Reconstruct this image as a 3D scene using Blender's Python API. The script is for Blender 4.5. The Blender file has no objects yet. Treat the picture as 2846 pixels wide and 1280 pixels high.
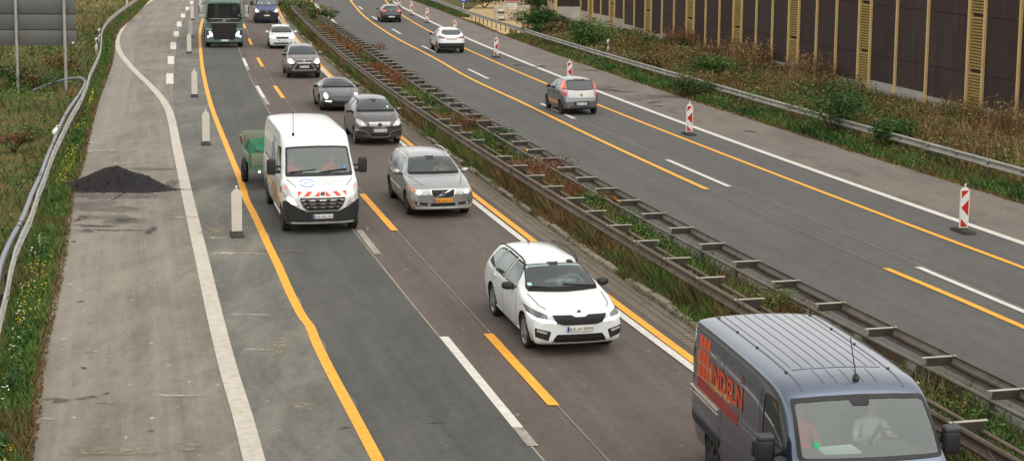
import bpy, bmesh, math, random
import numpy as np
from mathutils import Vector, Matrix
from mathutils.bvhtree import BVHTree

S = bpy.context.scene
COL = S.collection
rad = math.radians
rnd = random.Random(7)
rng = np.random.default_rng(11)

# ------------------------------------------------------------------ camera
# calibrated from the lane dashes (6 m / 18 m), vehicle widths and leaning verticals
F_PX, PITCH, ROLL, CAM_H, PCY = 4503.0, 0.1353, 0.0092, 8.005, 413.0
W_PX, H_PX = 2846.0, 1280.0
_cp, _sp = math.cos(PITCH), math.sin(PITCH)
_f = Vector((0, _cp, -_sp)); _r0 = Vector((1, 0, 0)); _u0 = Vector((0, _sp, _cp))
_c, _s = math.cos(ROLL), math.sin(ROLL)
_r = _r0 * _c + _u0 * _s
_u = _u0 * _c - _r0 * _s
cam_d = bpy.data.cameras.new("camera")
cam_d.sensor_width = 36.0
cam_d.lens = 36.0 * F_PX / W_PX
cam_d.shift_y = (PCY - H_PX / 2) / W_PX
cam_d.clip_start = 0.1
cam_d.clip_end = 3000
cam = bpy.data.objects.new("camera", cam_d)
COL.objects.link(cam)
M = Matrix((( _r.x, _u.x, -_f.x, 0), (_r.y, _u.y, -_f.y, 0), (_r.z, _u.z, -_f.z, CAM_H), (0, 0, 0, 1)))
cam.matrix_world = M
S.camera = cam

def at(px, py, z=0.0):
    """survey point of the photo -> place on the level z (metres)"""
    d = _r * (px - W_PX / 2) - _u * (py - PCY) + _f * F_PX
    t = (z - CAM_H) / d.z
    return (d.x * t, d.y * t)

# ------------------------------------------------------------------ light: overcast sky
world = bpy.data.worlds.new("World"); S.world = world
world.use_nodes = True
wn = world.node_tree
for n in list(wn.nodes): wn.nodes.remove(n)
sky = wn.nodes.new("ShaderNodeTexSky"); sky.sky_type = 'NISHITA'
sky.sun_disc = False
sky.sun_elevation = rad(55); sky.sun_rotation = rad(135)
sky.air_density = 1.0; sky.dust_density = 4.0; sky.ozone_density = 1.0
hs = wn.nodes.new("ShaderNodeHueSaturation"); hs.inputs["Saturation"].default_value = 0.07
bg = wn.nodes.new("ShaderNodeBackground"); bg.inputs["Strength"].default_value = 0.15
wo = wn.nodes.new("ShaderNodeOutputWorld")
wn.links.new(sky.outputs[0], hs.inputs["Color"])
# overcast dome: about three times brighter overhead than at the horizon
wtc = wn.nodes.new("ShaderNodeTexCoord"); wsx = wn.nodes.new("ShaderNodeSeparateXYZ"); wn.links.new(wtc.outputs["Generated"], wsx.inputs[0])
wmr = wn.nodes.new("ShaderNodeMapRange"); wmr.inputs["To Min"].default_value = 1.1; wmr.inputs["To Max"].default_value = 1.25
wn.links.new(wsx.outputs[2], wmr.inputs["Value"])
wsc = wn.nodes.new("ShaderNodeVectorMath"); wsc.operation = 'SCALE'
wmin = wn.nodes.new("ShaderNodeVectorMath"); wmin.operation = 'MINIMUM'; wmin.inputs[1].default_value = (4.6, 4.6, 4.6)   # the cloud deck spreads the glare round the sun
wn.links.new(hs.outputs[0], wmin.inputs[0]); wn.links.new(wmin.outputs[0], wsc.inputs[0]); wn.links.new(wmr.outputs[0], wsc.inputs["Scale"])
wtn = wn.nodes.new("ShaderNodeVectorMath"); wtn.operation = 'MULTIPLY'; wtn.inputs[1].default_value = (1.035, 1.0, .945)   # neutral white balance
wn.links.new(wsc.outputs[0], wtn.inputs[0]); wn.links.new(wtn.outputs[0], bg.inputs["Color"])
wn.links.new(bg.outputs[0], wo.inputs["Surface"])
sun_d = bpy.data.lights.new("sun", 'SUN'); sun_d.energy = 0.55; sun_d.angle = rad(90)
sun_d.color = (1.0, 0.96, 0.9)
sun = bpy.data.objects.new("sun", sun_d); COL.objects.link(sun)
_el, _az = rad(55), rad(135)
sd = Vector((math.sin(_az) * math.cos(_el), math.cos(_az) * math.cos(_el), math.sin(_el)))
sun.rotation_euler = sd.to_track_quat('Z', 'Y').to_euler()
S.view_settings.view_transform = 'Standard'
S.view_settings.look = 'None'
S.view_settings.gamma = 1.0
S.view_settings.exposure = 0.80
S.cycles.max_bounces = 8
S.cycles.transparent_max_bounces = 12

# ------------------------------------------------------------------ object helpers
def link(o, parent=None):
    COL.objects.link(o)
    if parent is not None: o.parent = parent
    return o
def tag(o, label, cat, group=None):
    o["label"] = label; o["category"] = cat
    if group: o["group"] = group
    return o
def thing(name, label, cat, loc=(0, 0, 0), rotz=0.0, group=None):
    o = bpy.data.objects.new(name, None); link(o)
    o.empty_display_size = 0.3
    o.location = loc; o.rotation_euler = (0, 0, rotz)
    return tag(o, label, cat, group)
def dup(root, loc, rotz, label, group=None):
    def cp(o, parent):
        c = o.copy(); COL.objects.link(c)
        if parent is not None: c.parent = parent
        for ch in kids.get(o, []): cp(ch, c)
        return c
    kids = {}
    for ch in root.children_recursive: kids.setdefault(ch.parent, []).append(ch)
    r = cp(root, None)
    r.location = loc; r.rotation_euler = (0, 0, rotz); r["label"] = label
    if group: r["group"] = group
    return r
def smooth_mesh(me, ang=35):
    if ang is None: return
    me.polygons.foreach_set("use_smooth", [True] * len(me.polygons))
    if ang < 179: me.set_sharp_from_angle(angle=rad(ang))
def mesh_obj(name, me, mats, parent=None, ang=None):
    for m in (mats if isinstance(mats, (list, tuple)) else [mats]): me.materials.append(m)
    smooth_mesh(me, ang)
    o = bpy.data.objects.new(name, me)
    return link(o, parent)

class MB:
    """collects shapes and links them as ONE mesh object"""
    def __init__(s): s.v = []; s.f = []; s.m = []
    def add(s, vs, fs, mi=0):
        b = len(s.v); s.v += [tuple(v) for v in vs]
        s.f += [tuple(i + b for i in f) for f in fs]; s.m += [mi] * len(fs)
    def box(s, c, d, mi=0, rot=None, taper=1.0):
        x, y, z = d[0] / 2, d[1] / 2, d[2] / 2
        vs = [Vector((sx * x * (taper if sz > 0 else 1), sy * y * (taper if sz > 0 else 1), sz * z)) for sz in (-1, 1) for sy in (-1, 1) for sx in (-1, 1)]
        if rot is not None: vs = [rot @ v for v in vs]
        s.add([v + Vector(c) for v in vs], [(0, 2, 3, 1), (4, 5, 7, 6), (0, 1, 5, 4), (2, 6, 7, 3), (0, 4, 6, 2), (1, 3, 7, 5)], mi)
    def cyl(s, p0, p1, r0, r1=None, n=12, mi=0):
        s.tube([p0, p1], [r0, r0 if r1 is None else r1], n, mi)
    def tube(s, pts, r, n=8, mi=0, cap=True):
        pts = [Vector(p) for p in pts]; k = len(pts)
        rs = r if isinstance(r, (list, tuple)) else [r] * k
        vs = []; up = None
        for i, p in enumerate(pts):
            t = (pts[min(i + 1, k - 1)] - pts[max(i - 1, 0)]).normalized()
            if up is None: up = Vector((0, 0, 1)) if abs(t.z) < .9 else Vector((1, 0, 0))
            a = t.cross(up).normalized(); b = a.cross(t).normalized(); up = b
            for j in range(n):
                q = 2 * math.pi * j / n
                vs.append(p + (a * math.cos(q) + b * math.sin(q)) * rs[i])
        fs = [(i * n + j, i * n + (j + 1) % n, (i + 1) * n + (j + 1) % n, (i + 1) * n + j) for i in range(k - 1) for j in range(n)]
        if cap: fs += [tuple(range(n - 1, -1, -1)), tuple(range((k - 1) * n, k * n))]
        s.add(vs, fs, mi)
    def prism(s, poly, fn, d0, d1, mi=0):
        """poly 2D extruded between depths d0,d1 ; fn(u,v,d)->xyz"""
        n = len(poly)
        vs = [fn(u, v, d0) for u, v in poly] + [fn(u, v, d1) for u, v in poly]
        fs = [tuple(range(n - 1, -1, -1)), tuple(range(n, 2 * n))] + [(i, (i + 1) % n, n + (i + 1) % n, n + i) for i in range(n)]
        s.add(vs, fs, mi)
    def lathe(s, prof, c, axis='y', n=24, mi=0, closed=False):
        """prof [(r, h)] turned about axis through c"""
        vs = []
        for r, h in prof:
            for j in range(n):
                q = 2 * math.pi * j / n; a, b = r * math.cos(q), r * math.sin(q)
                p = {'y': (a, h, b), 'z': (a, b, h), 'x': (h, a, b)}[axis]
                vs.append((c[0] + p[0], c[1] + p[1], c[2] + p[2]))
        k = len(prof)
        fs = [(i * n + j, i * n + (j + 1) % n, (i + 1) * n + (j + 1) % n, (i + 1) * n + j) for i in range(k - 1) for j in range(n)]
        if closed: fs += [tuple(range(n)), tuple(range((k - 1) * n, k * n))]
        s.add(vs, fs, mi)
    def ball(s, c, r, n=12, k=8, mi=0):
        prof = []
        r3 = r if isinstance(r, (list, tuple)) else (r, r, r)
        vs = []
        for i in range(k + 1):
            a = math.pi * i / k
            for j in range(n):
                q = 2 * math.pi * j / n
                vs.append((c[0] + r3[0] * math.sin(a) * math.cos(q), c[1] + r3[1] * math.sin(a) * math.sin(q), c[2] + r3[2] * math.cos(a)))
        s.add(vs, [(i * n + j, (i + 1) * n + j, (i + 1) * n + (j + 1) % n, i * n + (j + 1) % n) for i in range(k) for j in range(n)], mi)
    def build(s, name, mats, parent=None, ang=35, bevel=0.0, seg=2):
        me = bpy.data.meshes.new(name)
        bm = bmesh.new()
        bv = [bm.verts.new(v) for v in s.v]
        for f, mi in zip(s.f, s.m):
            try:
                q = bm.faces.new([bv[i] for i in f]); q.material_index = mi
            except ValueError: pass
        bmesh.ops.remove_doubles(bm, verts=bm.verts, dist=1e-5)
        bmesh.ops.recalc_face_normals(bm, faces=bm.faces)
        if bevel > 0:
            es = [e for e in bm.edges if len(e.link_faces) == 2 and e.calc_face_angle(0) > rad(30)]
            bmesh.ops.bevel(bm, geom=es, offset=bevel, segments=seg, affect='EDGES', profile=.5, clamp_overlap=True)
        bm.to_mesh(me); bm.free()
        return mesh_obj(name, me, mats, parent, ang)

_fc = {}
def text_mesh(txt, size, align='CENTER', bold=0.):
    """2D verts/faces of a string, cap height = size"""
    cu = bpy.data.curves.new("lettering", 'FONT'); cu.body = txt; cu.size = size / 0.73
    cu.align_x = align; cu.offset = bold; cu.resolution_u = 2
    o = bpy.data.objects.new("lettering", cu); COL.objects.link(o)
    dg = bpy.context.evaluated_depsgraph_get()
    me = bpy.data.meshes.new_from_object(o.evaluated_get(dg))
    vs = [(v.co.x, v.co.y) for v in me.vertices]; fs = [tuple(p.vertices) for p in me.polygons]
    bpy.data.objects.remove(o); bpy.data.curves.remove(cu); bpy.data.meshes.remove(me)
    return vs, fs

# ------------------------------------------------------------------ materials
def nodes_of(name):
    m = bpy.data.materials.new(name); m.use_nodes = True
    nt = m.node_tree; b = nt.nodes["Principled BSDF"]
    return m, nt, b
def srgb(r, g, b):
    f = lambda c: (c / 255 / 12.92) if c / 255 <= .04045 else ((c / 255 + .055) / 1.055) ** 2.4
    return (f(r), f(g), f(b))
def mat(name, c, rough=.5, metal=0., coat=0., var=.12, scale=3., spec=.5, bump=0., bscale=60., coat_rough=.05, emit=0.):
    m, nt, b = nodes_of(name)
    tc = nt.nodes.new("ShaderNodeTexCoord")
    nz = nt.nodes.new("ShaderNodeTexNoise"); nz.inputs["Scale"].default_value = scale; nz.inputs["Detail"].default_value = 4
    nt.links.new(tc.outputs["Object"], nz.inputs["Vector"])
    mr = nt.nodes.new("ShaderNodeMapRange"); mr.inputs["From Min"].default_value = .25; mr.inputs["From Max"].default_value = .75
    mr.inputs["To Min"].default_value = 1 - var; mr.inputs["To Max"].default_value = 1 + var
    nt.links.new(nz.outputs["Fac"], mr.inputs["Value"])
    mx = nt.nodes.new("ShaderNodeVectorMath"); mx.operation = 'SCALE'; mx.inputs[0].default_value = c[:3]
    nt.links.new(mr.outputs[0], mx.inputs["Scale"])
    nt.links.new(mx.outputs[0], b.inputs["Base Color"])
    b.inputs["Roughness"].default_value = rough; b.inputs["Metallic"].default_value = metal
    b.inputs["Coat Weight"].default_value = coat; b.inputs["Coat Roughness"].default_value = coat_rough
    b.inputs["Specular IOR Level"].default_value = spec
    if emit > 0:
        b.inputs["Emission Color"].default_value = (*c[:3], 1); b.inputs["Emission Strength"].default_value = emit
    if bump > 0:
        n2 = nt.nodes.new("ShaderNodeTexNoise"); n2.inputs["Scale"].default_value = bscale; n2.inputs["Detail"].default_value = 3
        nt.links.new(tc.outputs["Object"], n2.inputs["Vector"])
        bp = nt.nodes.new("ShaderNodeBump"); bp.inputs["Strength"].default_value = bump; bp.inputs["Distance"].default_value = .02
        nt.links.new(n2.outputs["Fac"], bp.inputs["Height"]); nt.links.new(bp.outputs[0], b.inputs["Normal"])
    return m
def glass_mat(name, tint, refl=1.0, base=.03):
    m, nt, b = nodes_of(name); nt.nodes.remove(b)
    out = nt.nodes["Material Output"]
    tr = nt.nodes.new("ShaderNodeBsdfTransparent"); tr.inputs[0].default_value = (*tint, 1)
    gl = nt.nodes.new("ShaderNodeBsdfGlossy"); gl.inputs["Roughness"].default_value = .03; gl.inputs["Color"].default_value = (.85, .93, .92, 1)
    fr = nt.nodes.new("ShaderNodeFresnel"); fr.inputs["IOR"].default_value = 1.52
    ml = nt.nodes.new("ShaderNodeMath"); ml.operation = 'MULTIPLY_ADD'; ml.use_clamp = True
    ml.inputs[1].default_value = 1.7 * refl; ml.inputs[2].default_value = base
    nt.links.new(fr.outputs[0], ml.inputs[0])
    mix = nt.nodes.new("ShaderNodeMixShader")
    nt.links.new(ml.outputs[0], mix.inputs[0]); nt.links.new(tr.outputs[0], mix.inputs[1]); nt.links.new(gl.outputs[0], mix.inputs[2])
    nt.links.new(mix.outputs[0], out.inputs["Surface"])
    return m
def attr_mat(name, rough=.7, trans=.0, gain=1.0):
    """plant material: natural leaf hues come from a per-leaf colour attribute"""
    m, nt, b = nodes_of(name)
    a = nt.nodes.new("ShaderNodeVertexColor"); a.layer_name = "Col"
    sc = nt.nodes.new("ShaderNodeVectorMath"); sc.operation = 'SCALE'; sc.inputs["Scale"].default_value = gain
    nt.links.new(a.outputs[0], sc.inputs[0]); nt.links.new(sc.outputs[0], b.inputs["Base Color"])
    b.inputs["Roughness"].default_value = rough; b.inputs["Specular IOR Level"].default_value = .25
    return m
def paint(name, c, metal=.0, rough=.35, cior=1.5):
    m = mat(name, c, rough, metal, coat=1.0, var=.06, scale=1.5, coat_rough=.05)
    nt = m.node_tree; b = nt.nodes["Principled BSDF"]; b.inputs["Coat IOR"].default_value = cior
    # road film: thin dust that dulls the gloss low down on the body
    tc = nt.nodes.new("ShaderNodeTexCoord"); n = nt.nodes.new("ShaderNodeTexNoise"); n.inputs["Scale"].default_value = 2.2; n.inputs["Detail"].default_value = 6
    nt.links.new(tc.outputs["Object"], n.inputs["Vector"])
    r = nt.nodes.new("ShaderNodeMapRange"); r.inputs["From Min"].default_value = .35; r.inputs["From Max"].default_value = .7; r.inputs["To Min"].default_value = .03; r.inputs["To Max"].default_value = .16
    nt.links.new(n.outputs["Fac"], r.inputs["Value"]); nt.links.new(r.outputs[0], b.inputs["Coat Roughness"])
    return m

def pchip(pts):
    x = np.array([p[0] for p in pts], float); y = np.array([p[1] for p in pts], float)
    h = np.diff(x); d = np.diff(y) / h
    m = np.zeros_like(y)
    for i in range(1, len(x) - 1):
        if d[i - 1] * d[i] > 0:
            w1, w2 = 2 * h[i] + h[i - 1], h[i] + 2 * h[i - 1]
            m[i] = (w1 + w2) / (w1 / d[i - 1] + w2 / d[i])
    m[0], m[-1] = d[0], d[-1]
    def f(q):
        q = np.asarray(q, float)
        i = np.clip(np.searchsorted(x, q) - 1, 0, len(x) - 2)
        t = (q - x[i]) / h[i]
        tt = np.clip(t, 0, 1)
        r = (1 + 2 * tt) * (1 - tt) ** 2 * y[i] + tt * (1 - tt) ** 2 * h[i] * m[i] + tt * tt * (3 - 2 * tt) * y[i + 1] + tt * tt * (tt - 1) * h[i] * m[i + 1]
        r = r + np.where(t < 0, t * h[i] * m[0], 0) + np.where(t > 1, (t - 1) * h[i] * m[-1], 0)
        return r
    return f
# ================================================================== SETTING: survey lines  x(y)
def line(px, z=0.0, deg=None):
    w = sorted([at(u, v, z) for u, v in px], key=lambda p: p[1])
    ys = np.array([p[1] for p in w]); xs = np.array([p[0] for p in w])
    if deg is None:
        keep = [0]
        for i in range(1, len(ys)):
            if ys[i] - ys[keep[-1]] > .4: keep.append(i)
        return pchip([(ys[i], xs[i]) for i in keep])
    c = np.polyfit(ys, xs, deg)
    a, b = ys[0], ys[-1]
    dc = np.polyder(c)
    def f(q):
        q = np.asarray(q, float); qq = np.clip(q, a, b)
        return np.polyval(c, qq) + np.polyval(dc, qq) * (q - qq)
    return f
L0 = line([(70,1280),(94,1157),(106,1022),(138,876),(164,752),(188,612),(199,531),(215,490),(232,428),(250,351),(266,290),(286,235),(308,174),(313,145),(328,87),(362,54),(398,18),(413,0)])
L1 = line([(424,0),(395,20),(362,47),(339,80),(328,101),(326,123),(335,149),(357,177.5),(387.7,210),(420,241),(449,273.5),(469,308),(480,348),(491,406),(507.4,481.7),(517.8,531),(533.7,600),(566,741),(601,893),(639,1040),(674.5,1157),(706.7,1280)])
L1c = line([(545,0),(513,50),(497,100),(489,160),(484,215),(482,246),(485,280),(489,308),(497,360),(507,420),(528,520),(553,620),(600,800),(650,980),(728,1280)])
L2 = line([(569,36),(561.5,61.6),(556,90.6),(558,145),(563,192),(574,246),(589,301),(612,362),(642.6,437.5),(667.6,500),(685,555),(710,605),(740,670),(773,739),(815,832),(834,879),(846,888),(860,905),(876,945),(917,1030),(972,1133),(1050,1280)])
L3 = line([(655,85),(662.6,132.6),(685,195),(700,230),(732,278),(753.5,318),(985,639),(1012,680),(1105,805),(1160,867.5),(1222.5,940),(1335,1075),(1436,1188),(1519,1280)], deg=3)
L4 = line([(692.5,107.8),(697.5,125.5),(717.5,161.3),(730,186.3),(763.8,239.3),(786.3,273),(1010,540),(1092.5,641.3),(1360,928.3),(1537.8,1126.9)], deg=4)
L5 = line([(779.5,38.8),(790,60.6),(895,185),(923,215),(1118,383.6),(1326.6,552.7),(1421,620),(1464,656),(1706.6,833),(1800,915),(1909,987)], deg=3)
L5w = line([(782,60),(875,172),(903,205),(1107,387),(1319.7,566.5),(1398,626.6),(1441,656),(1729.5,882),(1800,931.5),(1905,1005)], deg=3)
KERB = line([(780,30),(810,72.5),(837.7,110),(898,152),(930,185),(970.7,221.7),(1105,328),(1178,387),(1288.6,463),(1347,508),(1529.5,633),(1595,682),(1670,735),(1733,781),(1800,830),(1858,864),(1920,900)], deg=3)
M1 = line([(792.7,0),(825,32.5),(870,75),(910,112.6),(985,175),(1060,232.7),(1153,290),(1400,443),(1581,561),(1711.6,630),(1860,717),(2005,800),(2099,873)], z=.75, deg=3)
M2 = line([(957,80),(1010,112),(1440,380),(1661,492),(1907,623),(2100,710),(2202,772.6),(2312,825),(2442,890)], z=.75, deg=3)
R1 = line([(870,6),(913,48),(935,70),(957,87)], deg=1)
R2 = line([(972,0),(991,23),(1006,40),(1026.5,57.5),(1053,76),(1099.5,105.6),(1161.6,138),(1220,169),(1300,215),(1460,290),(1646,380),(1809.4,456),(1965,526.7),(2462,746),(2627,815),(2800,890)])
R3 = line([(2570.8,749.3),(1863.8,449.8),(2033,523),(1612,336.6),(1313.8,198),(1368.8,226.3),(1178.7,132.7),(1222,150.8),(1094.9,83.9),(1121.3,98.6),(1034.3,46.6),(994.7,16.3),(1009.5,27.6)], deg=3)
R4 = line([(1068.5,0),(1078,7.8),(1118,42),(1146,62),(1189.6,86),(1295,135),(1375,172.6),(1517.8,234),(1669,295),(1810.7,345),(1927.6,400),(2125,477.6),(2300,537.6),(2444,595),(2677,682.6),(2846,742.6)], deg=4)
R5 = line([(1082.5,0),(1096.5,7.8),(1130.6,28),(1169.5,46.6),(1213,68.4),(1295,105),(1370,137.6),(1450,172.6),(1545,207.7),(1663,252.7),(2047.7,400),(2175,442.5),(2300,485),(2444,537.6),(2622,600),(2846,677.6)], deg=4)
R6 = line([(1200,21),(1267.5,47.5),(1387.6,92.6),(1500,135),(1625,185),(1750,222.7),(1845,248.5),(1983,300),(2121,345),(2200,369),(2557,480),(2671,514.4),(2812,558)], deg=4)
R7 = line([(1215,0),(1325,35),(1407.7,65),(1457.7,82.6),(1500,91.5),(1600,122.5),(1634.6,133),(1748.5,162),(1790,176),(1914,212),(2000,235),(2100,266),(2256,306),(2310,324),(2448,366),(2709,420),(2846,470)], z=.75, deg=4)
G0 = line([(373,0),(333,27),(304,51),(284,80),(281,109),(277,141),(263,174),(246,211),(244,221),(224,270),(195,320),(166,378),(141,432),(124,482),(103.5,531),(84,594),(54,656),(34,708),(19,788),(4,848)], z=.75)
def tang(fn, y, d=.5):
    dx = float(fn(y + d) - fn(y - d)) / (2 * d)
    v = Vector((dx, 1.0, 0)); return v.normalized()

# ------------------------------------------------------------------ pavement materials (noise, streaks along the lane, wheel tracks)
def pave(name, c, blotch=.10, streak=.10, grain=.15, tint=None, tintamt=.0, tscale=.25, tracks=(), trackamt=.10, specks=0., rough=.85, edge=None, patch=0.):
    m, nt, b = nodes_of(name); N = nt.nodes.new; K = nt.links.new
    tc = N("ShaderNodeTexCoord")
    def noise(scale, vec, det=4, sx=1, sy=1, r=.55):
        mp = N("ShaderNodeMapping"); mp.inputs["Scale"].default_value = (sx, sy, 1); K(vec, mp.inputs[0])
        n = N("ShaderNodeTexNoise"); n.inputs["Scale"].default_value = scale; n.inputs["Detail"].default_value = det; n.inputs["Roughness"].default_value = r
        K(mp.outputs[0], n.inputs["Vector"]); return n.outputs["Fac"]
    def rng_(v, a, b_, lo, hi):
        r = N("ShaderNodeMapRange"); r.inputs["From Min"].default_value = a; r.inputs["From Max"].default_value = b_
        r.inputs["To Min"].default_value = lo; r.inputs["To Max"].default_value = hi; K(v, r.inputs["Value"]); return r.outputs[0]
    def mul(a, b_):
        q = N("ShaderNodeMath"); q.operation = 'MULTIPLY'; K(a, q.inputs[0]); K(b_, q.inputs[1]); return q.outputs[0]
    P, U = tc.outputs["Object"], tc.outputs["UV"]
    f = rng_(noise(.55, P, 5, 1, .3), .3, .7, 1 - blotch, 1 + blotch)
    f = mul(f, rng_(noise(1.0, U, 4, 2.2, .045), .3, .7, 1 - streak, 1 + streak))
    f = mul(f, rng_(noise(38., P, 2), .25, .75, 1 - grain, 1 + grain))
    f = mul(f, rng_(noise(7., P, 3), .3, .7, 1 - grain * .6, 1 + grain * .6))
    f = mul(f, rng_(noise(2.6, P, 5, 1, .45, .7), .3, .7, 1 - grain * .7, 1 + grain * .7))
    f = mul(f, rng_(noise(5.0, U, 4, 1.6, .03, .7), .3, .7, 1 - streak * .7, 1 + streak * .7))
    if patch:
        f = mul(f, rng_(noise(.9, P, 4, 1, .4), .54, .66, 1, 1 - patch))
    if tracks:
        sx = N("ShaderNodeSeparateXYZ"); K(U, sx.inputs[0])
        for u0 in tracks:
            a = N("ShaderNodeMath"); a.operation = 'SUBTRACT'; K(sx.outputs[0], a.inputs[0]); a.inputs[1].default_value = u0
            q = N("ShaderNodeMath"); q.operation = 'ABSOLUTE'; K(a.outputs[0], q.inputs[0])
            f = mul(f, rng_(q.outputs[0], 0, .55, 1 - trackamt, 1))
    sc = N("ShaderNodeVectorMath"); sc.operation = 'SCALE'; sc.inputs[0].default_value = c; K(f, sc.inputs["Scale"])
    col = sc.outputs[0]
    if tint:
        mx = N("ShaderNodeMix"); mx.data_type = 'RGBA'
        K(rng_(noise(tscale * 1.5, P, 8, 1, .3, .72), .46, .64, 0, tintamt), mx.inputs["Factor"])
        K(col, mx.inputs["A"]); mx.inputs["B"].default_value = (*tint, 1); col = mx.outputs["Result"]
    if specks:
        mx = N("ShaderNodeMix"); mx.data_type = 'RGBA'
        K(rng_(noise(5., P, 2), .70, .74, 0, specks), mx.inputs["Factor"])
        K(col, mx.inputs["A"]); mx.inputs["B"].default_value = (.55, .52, .47, 1); col = mx.outputs["Result"]
    K(col, b.inputs["Base Color"])
    b.inputs["Roughness"].default_value = rough; b.inputs["Specular IOR Level"].default_value = .3
    bp = N("ShaderNodeBump"); bp.inputs["Strength"].default_value = .25; bp.inputs["Distance"].default_value = .01
    K(noise(70., P, 2), bp.inputs["Height"]); K(bp.outputs[0], b.inputs["Normal"])
    return m

YS = np.concatenate([np.arange(-14, 20, 2.0), np.arange(20, 110, .75), np.arange(110, 262, 1.5)])
def strip(name, fa, fb, z, m, ys=YS, nu=6, jag=0., parent=None):
    """pavement sheet between the lines fa (left) and fb (right); UV in metres"""
    xa, xb = fa(ys), fb(ys)
    if jag:
        xa = xa + rng.normal(0, jag, len(ys)); xb = xb + rng.normal(0, jag, len(ys))
    vs = []; uv = []
    for i, y in enumerate(ys):
        for j in range(nu + 1):
            x = xa[i] + (xb[i] - xa[i]) * j / nu
            vs.append((x, y, z)); uv.append((x - xb[i], y))
    fs = [(i * (nu + 1) + j, i * (nu + 1) + j + 1, (i + 1) * (nu + 1) + j + 1, (i + 1) * (nu + 1) + j) for i in range(len(ys) - 1) for j in range(nu)]
    me = bpy.data.meshes.new(name); me.from_pydata(vs, [], fs)
    ul = me.uv_layers.new(name="UVMap")
    for lp in me.loops: ul.data[lp.index].uv = uv[lp.vertex_index]
    o = mesh_obj(name, me, m, parent); o["kind"] = "structure"
    return o
off = lambda f, d: (lambda q: f(q) + d)

A_BROWN = pave("brown_asphalt", srgb(96, 87, 81), tracks=(-1.0, -2.7), trackamt=.05, specks=.25)
A_DARK = pave("dark_asphalt", srgb(82, 82, 79), blotch=.07, streak=.12, tint=srgb(108, 106, 98), tintamt=.35, tracks=(-1.0, -2.6), trackamt=.07)
A_DUSTY = pave("dusty_asphalt", srgb(103, 102, 96), blotch=.14, streak=.16, tint=srgb(140, 135, 122), tintamt=.6, tscale=.45, specks=.25)
A_EXIT = pave("exit_lane_concrete", srgb(124, 118, 109), blotch=.13, streak=.18, tint=srgb(154, 146, 132), tintamt=.6, tscale=.4, specks=.8, patch=.10)
A_EXIT2 = pave("concrete_band", srgb(136, 132, 124), blotch=.1, streak=.1, specks=.4)
A_RIGHT = pave("grey_asphalt", srgb(91, 90, 87), tracks=(-5.3, -6.9, -8.6, -10.3), trackamt=.07, blotch=.09, streak=.07)
A_SHOULDER = pave("shoulder_asphalt", srgb(113, 106, 99), blotch=.12, streak=.12, tint=srgb(130, 122, 111), tintamt=.5, specks=.4, patch=.2)
A_SETT = pave("paving_setts", srgb(128, 118, 104), blotch=.15, streak=.15, tint=srgb(105, 98, 82), tintamt=.7, tscale=2.0)

# terrain: earth and low growth, one sheet to the horizon
def terrain_mat():
    m, nt, b = nodes_of("earth"); N = nt.nodes.new; K = nt.links.new
    tc = N("ShaderNodeTexCoord")
    n1 = N("ShaderNodeTexNoise"); n1.inputs["Scale"].default_value = .35; n1.inputs["Detail"].default_value = 7; n1.inputs["Roughness"].default_value = .65
    K(tc.outputs["Object"], n1.inputs["Vector"])
    cr = N("ShaderNodeValToRGB"); e = cr.color_ramp.elements
    e[0].position = .3; e[0].color = (*srgb(70, 76, 42), 1); e[1].position = .72; e[1].color = (*srgb(128, 104, 70), 1)
    q = e.new(.5); q.color = (*srgb(96, 90, 54), 1)
    K(n1.outputs["Fac"], cr.inputs[0])
    n2 = N("ShaderNodeTexNoise"); n2.inputs["Scale"].default_value = 9; n2.inputs["Detail"].default_value = 4; K(tc.outputs["Object"], n2.inputs["Vector"])
    r = N("ShaderNodeMapRange"); r.inputs["To Min"].default_value = .55; r.inputs["To Max"].default_value = 1.35; K(n2.outputs["Fac"], r.inputs["Value"])
    sc = N("ShaderNodeVectorMath"); sc.operation = 'SCALE'; K(cr.outputs[0], sc.inputs[0]); K(r.outputs[0], sc.inputs["Scale"])
    K(sc.outputs[0], b.inputs["Base Color"]); b.inputs["Roughness"].default_value = .95; b.inputs["Specular IOR Level"].default_value = .1
    bp = N("ShaderNodeBump"); bp.inputs["Strength"].default_value = .6; bp.inputs["Distance"].default_value = .08
    K(n2.outputs["Fac"], bp.inputs["Height"]); K(bp.outputs[0], b.inputs["Normal"])
    return m
tb = MB(); gx = [-900, -300, -120, -60, -30, 0, 30, 60, 120, 300, 900]; gy = [-200, -60, 0, 40, 80, 120, 160, 220, 320, 600, 1400]
tb.add([(x, y, -.03) for y in gy for x in gx], [(j * 11 + i, j * 11 + i + 1, (j + 1) * 11 + i + 1, (j + 1) * 11 + i) for j in range(10) for i in range(10)])
o = tb.build("ground", terrain_mat(), ang=None); o["kind"] = "structure"

strip("left_carriageway", L1c, off(KERB, -.55), 0.0, A_BROWN, nu=10)
strip("exit_lane", L0, off(L1c, .05), 0.004, A_EXIT, nu=10)
ysb = YS[(YS > 56) & (YS < 130)]
strip("exit_lane_edge_band", off(L0, .02), lambda q: L0(q) + np.clip((np.asarray(q) - 56) / 8, 0, 1) * 1.1 + .25, .008, A_EXIT2, ys=ysb, nu=2)
strip("left_lane_asphalt", off(L1c, -.02), L3, .008, A_DARK, nu=10)
strip("dusty_lane_edge", off(L1c, -.01), lambda q: L2(q) + .05 + .12 * np.sin(np.asarray(q) * 1.7), .012, A_DUSTY, nu=6)
strip("right_carriageway", off(M2, -.1), off(R5, .05), 0.0, A_RIGHT, nu=12)
strip("hard_shoulder", R5, R6, 0.004, A_SHOULDER, nu=6, jag=.05)
strip("paving_strip", off(KERB, -.60), off(KERB, 0), .006, A_SETT, nu=3)

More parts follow.
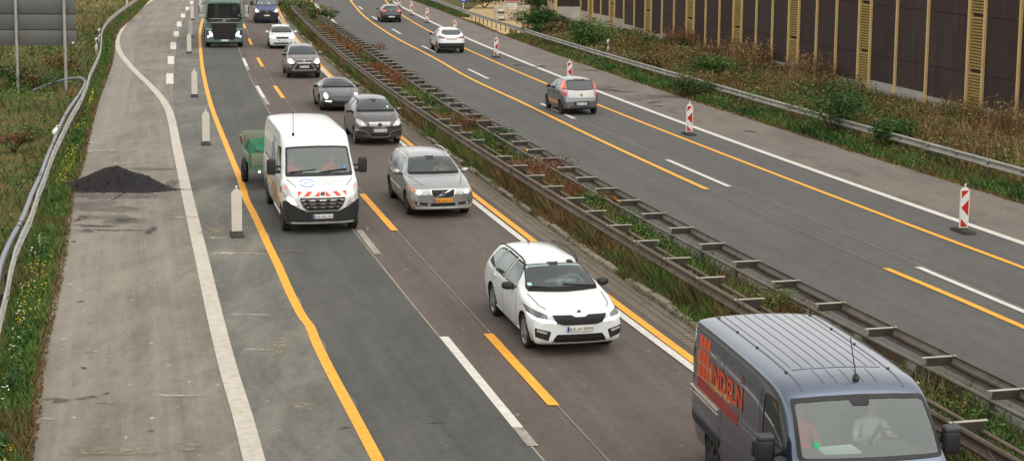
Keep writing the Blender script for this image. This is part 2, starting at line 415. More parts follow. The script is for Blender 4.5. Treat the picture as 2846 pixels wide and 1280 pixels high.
# thin construction joints between the asphalt lanes
JOINT = mat("joint_filler", srgb(150, 143, 128), .9, var=.3, scale=1.0)
strip("lane_joint", off(L3, -.015), off(L3, .02), .013, JOINT, nu=1)
strip("lane_joint", off(L4, .05), off(L4, .07), .013, JOINT, nu=1)
strip("lane_joint", off(R3, .16), off(R3, .185), .009, JOINT, ys=YS[YS < 92], nu=1)
strip("lane_joint", off(R2, .03), off(R2, .05), .009, JOINT, ys=YS[YS < 52], nu=1)

# ------------------------------------------------------------------ painted lines
def linepaint(name, c, wear=.25, dirt=.12):
    m, nt, b = nodes_of(name); N = nt.nodes.new; K = nt.links.new
    tc = N("ShaderNodeTexCoord")
    n = N("ShaderNodeTexNoise"); n.inputs["Scale"].default_value = 6; n.inputs["Detail"].default_value = 6; n.inputs["Roughness"].default_value = .7
    K(tc.outputs["Object"], n.inputs["Vector"])
    r = N("ShaderNodeMapRange"); r.inputs["From Min"].default_value = .32; r.inputs["From Max"].default_value = .6; r.inputs["To Min"].default_value = 1 - wear; r.inputs["To Max"].default_value = 1.0
    K(n.outputs["Fac"], r.inputs["Value"])
    n2 = N("ShaderNodeTexNoise"); n2.inputs["Scale"].default_value = .6; n2.inputs["Detail"].default_value = 3; K(tc.outputs["Object"], n2.inputs["Vector"])
    r2 = N("ShaderNodeMapRange"); r2.inputs["To Min"].default_value = 1 - dirt; r2.inputs["To Max"].default_value = 1.05; K(n2.outputs["Fac"], r2.inputs["Value"])
    q = N("ShaderNodeMath"); q.operation = 'MULTIPLY'; K(r.outputs[0], q.inputs[0]); K(r2.outputs[0], q.inputs[1])
    sc = N("ShaderNodeVectorMath"); sc.operation = 'SCALE'; sc.inputs[0].default_value = c; K(q.outputs[0], sc.inputs["Scale"])
    K(sc.outputs[0], b.inputs["Base Color"]); b.inputs["Roughness"].default_value = .6
    return m
P_WHITE = linepaint("white_line_paint", srgb(222, 218, 208))
P_WIDE = linepaint("dusty_white_line_paint", srgb(205, 197, 182), wear=.28, dirt=.2)
P_WORN = linepaint("worn_white_line_paint", srgb(176, 168, 156), wear=.6, dirt=.25)
P_YEL = linepaint("yellow_line_tape", srgb(250, 176, 44), wear=.26, dirt=.08)
P_YELW = linepaint("dusty_yellow_line_tape", srgb(236, 180, 92), wear=.15)
def mark(name, f, w, z, m, y0, y1, step=.6, skew=0.):
    ys = np.arange(y0, y1 + .01, step) if y1 - y0 > 8 else np.linspace(y0, y1, 7)
    return strip(name, off(f, -w / 2), off(f, w / 2), z, m, ys=ys, nu=1)
mark("edge_line", L1, .34, .016, P_WIDE, 10, 240)
mark("yellow_edge_line", L2, .20, .018, P_YEL, 10, 240, step=.5)
mark("yellow_edge_line", L5, .19, .016, P_YEL, 10, 240)
mark("edge_line", L5w, .18, .018, P_WHITE, 10, 240)
for (u0, v0, u1, v1) in [(472,205,472,234),(475,157,475,179),(481.7,118,481.7,138),(490,88,490,102.5),(498,61,498,75),(508.6,39,508.6,50),(520.7,19.6,520.7,29),(532.5,3.5,532.5,12.5)]:
    a, b = at(u0, v0), at(u1, v1)
    fx = pchip([(b[1], b[0]), (a[1], a[0])])
    mark("block_dash", fx, .38, .016, P_WHITE, b[1], a[1])
LW = line([(676,162.5),(686,185.5),(713.8,239.3),(733.8,272.5),(1038,690),(1049,706),(1232.5,936.3),(1439.5,1187.6)], deg=3)
for v0, v1, m in [(162.5,185.5,P_WHITE),(185.8,196,P_WORN),(239.3,272.5,P_WHITE),(273,292,P_WORN),(640,707,P_WORN),(936.3,1187.6,P_WHITE),(1188,1240,P_WORN)]:
    ya, yb = at(900, v0)[1], at(900, v1)[1]
    # correct for roll with the line's own x
    for _ in range(4):
        from_x = lambda y, v: at(float((LW(y) / y) * F_PX + W_PX / 2), v)[1]
        ya, yb = from_x(ya, v0), from_x(yb, v1)
    mark("lane_dash", LW, .18, .016, m, yb, ya)
for (a, b) in [((692.5,107.8),(697.5,125.5)),((717.5,161.3),(730,186.3)),((763.8,239.3),(786.3,273)),((1010,540),(1092.5,641.3)),((1360,928.3),(1537.8,1126.9))]:
    mark("yellow_lane_dash", L4, .20, .016, P_YEL, at(*b)[1], at(*a)[1])
for k in range(4): mark("yellow_lane_dash", L4, .20, .016, P_YEL, 127 + k * 17, 133 + k * 17)
for k in range(1, 14):
    y1 = 38.3 + (k - 1) * 17.95
    mark("lane_dash", R3, .18, .014, P_WHITE, y1 - 5.9, y1)
YR2 = at(1965, 526.7)[1]; YR2b = at(2462, 746)[1]
mark("yellow_edge_line", R2, .19, .014, P_YEL, YR2, 240)
mark("yellow_lane_dash", R2, .19, .014, P_YEL, YR2b - 6.5, YR2b)
mark("yellow_lane_dash", R2, .19, .014, P_YEL, 12, YR2b - 13)
mark("yellow_edge_line", R4, .18, .014, P_YEL, 10, 240)
mark("edge_line", R5, .27, .014, P_WHITE, 10, 240)
mark("edge_line", R1, .25, .014, P_WHITE, 118, 240)
mark("yellow_edge_line", off(R1, -.22), .18, .014, P_YELW, 150, 240)

# dirt, joints, spilled material: irregular thin stains with an outline of their own
def blob(cx, cy, rx, ry, n=18, rough=.35, ang=0.):
    ph = [rnd.uniform(0, 6.28) for _ in range(5)]
    out = []
    for i in range(n):
        q = 2 * math.pi * i / n
        k = 1 + sum(rough / (h + 1) * math.sin((h + 2) * q + ph[h]) for h in range(4)) + rnd.uniform(-rough, rough) * .3
        x, y = rx * k * math.cos(q), ry * k * math.sin(q)
        out.append((cx + x * math.cos(ang) - y * math.sin(ang), cy + x * math.sin(ang) + y * math.cos(ang)))
    return out
def stain(name, blobs, m, z):
    """soft-edged stain: opacity fades to the rim through a weight attribute"""
    vs = []; fs = []; al = []
    for p in blobs:
        n = len(p); b0 = len(vs); cx = sum(q[0] for q in p) / n; cy = sum(q[1] for q in p) / n
        vs.append((cx, cy, z)); al.append(1.0)
        for k, a in ((.55, .9), (1.0, 0.)):
            for (x, y) in p: vs.append((cx + (x - cx) * k, cy + (y - cy) * k, z)); al.append(a)
        for i in range(n):
            j = (i + 1) % n
            fs += [(b0, b0 + 1 + i, b0 + 1 + j), (b0 + 1 + i, b0 + 1 + n + i, b0 + 1 + n + j, b0 + 1 + j)]
    me = bpy.data.meshes.new(name); me.from_pydata(vs, [], fs)
    at_ = me.attributes.new("fade", 'FLOAT', 'POINT'); at_.data.foreach_set("value", al)
    o = mesh_obj(name, me, soft(m)); o["kind"] = "structure"; return o
_soft = {}
def soft(m):
    if m.name in _soft: return _soft[m.name]
    q = m.copy(); nt = q.node_tree; N = nt.nodes.new; K = nt.links.new
    b = nt.nodes["Principled BSDF"]
    a = N("ShaderNodeAttribute"); a.attribute_name = "fade"
    tc = N("ShaderNodeTexCoord"); n = N("ShaderNodeTexNoise"); n.inputs["Scale"].default_value = 6; n.inputs["Detail"].default_value = 5
    K(tc.outputs["Object"], n.inputs["Vector"])
    r = N("ShaderNodeMapRange"); r.inputs["From Min"].default_value = .35; r.inputs["From Max"].default_value = .62; r.inputs["To Min"].default_value = .15; r.inputs["To Max"].default_value = 1
    K(n.outputs["Fac"], r.inputs["Value"])
    mu = N("ShaderNodeMath"); mu.operation = 'MULTIPLY'; K(a.outputs["Fac"], mu.inputs[0]); K(r.outputs[0], mu.inputs[1])
    K(mu.outputs[0], b.inputs["Alpha"])
    _soft[m.name] = q; return q
ST_DARK = pave("dark_residue", srgb(74, 70, 67), blotch=.3, grain=.3)
ST_GREY = pave("grey_residue", srgb(112, 106, 99), blotch=.3, grain=.2)
ST_PALE = pave("pale_residue", srgb(186, 178, 164), blotch=.25, grain=.2)
ST_SAND = pave("sandy_residue", srgb(160, 143, 118), blotch=.3, grain=.2)
def pb(px, py, w, h, **k):
    x, y = at(px, py); x2, _ = at(px + w, py); _, y2 = at(px, py + h)
    return blob(x, y, abs(x2 - x) / 2, max(.04, abs(y2 - y) / 2), **k)
stain("dark_stains", [pb(*a) for a in [(262,628,120,10),(300,640,190,6),(240,644,60,5),(228,606,50,18),(345,612,80,9),(332,545,14,40),(420,640,20,40),(222,450,26,5),(224,839,27,4),(247,980,36,4),(233,1023,22,6),(296,1094,26,5),(204,672,22,4),(958,1190,45,8),(1212,1175,50,6),(1500,186,46,7),(1445,182,40,5),(1820,285,50,7),(1832,295,34,5),(1700,252,60,6),(1640,196,70,4),(1740,256,50,5),(2085,366,45,5)]], ST_DARK, .0165)
stain("brown_smears", [pb(*a) for a in [(160,1112,90,16),(240,1106,60,12),(300,1195,8,3),(420,1198,30,4)]], ST_SAND if False else pave("brown_residue", srgb(104, 88, 68), blotch=.3), .0165)
stain("grey_smears", [pb(*a) for a in [(280,575,230,34),(330,610,190,26),(420,470,110,14),(300,545,260,26),(470,515,60,30),(790,700,150,8),(1790,270,160,18),(1660,246,120,12),(870,640,110,14)]], ST_GREY, .0162)
stain("pale_smears", [pb(*a) for a in [(235,397,120,4),(300,420,180,5),(520,605,90,7),(650,705,150,9),(600,662,70,5),(1022,636,8,10),(700,875,180,3),(720,972,150,3),(700,706,160,3),(500,1100,240,5),(180,945,32,8),(195,792,20,5),(222,810,14,7),(130,1165,70,4),(330,455,90,4),(345,1200,10,4)]], ST_PALE, .0163)
stain("sandy_smears", [pb(*a) for a in [(640,700,110,14),(300,1255,240,40),(520,1240,120,24),(850,1130,80,40),(780,960,70,60),(600,640,130,24),(300,1120,60,8)]], pave("sand_dust", srgb(146, 136, 118), blotch=.25), .0161)
sp = []
for _ in range(170):
    y = rnd.uniform(23, 60); f = rnd.random()
    xa, xb = float(L0(y)), float(L1c(y))
    sp.append(blob(xa + (xb - xa) * f, y, rnd.uniform(.012, .05), rnd.uniform(.01, .035), n=7))
for _ in range(60):
    y = rnd.uniform(24, 90); xa, xb = float(L1c(y)), float(L5(y)); sp.append(blob(xa + (xb - xa) * rnd.random(), y, rnd.uniform(.01, .03), rnd.uniform(.01, .03), n=6))
for _ in range(40):
    y = rnd.uniform(35, 90); xa, xb = float(R5(y)), float(R6(y)); sp.append(blob(xa + (xb - xa) * rnd.random(), y, rnd.uniform(.02, .08), rnd.uniform(.01, .04), n=7))
stain("paint_specks", sp, ST_PALE, .0175)
stain("red_survey_mark", [pb(330, 224, 12, 9, n=10, rough=.2)], mat("red_survey_paint", srgb(196, 120, 108)), .0175)

# kerb stones along the median
kb = MB()
y = 14.0; KST = mat("kerb_stone", srgb(136, 126, 112), .9, var=.3, scale=2.5, bump=.4, bscale=20)
while y < 150:
    l = rnd.uniform(.5, 1.1); c = y + l / 2; t = tang(KERB, c)
    if rnd.random() > .10:
        a = math.atan2(t.y, t.x)
        kb.box((float(KERB(c)) + .07 + rnd.uniform(-.03, .03), c, .035 + rnd.uniform(-.02, .03)), (l * .94, .16 + rnd.uniform(-.03, .04), .13), rot=Matrix.Rotation(a + rnd.uniform(-.04, .04), 3, 'Z') @ Matrix.Rotation(rnd.uniform(-.05, .05), 3, 'X'))
    y += l
o = kb.build("kerb", KST, bevel=.03); o["kind"] = "structure"
# rows of setts: joints across the paving strip
sj = MB(); y = 16.0
while y < 90:
    x = float(KERB(y)); sj.add([(x - .58, y, .0095), (x - .02, y + .0, .0095), (x - .02, y + .03, .0095), (x - .58, y + .03, .0095)], [(0, 1, 2, 3)]); y += .22
for d in (-.40, -.2):
    ys = np.arange(16, 100, 1.0); xs = KERB(ys) + d
    for i in range(len(ys) - 1): sj.add([(xs[i], ys[i], .0125), (xs[i] + .025, ys[i], .0125), (xs[i + 1] + .025, ys[i + 1], .0125), (xs[i + 1], ys[i + 1], .0125)], [(0, 1, 2, 3)])
o = sj.build("sett_joints", mat("sett_joint_dirt", srgb(82, 76, 62), .95), ang=None); o["kind"] = "structure"
# ================================================================== guard rails
def railsteel(name, c, rust, amt):
    m = mat(name, c, .6, .2, var=.22, scale=1.1); nt = m.node_tree; b = nt.nodes["Principled BSDF"]; N = nt.nodes.new; K = nt.links.new
    tc = N("ShaderNodeTexCoord"); n = N("ShaderNodeTexNoise"); n.inputs["Scale"].default_value = 1.7; n.inputs["Detail"].default_value = 8; n.inputs["Roughness"].default_value = .75
    K(tc.outputs["Object"], n.inputs["Vector"]); r = N("ShaderNodeMapRange"); r.inputs["From Min"].default_value = .48; r.inputs["From Max"].default_value = .66; r.inputs["To Max"].default_value = amt
    K(n.outputs["Fac"], r.inputs["Value"]); mx = N("ShaderNodeMix"); mx.data_type = 'RGBA'; K(r.outputs[0], mx.inputs["Factor"])
    src = b.inputs["Base Color"].links[0].from_socket; K(src, mx.inputs["A"]); mx.inputs["B"].default_value = (*rust, 1); K(mx.outputs["Result"], b.inputs["Base Color"])
    return m
GALV = railsteel("galvanised_steel", srgb(168, 167, 160), srgb(122, 112, 98), .5)
GALV_OLD = railsteel("weathered_steel", srgb(112, 107, 98), srgb(84, 66, 52), .8)
GALV_DIRTY = railsteel("dirty_old_steel", srgb(108, 96, 84), srgb(82, 60, 46), .85)
POSTM = mat("post_steel", srgb(84, 80, 76), .7, .4, var=.2)
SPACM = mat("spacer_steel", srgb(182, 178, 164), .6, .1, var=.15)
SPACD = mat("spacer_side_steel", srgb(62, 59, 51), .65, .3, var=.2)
WP = [(.0, .29), (-.03, .275), (-.04, .235), (-.0, .19), (.03, .165), (.03, .125), (.0, .10), (-.04, .055), (-.03, .015), (.0, .0)]
def wbeam(b, f, ys, face, ztop, mi=0):
    """two-wave rail along x=f(y), crests towards face (+1 right, -1 left)"""
    th = .006; vs = []; n = len(WP)
    for y in ys:
        t = tang(f, y); nx = Vector((t.y, -t.x, 0)) * face
        p = Vector((float(f(y)), y, ztop - .29))
        for d, h in WP: vs.append(p + nx * (-d) + Vector((0, 0, h)))
        for d, h in WP: vs.append(p + nx * (-d - th) + Vector((0, 0, h)))
    fs = []
    for i in range(len(ys) - 1):
        a, c = i * 2 * n, (i + 1) * 2 * n
        for j in range(n - 1):
            fs += [(a + j, a + j + 1, c + j + 1, c + j), (a + n + j, c + n + j, c + n + j + 1, a + n + j + 1)]
        fs += [(a, c, c + n, a + n), (a + n - 1, a + 2 * n - 1, c + 2 * n - 1, c + n - 1)]
    b.add(vs, fs, mi)
def rail_tube(b, f, ys, r, z, d=0., n=8, mi=0):
    pts = []
    for y in ys:
        t = tang(f, y); nx = Vector((t.y, -t.x, 0)); p = Vector((float(f(y)), y, z)) + nx * d; pts.append(p)
    b.tube(pts, r, n, mi)
def double_rail(label, f, face, y0, y1, depth, skip=(), steel=GALV_OLD, sp=2.0, phase=0., back_z=.56, tall=1.0):
    root = thing("guardrail", label, "guard rail", (float(f(y0)), y0, 0))
    inv = Matrix.Translation(-root.location)
    def fin(b, name, m, **k):
        o = b.build(name, m, root, **k); o.data.transform(inv); return o
    ys = np.arange(y0, y1 + .1, 2.0)
    b = MB(); wbeam(b, f, ys, face, .75)
    for y in ys[1::2]:                                     # lapped joints with bolt heads
        t = tang(f, y); nx = Vector((t.y, -t.x, 0)) * face; q = Vector((float(f(y)), y, 0)); R = Matrix.Rotation(math.atan2(t.y, t.x), 3, 'Z')
        for h, d in ((.695, .043), (.515, .043)): b.box(q + nx * d + Vector((0, 0, h)), (.32, .008, .07), 0, R)
    fin(b, "rail_beam", steel, ang=50)
    if depth:
        b = MB(); rail_tube(b, f, ys, .04, back_z, -face * depth); fin(b, "back_tube", steel, ang=60)
        b = MB(); rail_tube(b, f, ys, .014, back_z - .18, -face * (depth + .03), n=6); fin(b, "lower_cable", POSTM, ang=60)
    y = y0 + phase; k = 0
    while y < y1 and k < 98:
        t = tang(f, y); nx = Vector((t.y, -t.x, 0)) * face; p = Vector((float(f(y)), y, 0)); a = math.atan2(nx.y, nx.x)
        R = Matrix.Rotation(a, 3, 'Z')
        if depth and not any(a0 <= y <= b0 for a0, b0 in skip):
            b = MB(); c = p - nx * (depth / 2 + .01)
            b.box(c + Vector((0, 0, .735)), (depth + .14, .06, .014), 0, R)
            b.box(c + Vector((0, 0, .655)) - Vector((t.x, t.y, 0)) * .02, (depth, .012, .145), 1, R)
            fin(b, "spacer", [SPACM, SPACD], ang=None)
        b = MB(); c = p - nx * ((depth if depth else .10) + .0)
        b.box(c + Vector((0, 0, .25 + .02)), (.05, .10, .62), 0, R)
        b.box(c + nx * (.0 if depth else .045) + Vector((0, 0, .585)), (.11 if not depth else .03, .09, .05), 0, R)
        fin(b, "post", POSTM, ang=None)
        y += sp; k += 1
    return root
double_rail("dark brownish double guard rail along the median edge facing the queue", M1, -1, 15.3, 175, .50, skip=((52, 54),(62,64)), steel=GALV_DIRTY, phase=.2)
double_rail("weathered double guard rail with pale spacer brackets beside the right carriageway", M2, 1, 13.35, 147, .50, steel=GALV_OLD)
double_rail("bright galvanised guard rail running through the weeds in front of the noise barrier", R7, -1, 22, 215, .0, steel=GALV, sp=2.0)
double_rail("galvanised guard rail with a grey pipe on it along the left grass verge", G0, 1, 18, 190, .0, steel=GALV, sp=2.0)

# grey cable pipe lying along the left rail, bent away at its far end
PIPE = mat("grey_pvc_pipe", srgb(128, 132, 142), .4, var=.1, scale=1.5)
PIPED = mat("dark_pipe_joint", srgb(62, 58, 56), .6)
pts = []
for y in np.arange(18, 78, 1.5):
    t = tang(G0, y); nx = Vector((t.y, -t.x, 0)); w = .17 + .06 * math.sin(y * .23)
    pts.append(Vector((float(G0(y)), y, .66 + .05 * math.sin(y * .31))) - nx * w)
e = pts[-1]
bend = [at(u, v, z) + (z,) for u, v, z in [(229, 219, .72), (222, 216.5, .7), (200, 218, .6), (174, 223, .5), (148, 230, .35), (118, 240, .2), (90, 252, .05)]]
pts += [Vector(p) for p in bend]
b = MB(); b.tube(pts, .066, 10)
ptube = b.build("cable_pipe", PIPE, ang=60)
tag(ptube, "long grey plastic pipe lying along the left guard rail and bending off into the weeds", "pipe")
b = MB()
for i in range(4, 38, 5):
    p, q = pts[i], pts[i + 1]; d = (q - p).normalized(); b.tube([p, p + d * .10], .075, 10)
    b.tube([p + d * .55, p + d * .60], .075, 10)
b.build("pipe_coupling", PIPED, ptube, ang=60)

# ================================================================== marker posts, beacons
PLW = mat("white_plastic", srgb(226, 224, 216), .45, var=.06)
BLK = mat("black_plastic", srgb(26, 26, 26), .5)
RUB = mat("recycled_rubber_foot", srgb(58, 56, 52), .85, var=.25, scale=6, bump=.3)
RED = mat("red_reflective_sheet", srgb(190, 36, 26), .35, var=.08)
REFW = mat("white_reflective_sheet", srgb(222, 224, 220), .3, var=.05)
BCK = mat("pale_plastic_back", srgb(214, 208, 196), .5, var=.08, scale=2)
def marker_post(label, x, y, z=0., tilt=None, rz=0., yaw=0.):
    r = thing("marker_post", label, "marker post", (x, y, z), rz, "reflector posts along the guard rails")
    b = MB()
    P = [(-.06, -.03), (0, -.05), (.06, -.03), (.045, .05), (-.045, .05)]
    n = 5; b.add([(u, v, 0) for u, v in P] + [(u, v, .92 + .10 * (.5 + u * 5)) for u, v in P], [(4, 3, 2, 1, 0), (5, 6, 7, 8, 9)] + [(i, (i + 1) % n, n + (i + 1) % n, n + i) for i in range(n)])
    b.build("post_body", PLW, r, bevel=.01)
    b = MB(); k = 1.05
    b.add([(u * k, v * k, .62 + u * .8) for u, v in P] + [(u * k, v * k, .84 + u * .8) for u, v in P], [(4, 3, 2, 1, 0), (5, 6, 7, 8, 9)] + [(i, (i + 1) % n, n + (i + 1) % n, n + i) for i in range(n)])
    b.build("black_band", BLK, r)
    b = MB(); b.box((.0, -.052, .74), (.03, .006, .14)); b.build("reflector", REFW, r)
    r.scale = (1.25, 1.25, 1.15)
    if tilt: r.rotation_euler = tilt
    return r
x, y = at(268.5, 155); marker_post("black and white marker post behind the bulge of the left rail, nearer of the pair", x, y)
x, y = at(277, 126); marker_post("black and white marker post behind the bulge of the left rail, farther of the pair", x, y)
x, y = at(353, 22); marker_post("distant black and white marker post behind the far left guard rail", x, y)
x, y = at(150, 372, .70); marker_post("fallen white marker post lying on the left guard rail and pipe", x, y, .74, tilt=(rad(-86), 0, rad(9)))
x, y = at(1689, 160); marker_post("white marker post rising from the weeds behind the right guard rail", x, y)

def beacon(label, arrow, x, y, rz, group):
    """guide beacon: sheet with rounded shoulders, lug on top, rubber foot"""
    r = thing("traffic_beacon", label, "traffic beacon", (x, y, 0), rz, group)
    def fn(u, v, d): return (u, d, v)
    z0, z1, w = .12, 1.17, .135
    out = [(-w, z0), (w, z0), (w, z1 - .05), (w - .03, z1), (.05, z1 + .055), (-.05, z1 + .055), (-w + .03, z1), (-w, z1 - .05)]
    b = MB(); b.prism(out, fn, -.022, .022); b.build("panel", BCK if not arrow else PLW, r, bevel=.006, ang=20)
    b = MB(); b.cyl((0, 0, z1 + .05), (0, 0, z1 + .11), .016, n=8); b.cyl((0, 0, z1 + .10), (0, 0, z1 + .15), .03, .024, n=8); b.build("lug", PLW, r)
    b = MB()
    b.box((0, 0, .045), (.36, .82, .09), taper=.9)
    b.box((0, 0, .105), (.2, .22, .05), taper=.8); b.box((-.12, .12, .10), (.04, .12, .03)); b.box((.12, .12, .10), (.04, .12, .03))
    b.build("foot_plate", RUB, r, bevel=.015)
    if arrow:
        i, zb, zt = w - .025, z0 + .03, z1 - .02; h = zt - zb
        b = MB(); b.prism([(-i, zb), (i, zb), (i, zt), (-i, zt)], fn, -.0265, -.021); b.build("reflective_face", REFW, r)
        Z = lambda f: zt - h * f
        for poly in ([(-i + .004, Z(.01)), (i - .004, Z(.01)), (-i + .004, Z(.215))], [(i - .004, Z(.255)), (-i + .004, Z(.475)), (i - .004, Z(.70))], [(-i + .004, Z(.765)), (-i + .004, Z(.99)), (i - .004, Z(.99))]):
            b = MB(); b.prism(poly, fn, -.030, -.0262); b.build("red_stripe", RED, r, ang=None)
    return r
GL, GR = "white backed beacons along the yellow line", "red and white beacons beside the hard shoulder"
delL = [((658.8, 655), "white backed beacon nearest the camera, left of the white van"), ((573, 402), "white backed beacon level with the green trailer"), ((541, 269), "white backed beacon second beyond the trailer, beside a long white block dash"),
        ((526, 149), "white backed beacon at the front of a far overlapping trio"), ((530, 103), "white backed beacon in the middle of a far overlapping trio"), ((534.5, 56), "white backed beacon at the back of a far overlapping trio"), ((557.5, 26), "white backed beacon close to the dark mirror of the green lorry")]
for (px, lab) in delL:
    x, y = at(*px); t = tang(L2, y); beacon(lab, False, x, y, math.atan2(t.y, t.x) - math.pi / 2, GL)
delR = [((2677, 645), "red and white beacon nearest the right picture edge"), ((1915, 375), "red and white beacon in the open gap right of the small silver car"), (None, (1583.5, 169), "red and white beacon half hidden behind the small silver hatchback"),
        ((1379, 160), "red and white beacon right behind the white crossover"), (None, (1264.5, 58), "red and white beacon showing only its tip above the white crossover"), ((1187, 64), "red and white beacon between the black hatchback and the white crossover"),
        ((1143, 43), "red and white beacon just right of the black hatchback"), ((1109, 21), "distant red and white beacon above the black hatchback roof"), ((1087.5, 6), "farthest red and white beacon at the top of the picture")]
for e in delR:
    if e[0] is None: x, y = at(*e[1], 1.25); lab = e[2]
    else: x, y = at(*e[0]); lab = e[1]
    t = tang(R5, y); beacon(lab, True, x, y, math.atan2(t.y, t.x) - math.pi / 2 + rad(4 + rnd.uniform(-4, 4)), GR)

# ================================================================== back of a large sign, left verge
SGB = mat("sign_back_aluminium", srgb(100, 101, 98), .55, .3, var=.10, scale=.8)
SGR = mat("sign_rib_shadow_gap", srgb(38, 38, 36), .8)
sx, sy = at(51.8, 252)
SR = thing("road_sign", "large grey back of a road sign on two steel posts in the left verge", "road sign", (sx, sy, 0), rad(6))
kx = sy / F_PX
xr = (213 - 51.8) * kx; xl = -4.2
for px in (0.0, (176 - 51.8) * kx + .12):
    b = MB(); b.cyl((px, -.12, -.05), (px - .0, -.12, 6.2), .075, n=12); b.build("post", GALV, SR, ang=60)
    b = MB()
    for z in (2.6, 3.9, 5.1): b.box((px, -.10, z), (.22, .10, .07))
    b.build("clamp", POSTM, SR)
zb = 2.18
for i in range(5):
    b = MB(); b.box(((xl + xr) / 2, .03, zb + i * .755 + .37), (xr - xl, .05, .735)); b.build("sign_panel", SGB, SR, bevel=.008)
b = MB()
for i in range(1, 5): b.box(((xl + xr) / 2, .02, zb + i * .755), (xr - xl - .02, .03, .05))
b.build("panel_rib", SGR, SR)
b = MB(); b.box((xr - .16, .0, zb + .14), (.10, .012, .09)); b.build("inspection_sticker", PLW, SR)

# ================================================================== noise barrier
WALL = mat("brown_absorber_panel", srgb(64, 50, 47), .95, var=.14, scale=.7, bump=.5, bscale=25)
YPOST = mat("ochre_painted_post", srgb(216, 186, 126), .6, var=.10, scale=1.2)
YSLAT = mat("ochre_louvre", srgb(172, 146, 90), .65, var=.12)
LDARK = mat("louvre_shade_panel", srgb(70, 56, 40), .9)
PLIN = mat("pale_concrete_plinth", srgb(176, 172, 166), .85, var=.14, scale=1.1)
PLIN2 = mat("grey_concrete_plinth", srgb(120, 122, 124), .85, var=.14)
nt = WALL.node_tree; bs = nt.nodes["Principled BSDF"]; oi = nt.nodes.new("ShaderNodeObjectInfo"); mr_ = nt.nodes.new("ShaderNodeMapRange"); mr_.inputs["To Min"].default_value = .80; mr_.inputs["To Max"].default_value = 1.22
nt.links.new(oi.outputs["Random"], mr_.inputs["Value"]); sc_ = nt.nodes.new("ShaderNodeVectorMath"); sc_.operation = 'SCALE'; nt.links.new(bs.inputs["Base Color"].links[0].from_socket, sc_.inputs[0]); nt.links.new(mr_.outputs[0], sc_.inputs["Scale"])
tcw = nt.nodes.new("ShaderNodeTexCoord"); mpw = nt.nodes.new("ShaderNodeMapping"); mpw.inputs["Scale"].default_value = (2.5, 2.5, .18); nt.links.new(tcw.outputs["Object"], mpw.inputs[0])
nzw = nt.nodes.new("ShaderNodeTexNoise"); nzw.inputs["Scale"].default_value = 1.4; nzw.inputs["Detail"].default_value = 6; nt.links.new(mpw.outputs[0], nzw.inputs["Vector"])
mrw = nt.nodes.new("ShaderNodeMapRange"); mrw.inputs["From Min"].default_value = .3; mrw.inputs["From Max"].default_value = .7; mrw.inputs["To Min"].default_value = .78; mrw.inputs["To Max"].default_value = 1.2; nt.links.new(nzw.outputs["Fac"], mrw.inputs["Value"])
sw_ = nt.nodes.new("ShaderNodeVectorMath"); sw_.operation = 'SCALE'; nt.links.new(sc_.outputs[0], sw_.inputs[0]); nt.links.new(mrw.outputs[0], sw_.inputs["Scale"]); nt.links.new(sw_.outputs[0], bs.inputs["Base Color"])
WX = lambda y: 20.3 - .2 * (y - 69.8)
WT = math.atan2(1, -.2) - math.pi / 2
NB = thing("noise_barrier", "tall dark brown noise barrier with ochre posts and louvred columns behind the weeds", "noise barrier", (WX(70), 70, 0), WT)
ca, sa = math.cos(-WT), math.sin(-WT)
Lw = lambda y: (y - 70) * math.sqrt(1.04)            # distance along the wall
posts_y = [127.5, 124.5, 121.5, 119.95, 117.2, 114.3, 111.4, 109.8, 107.3, 104.5, 101.8, 100.3, 97.7, 95.0, 92.4, 90.9, 88.3, 85.6, 82.7, 81.3, 78.3, 75.0, 71.05, 69.65]
kinds = list('pplppplppplppplppplpppl')
while posts_y[-1] > 24:
    for k, d in (('p', 3.0), ('p', 3.1), ('p', 3.1), ('l', 1.42)):
        posts_y.append(posts_y[-1] - d); kinds.append(k)
far = [130.3, 131.8, 134.6, 137.3, 138.8, 141.5]
fk = ['p', 'l', 'p', 'p', 'l', 'p']      # spans beyond 127.5
allp = list(reversed(far)) + posts_y
allk = list(reversed(fk)) + kinds
HT = 7.2
def bp_(c, d, name, m, **k):
    b = MB(); b.box(c, d); return b.build(name, m, NB, **k)
first = True
for i, y in enumerate(allp):
    s_ = Lw(y)
    bp_((-.06, s_, HT / 2), (.16, .15, HT), "post", YPOST)
    if i + 1 < len(allp):
        s2 = Lw(allp[i + 1]); mid, ln = (s_ + s2) / 2, abs(s_ - s2) - .15
        ph = .52 + .10 * math.sin(i * 1.3)
        if y > 130: ph = .95
        b = MB(); b.box((.02, mid, ph / 2 - .1), (.12, ln, ph + .2)); b.build("plinth", PLIN2 if i == 1 else PLIN, NB)
        if allk[i] == 'p':
            b = MB(); z = ph
            for top in (1.9, 4.4, HT):
                b.box((.03, mid, (z + top) / 2 - .012), (.14, ln, top - z - .028)); z = top
            b.build("absorber_panel", WALL, NB, ang=None)
            b = MB(); b.box((.06, mid, (ph + HT) / 2), (.10, ln, HT - ph - .05)); b.build("panel_core", SGR, NB, ang=None)
        else:
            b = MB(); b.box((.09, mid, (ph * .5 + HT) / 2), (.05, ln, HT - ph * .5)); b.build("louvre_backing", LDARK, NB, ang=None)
            b = MB(); z = .25
            while z < HT:
                if abs(z - 1.95) > .06 and abs(z - 4.45) > .06:
                    b.box((-.01, mid, z), (.13, ln, .05), 0, Matrix.Rotation(rad(-32), 3, 'Y'))
                z += .135
            b.build("louvre", YSLAT, NB, ang=None)
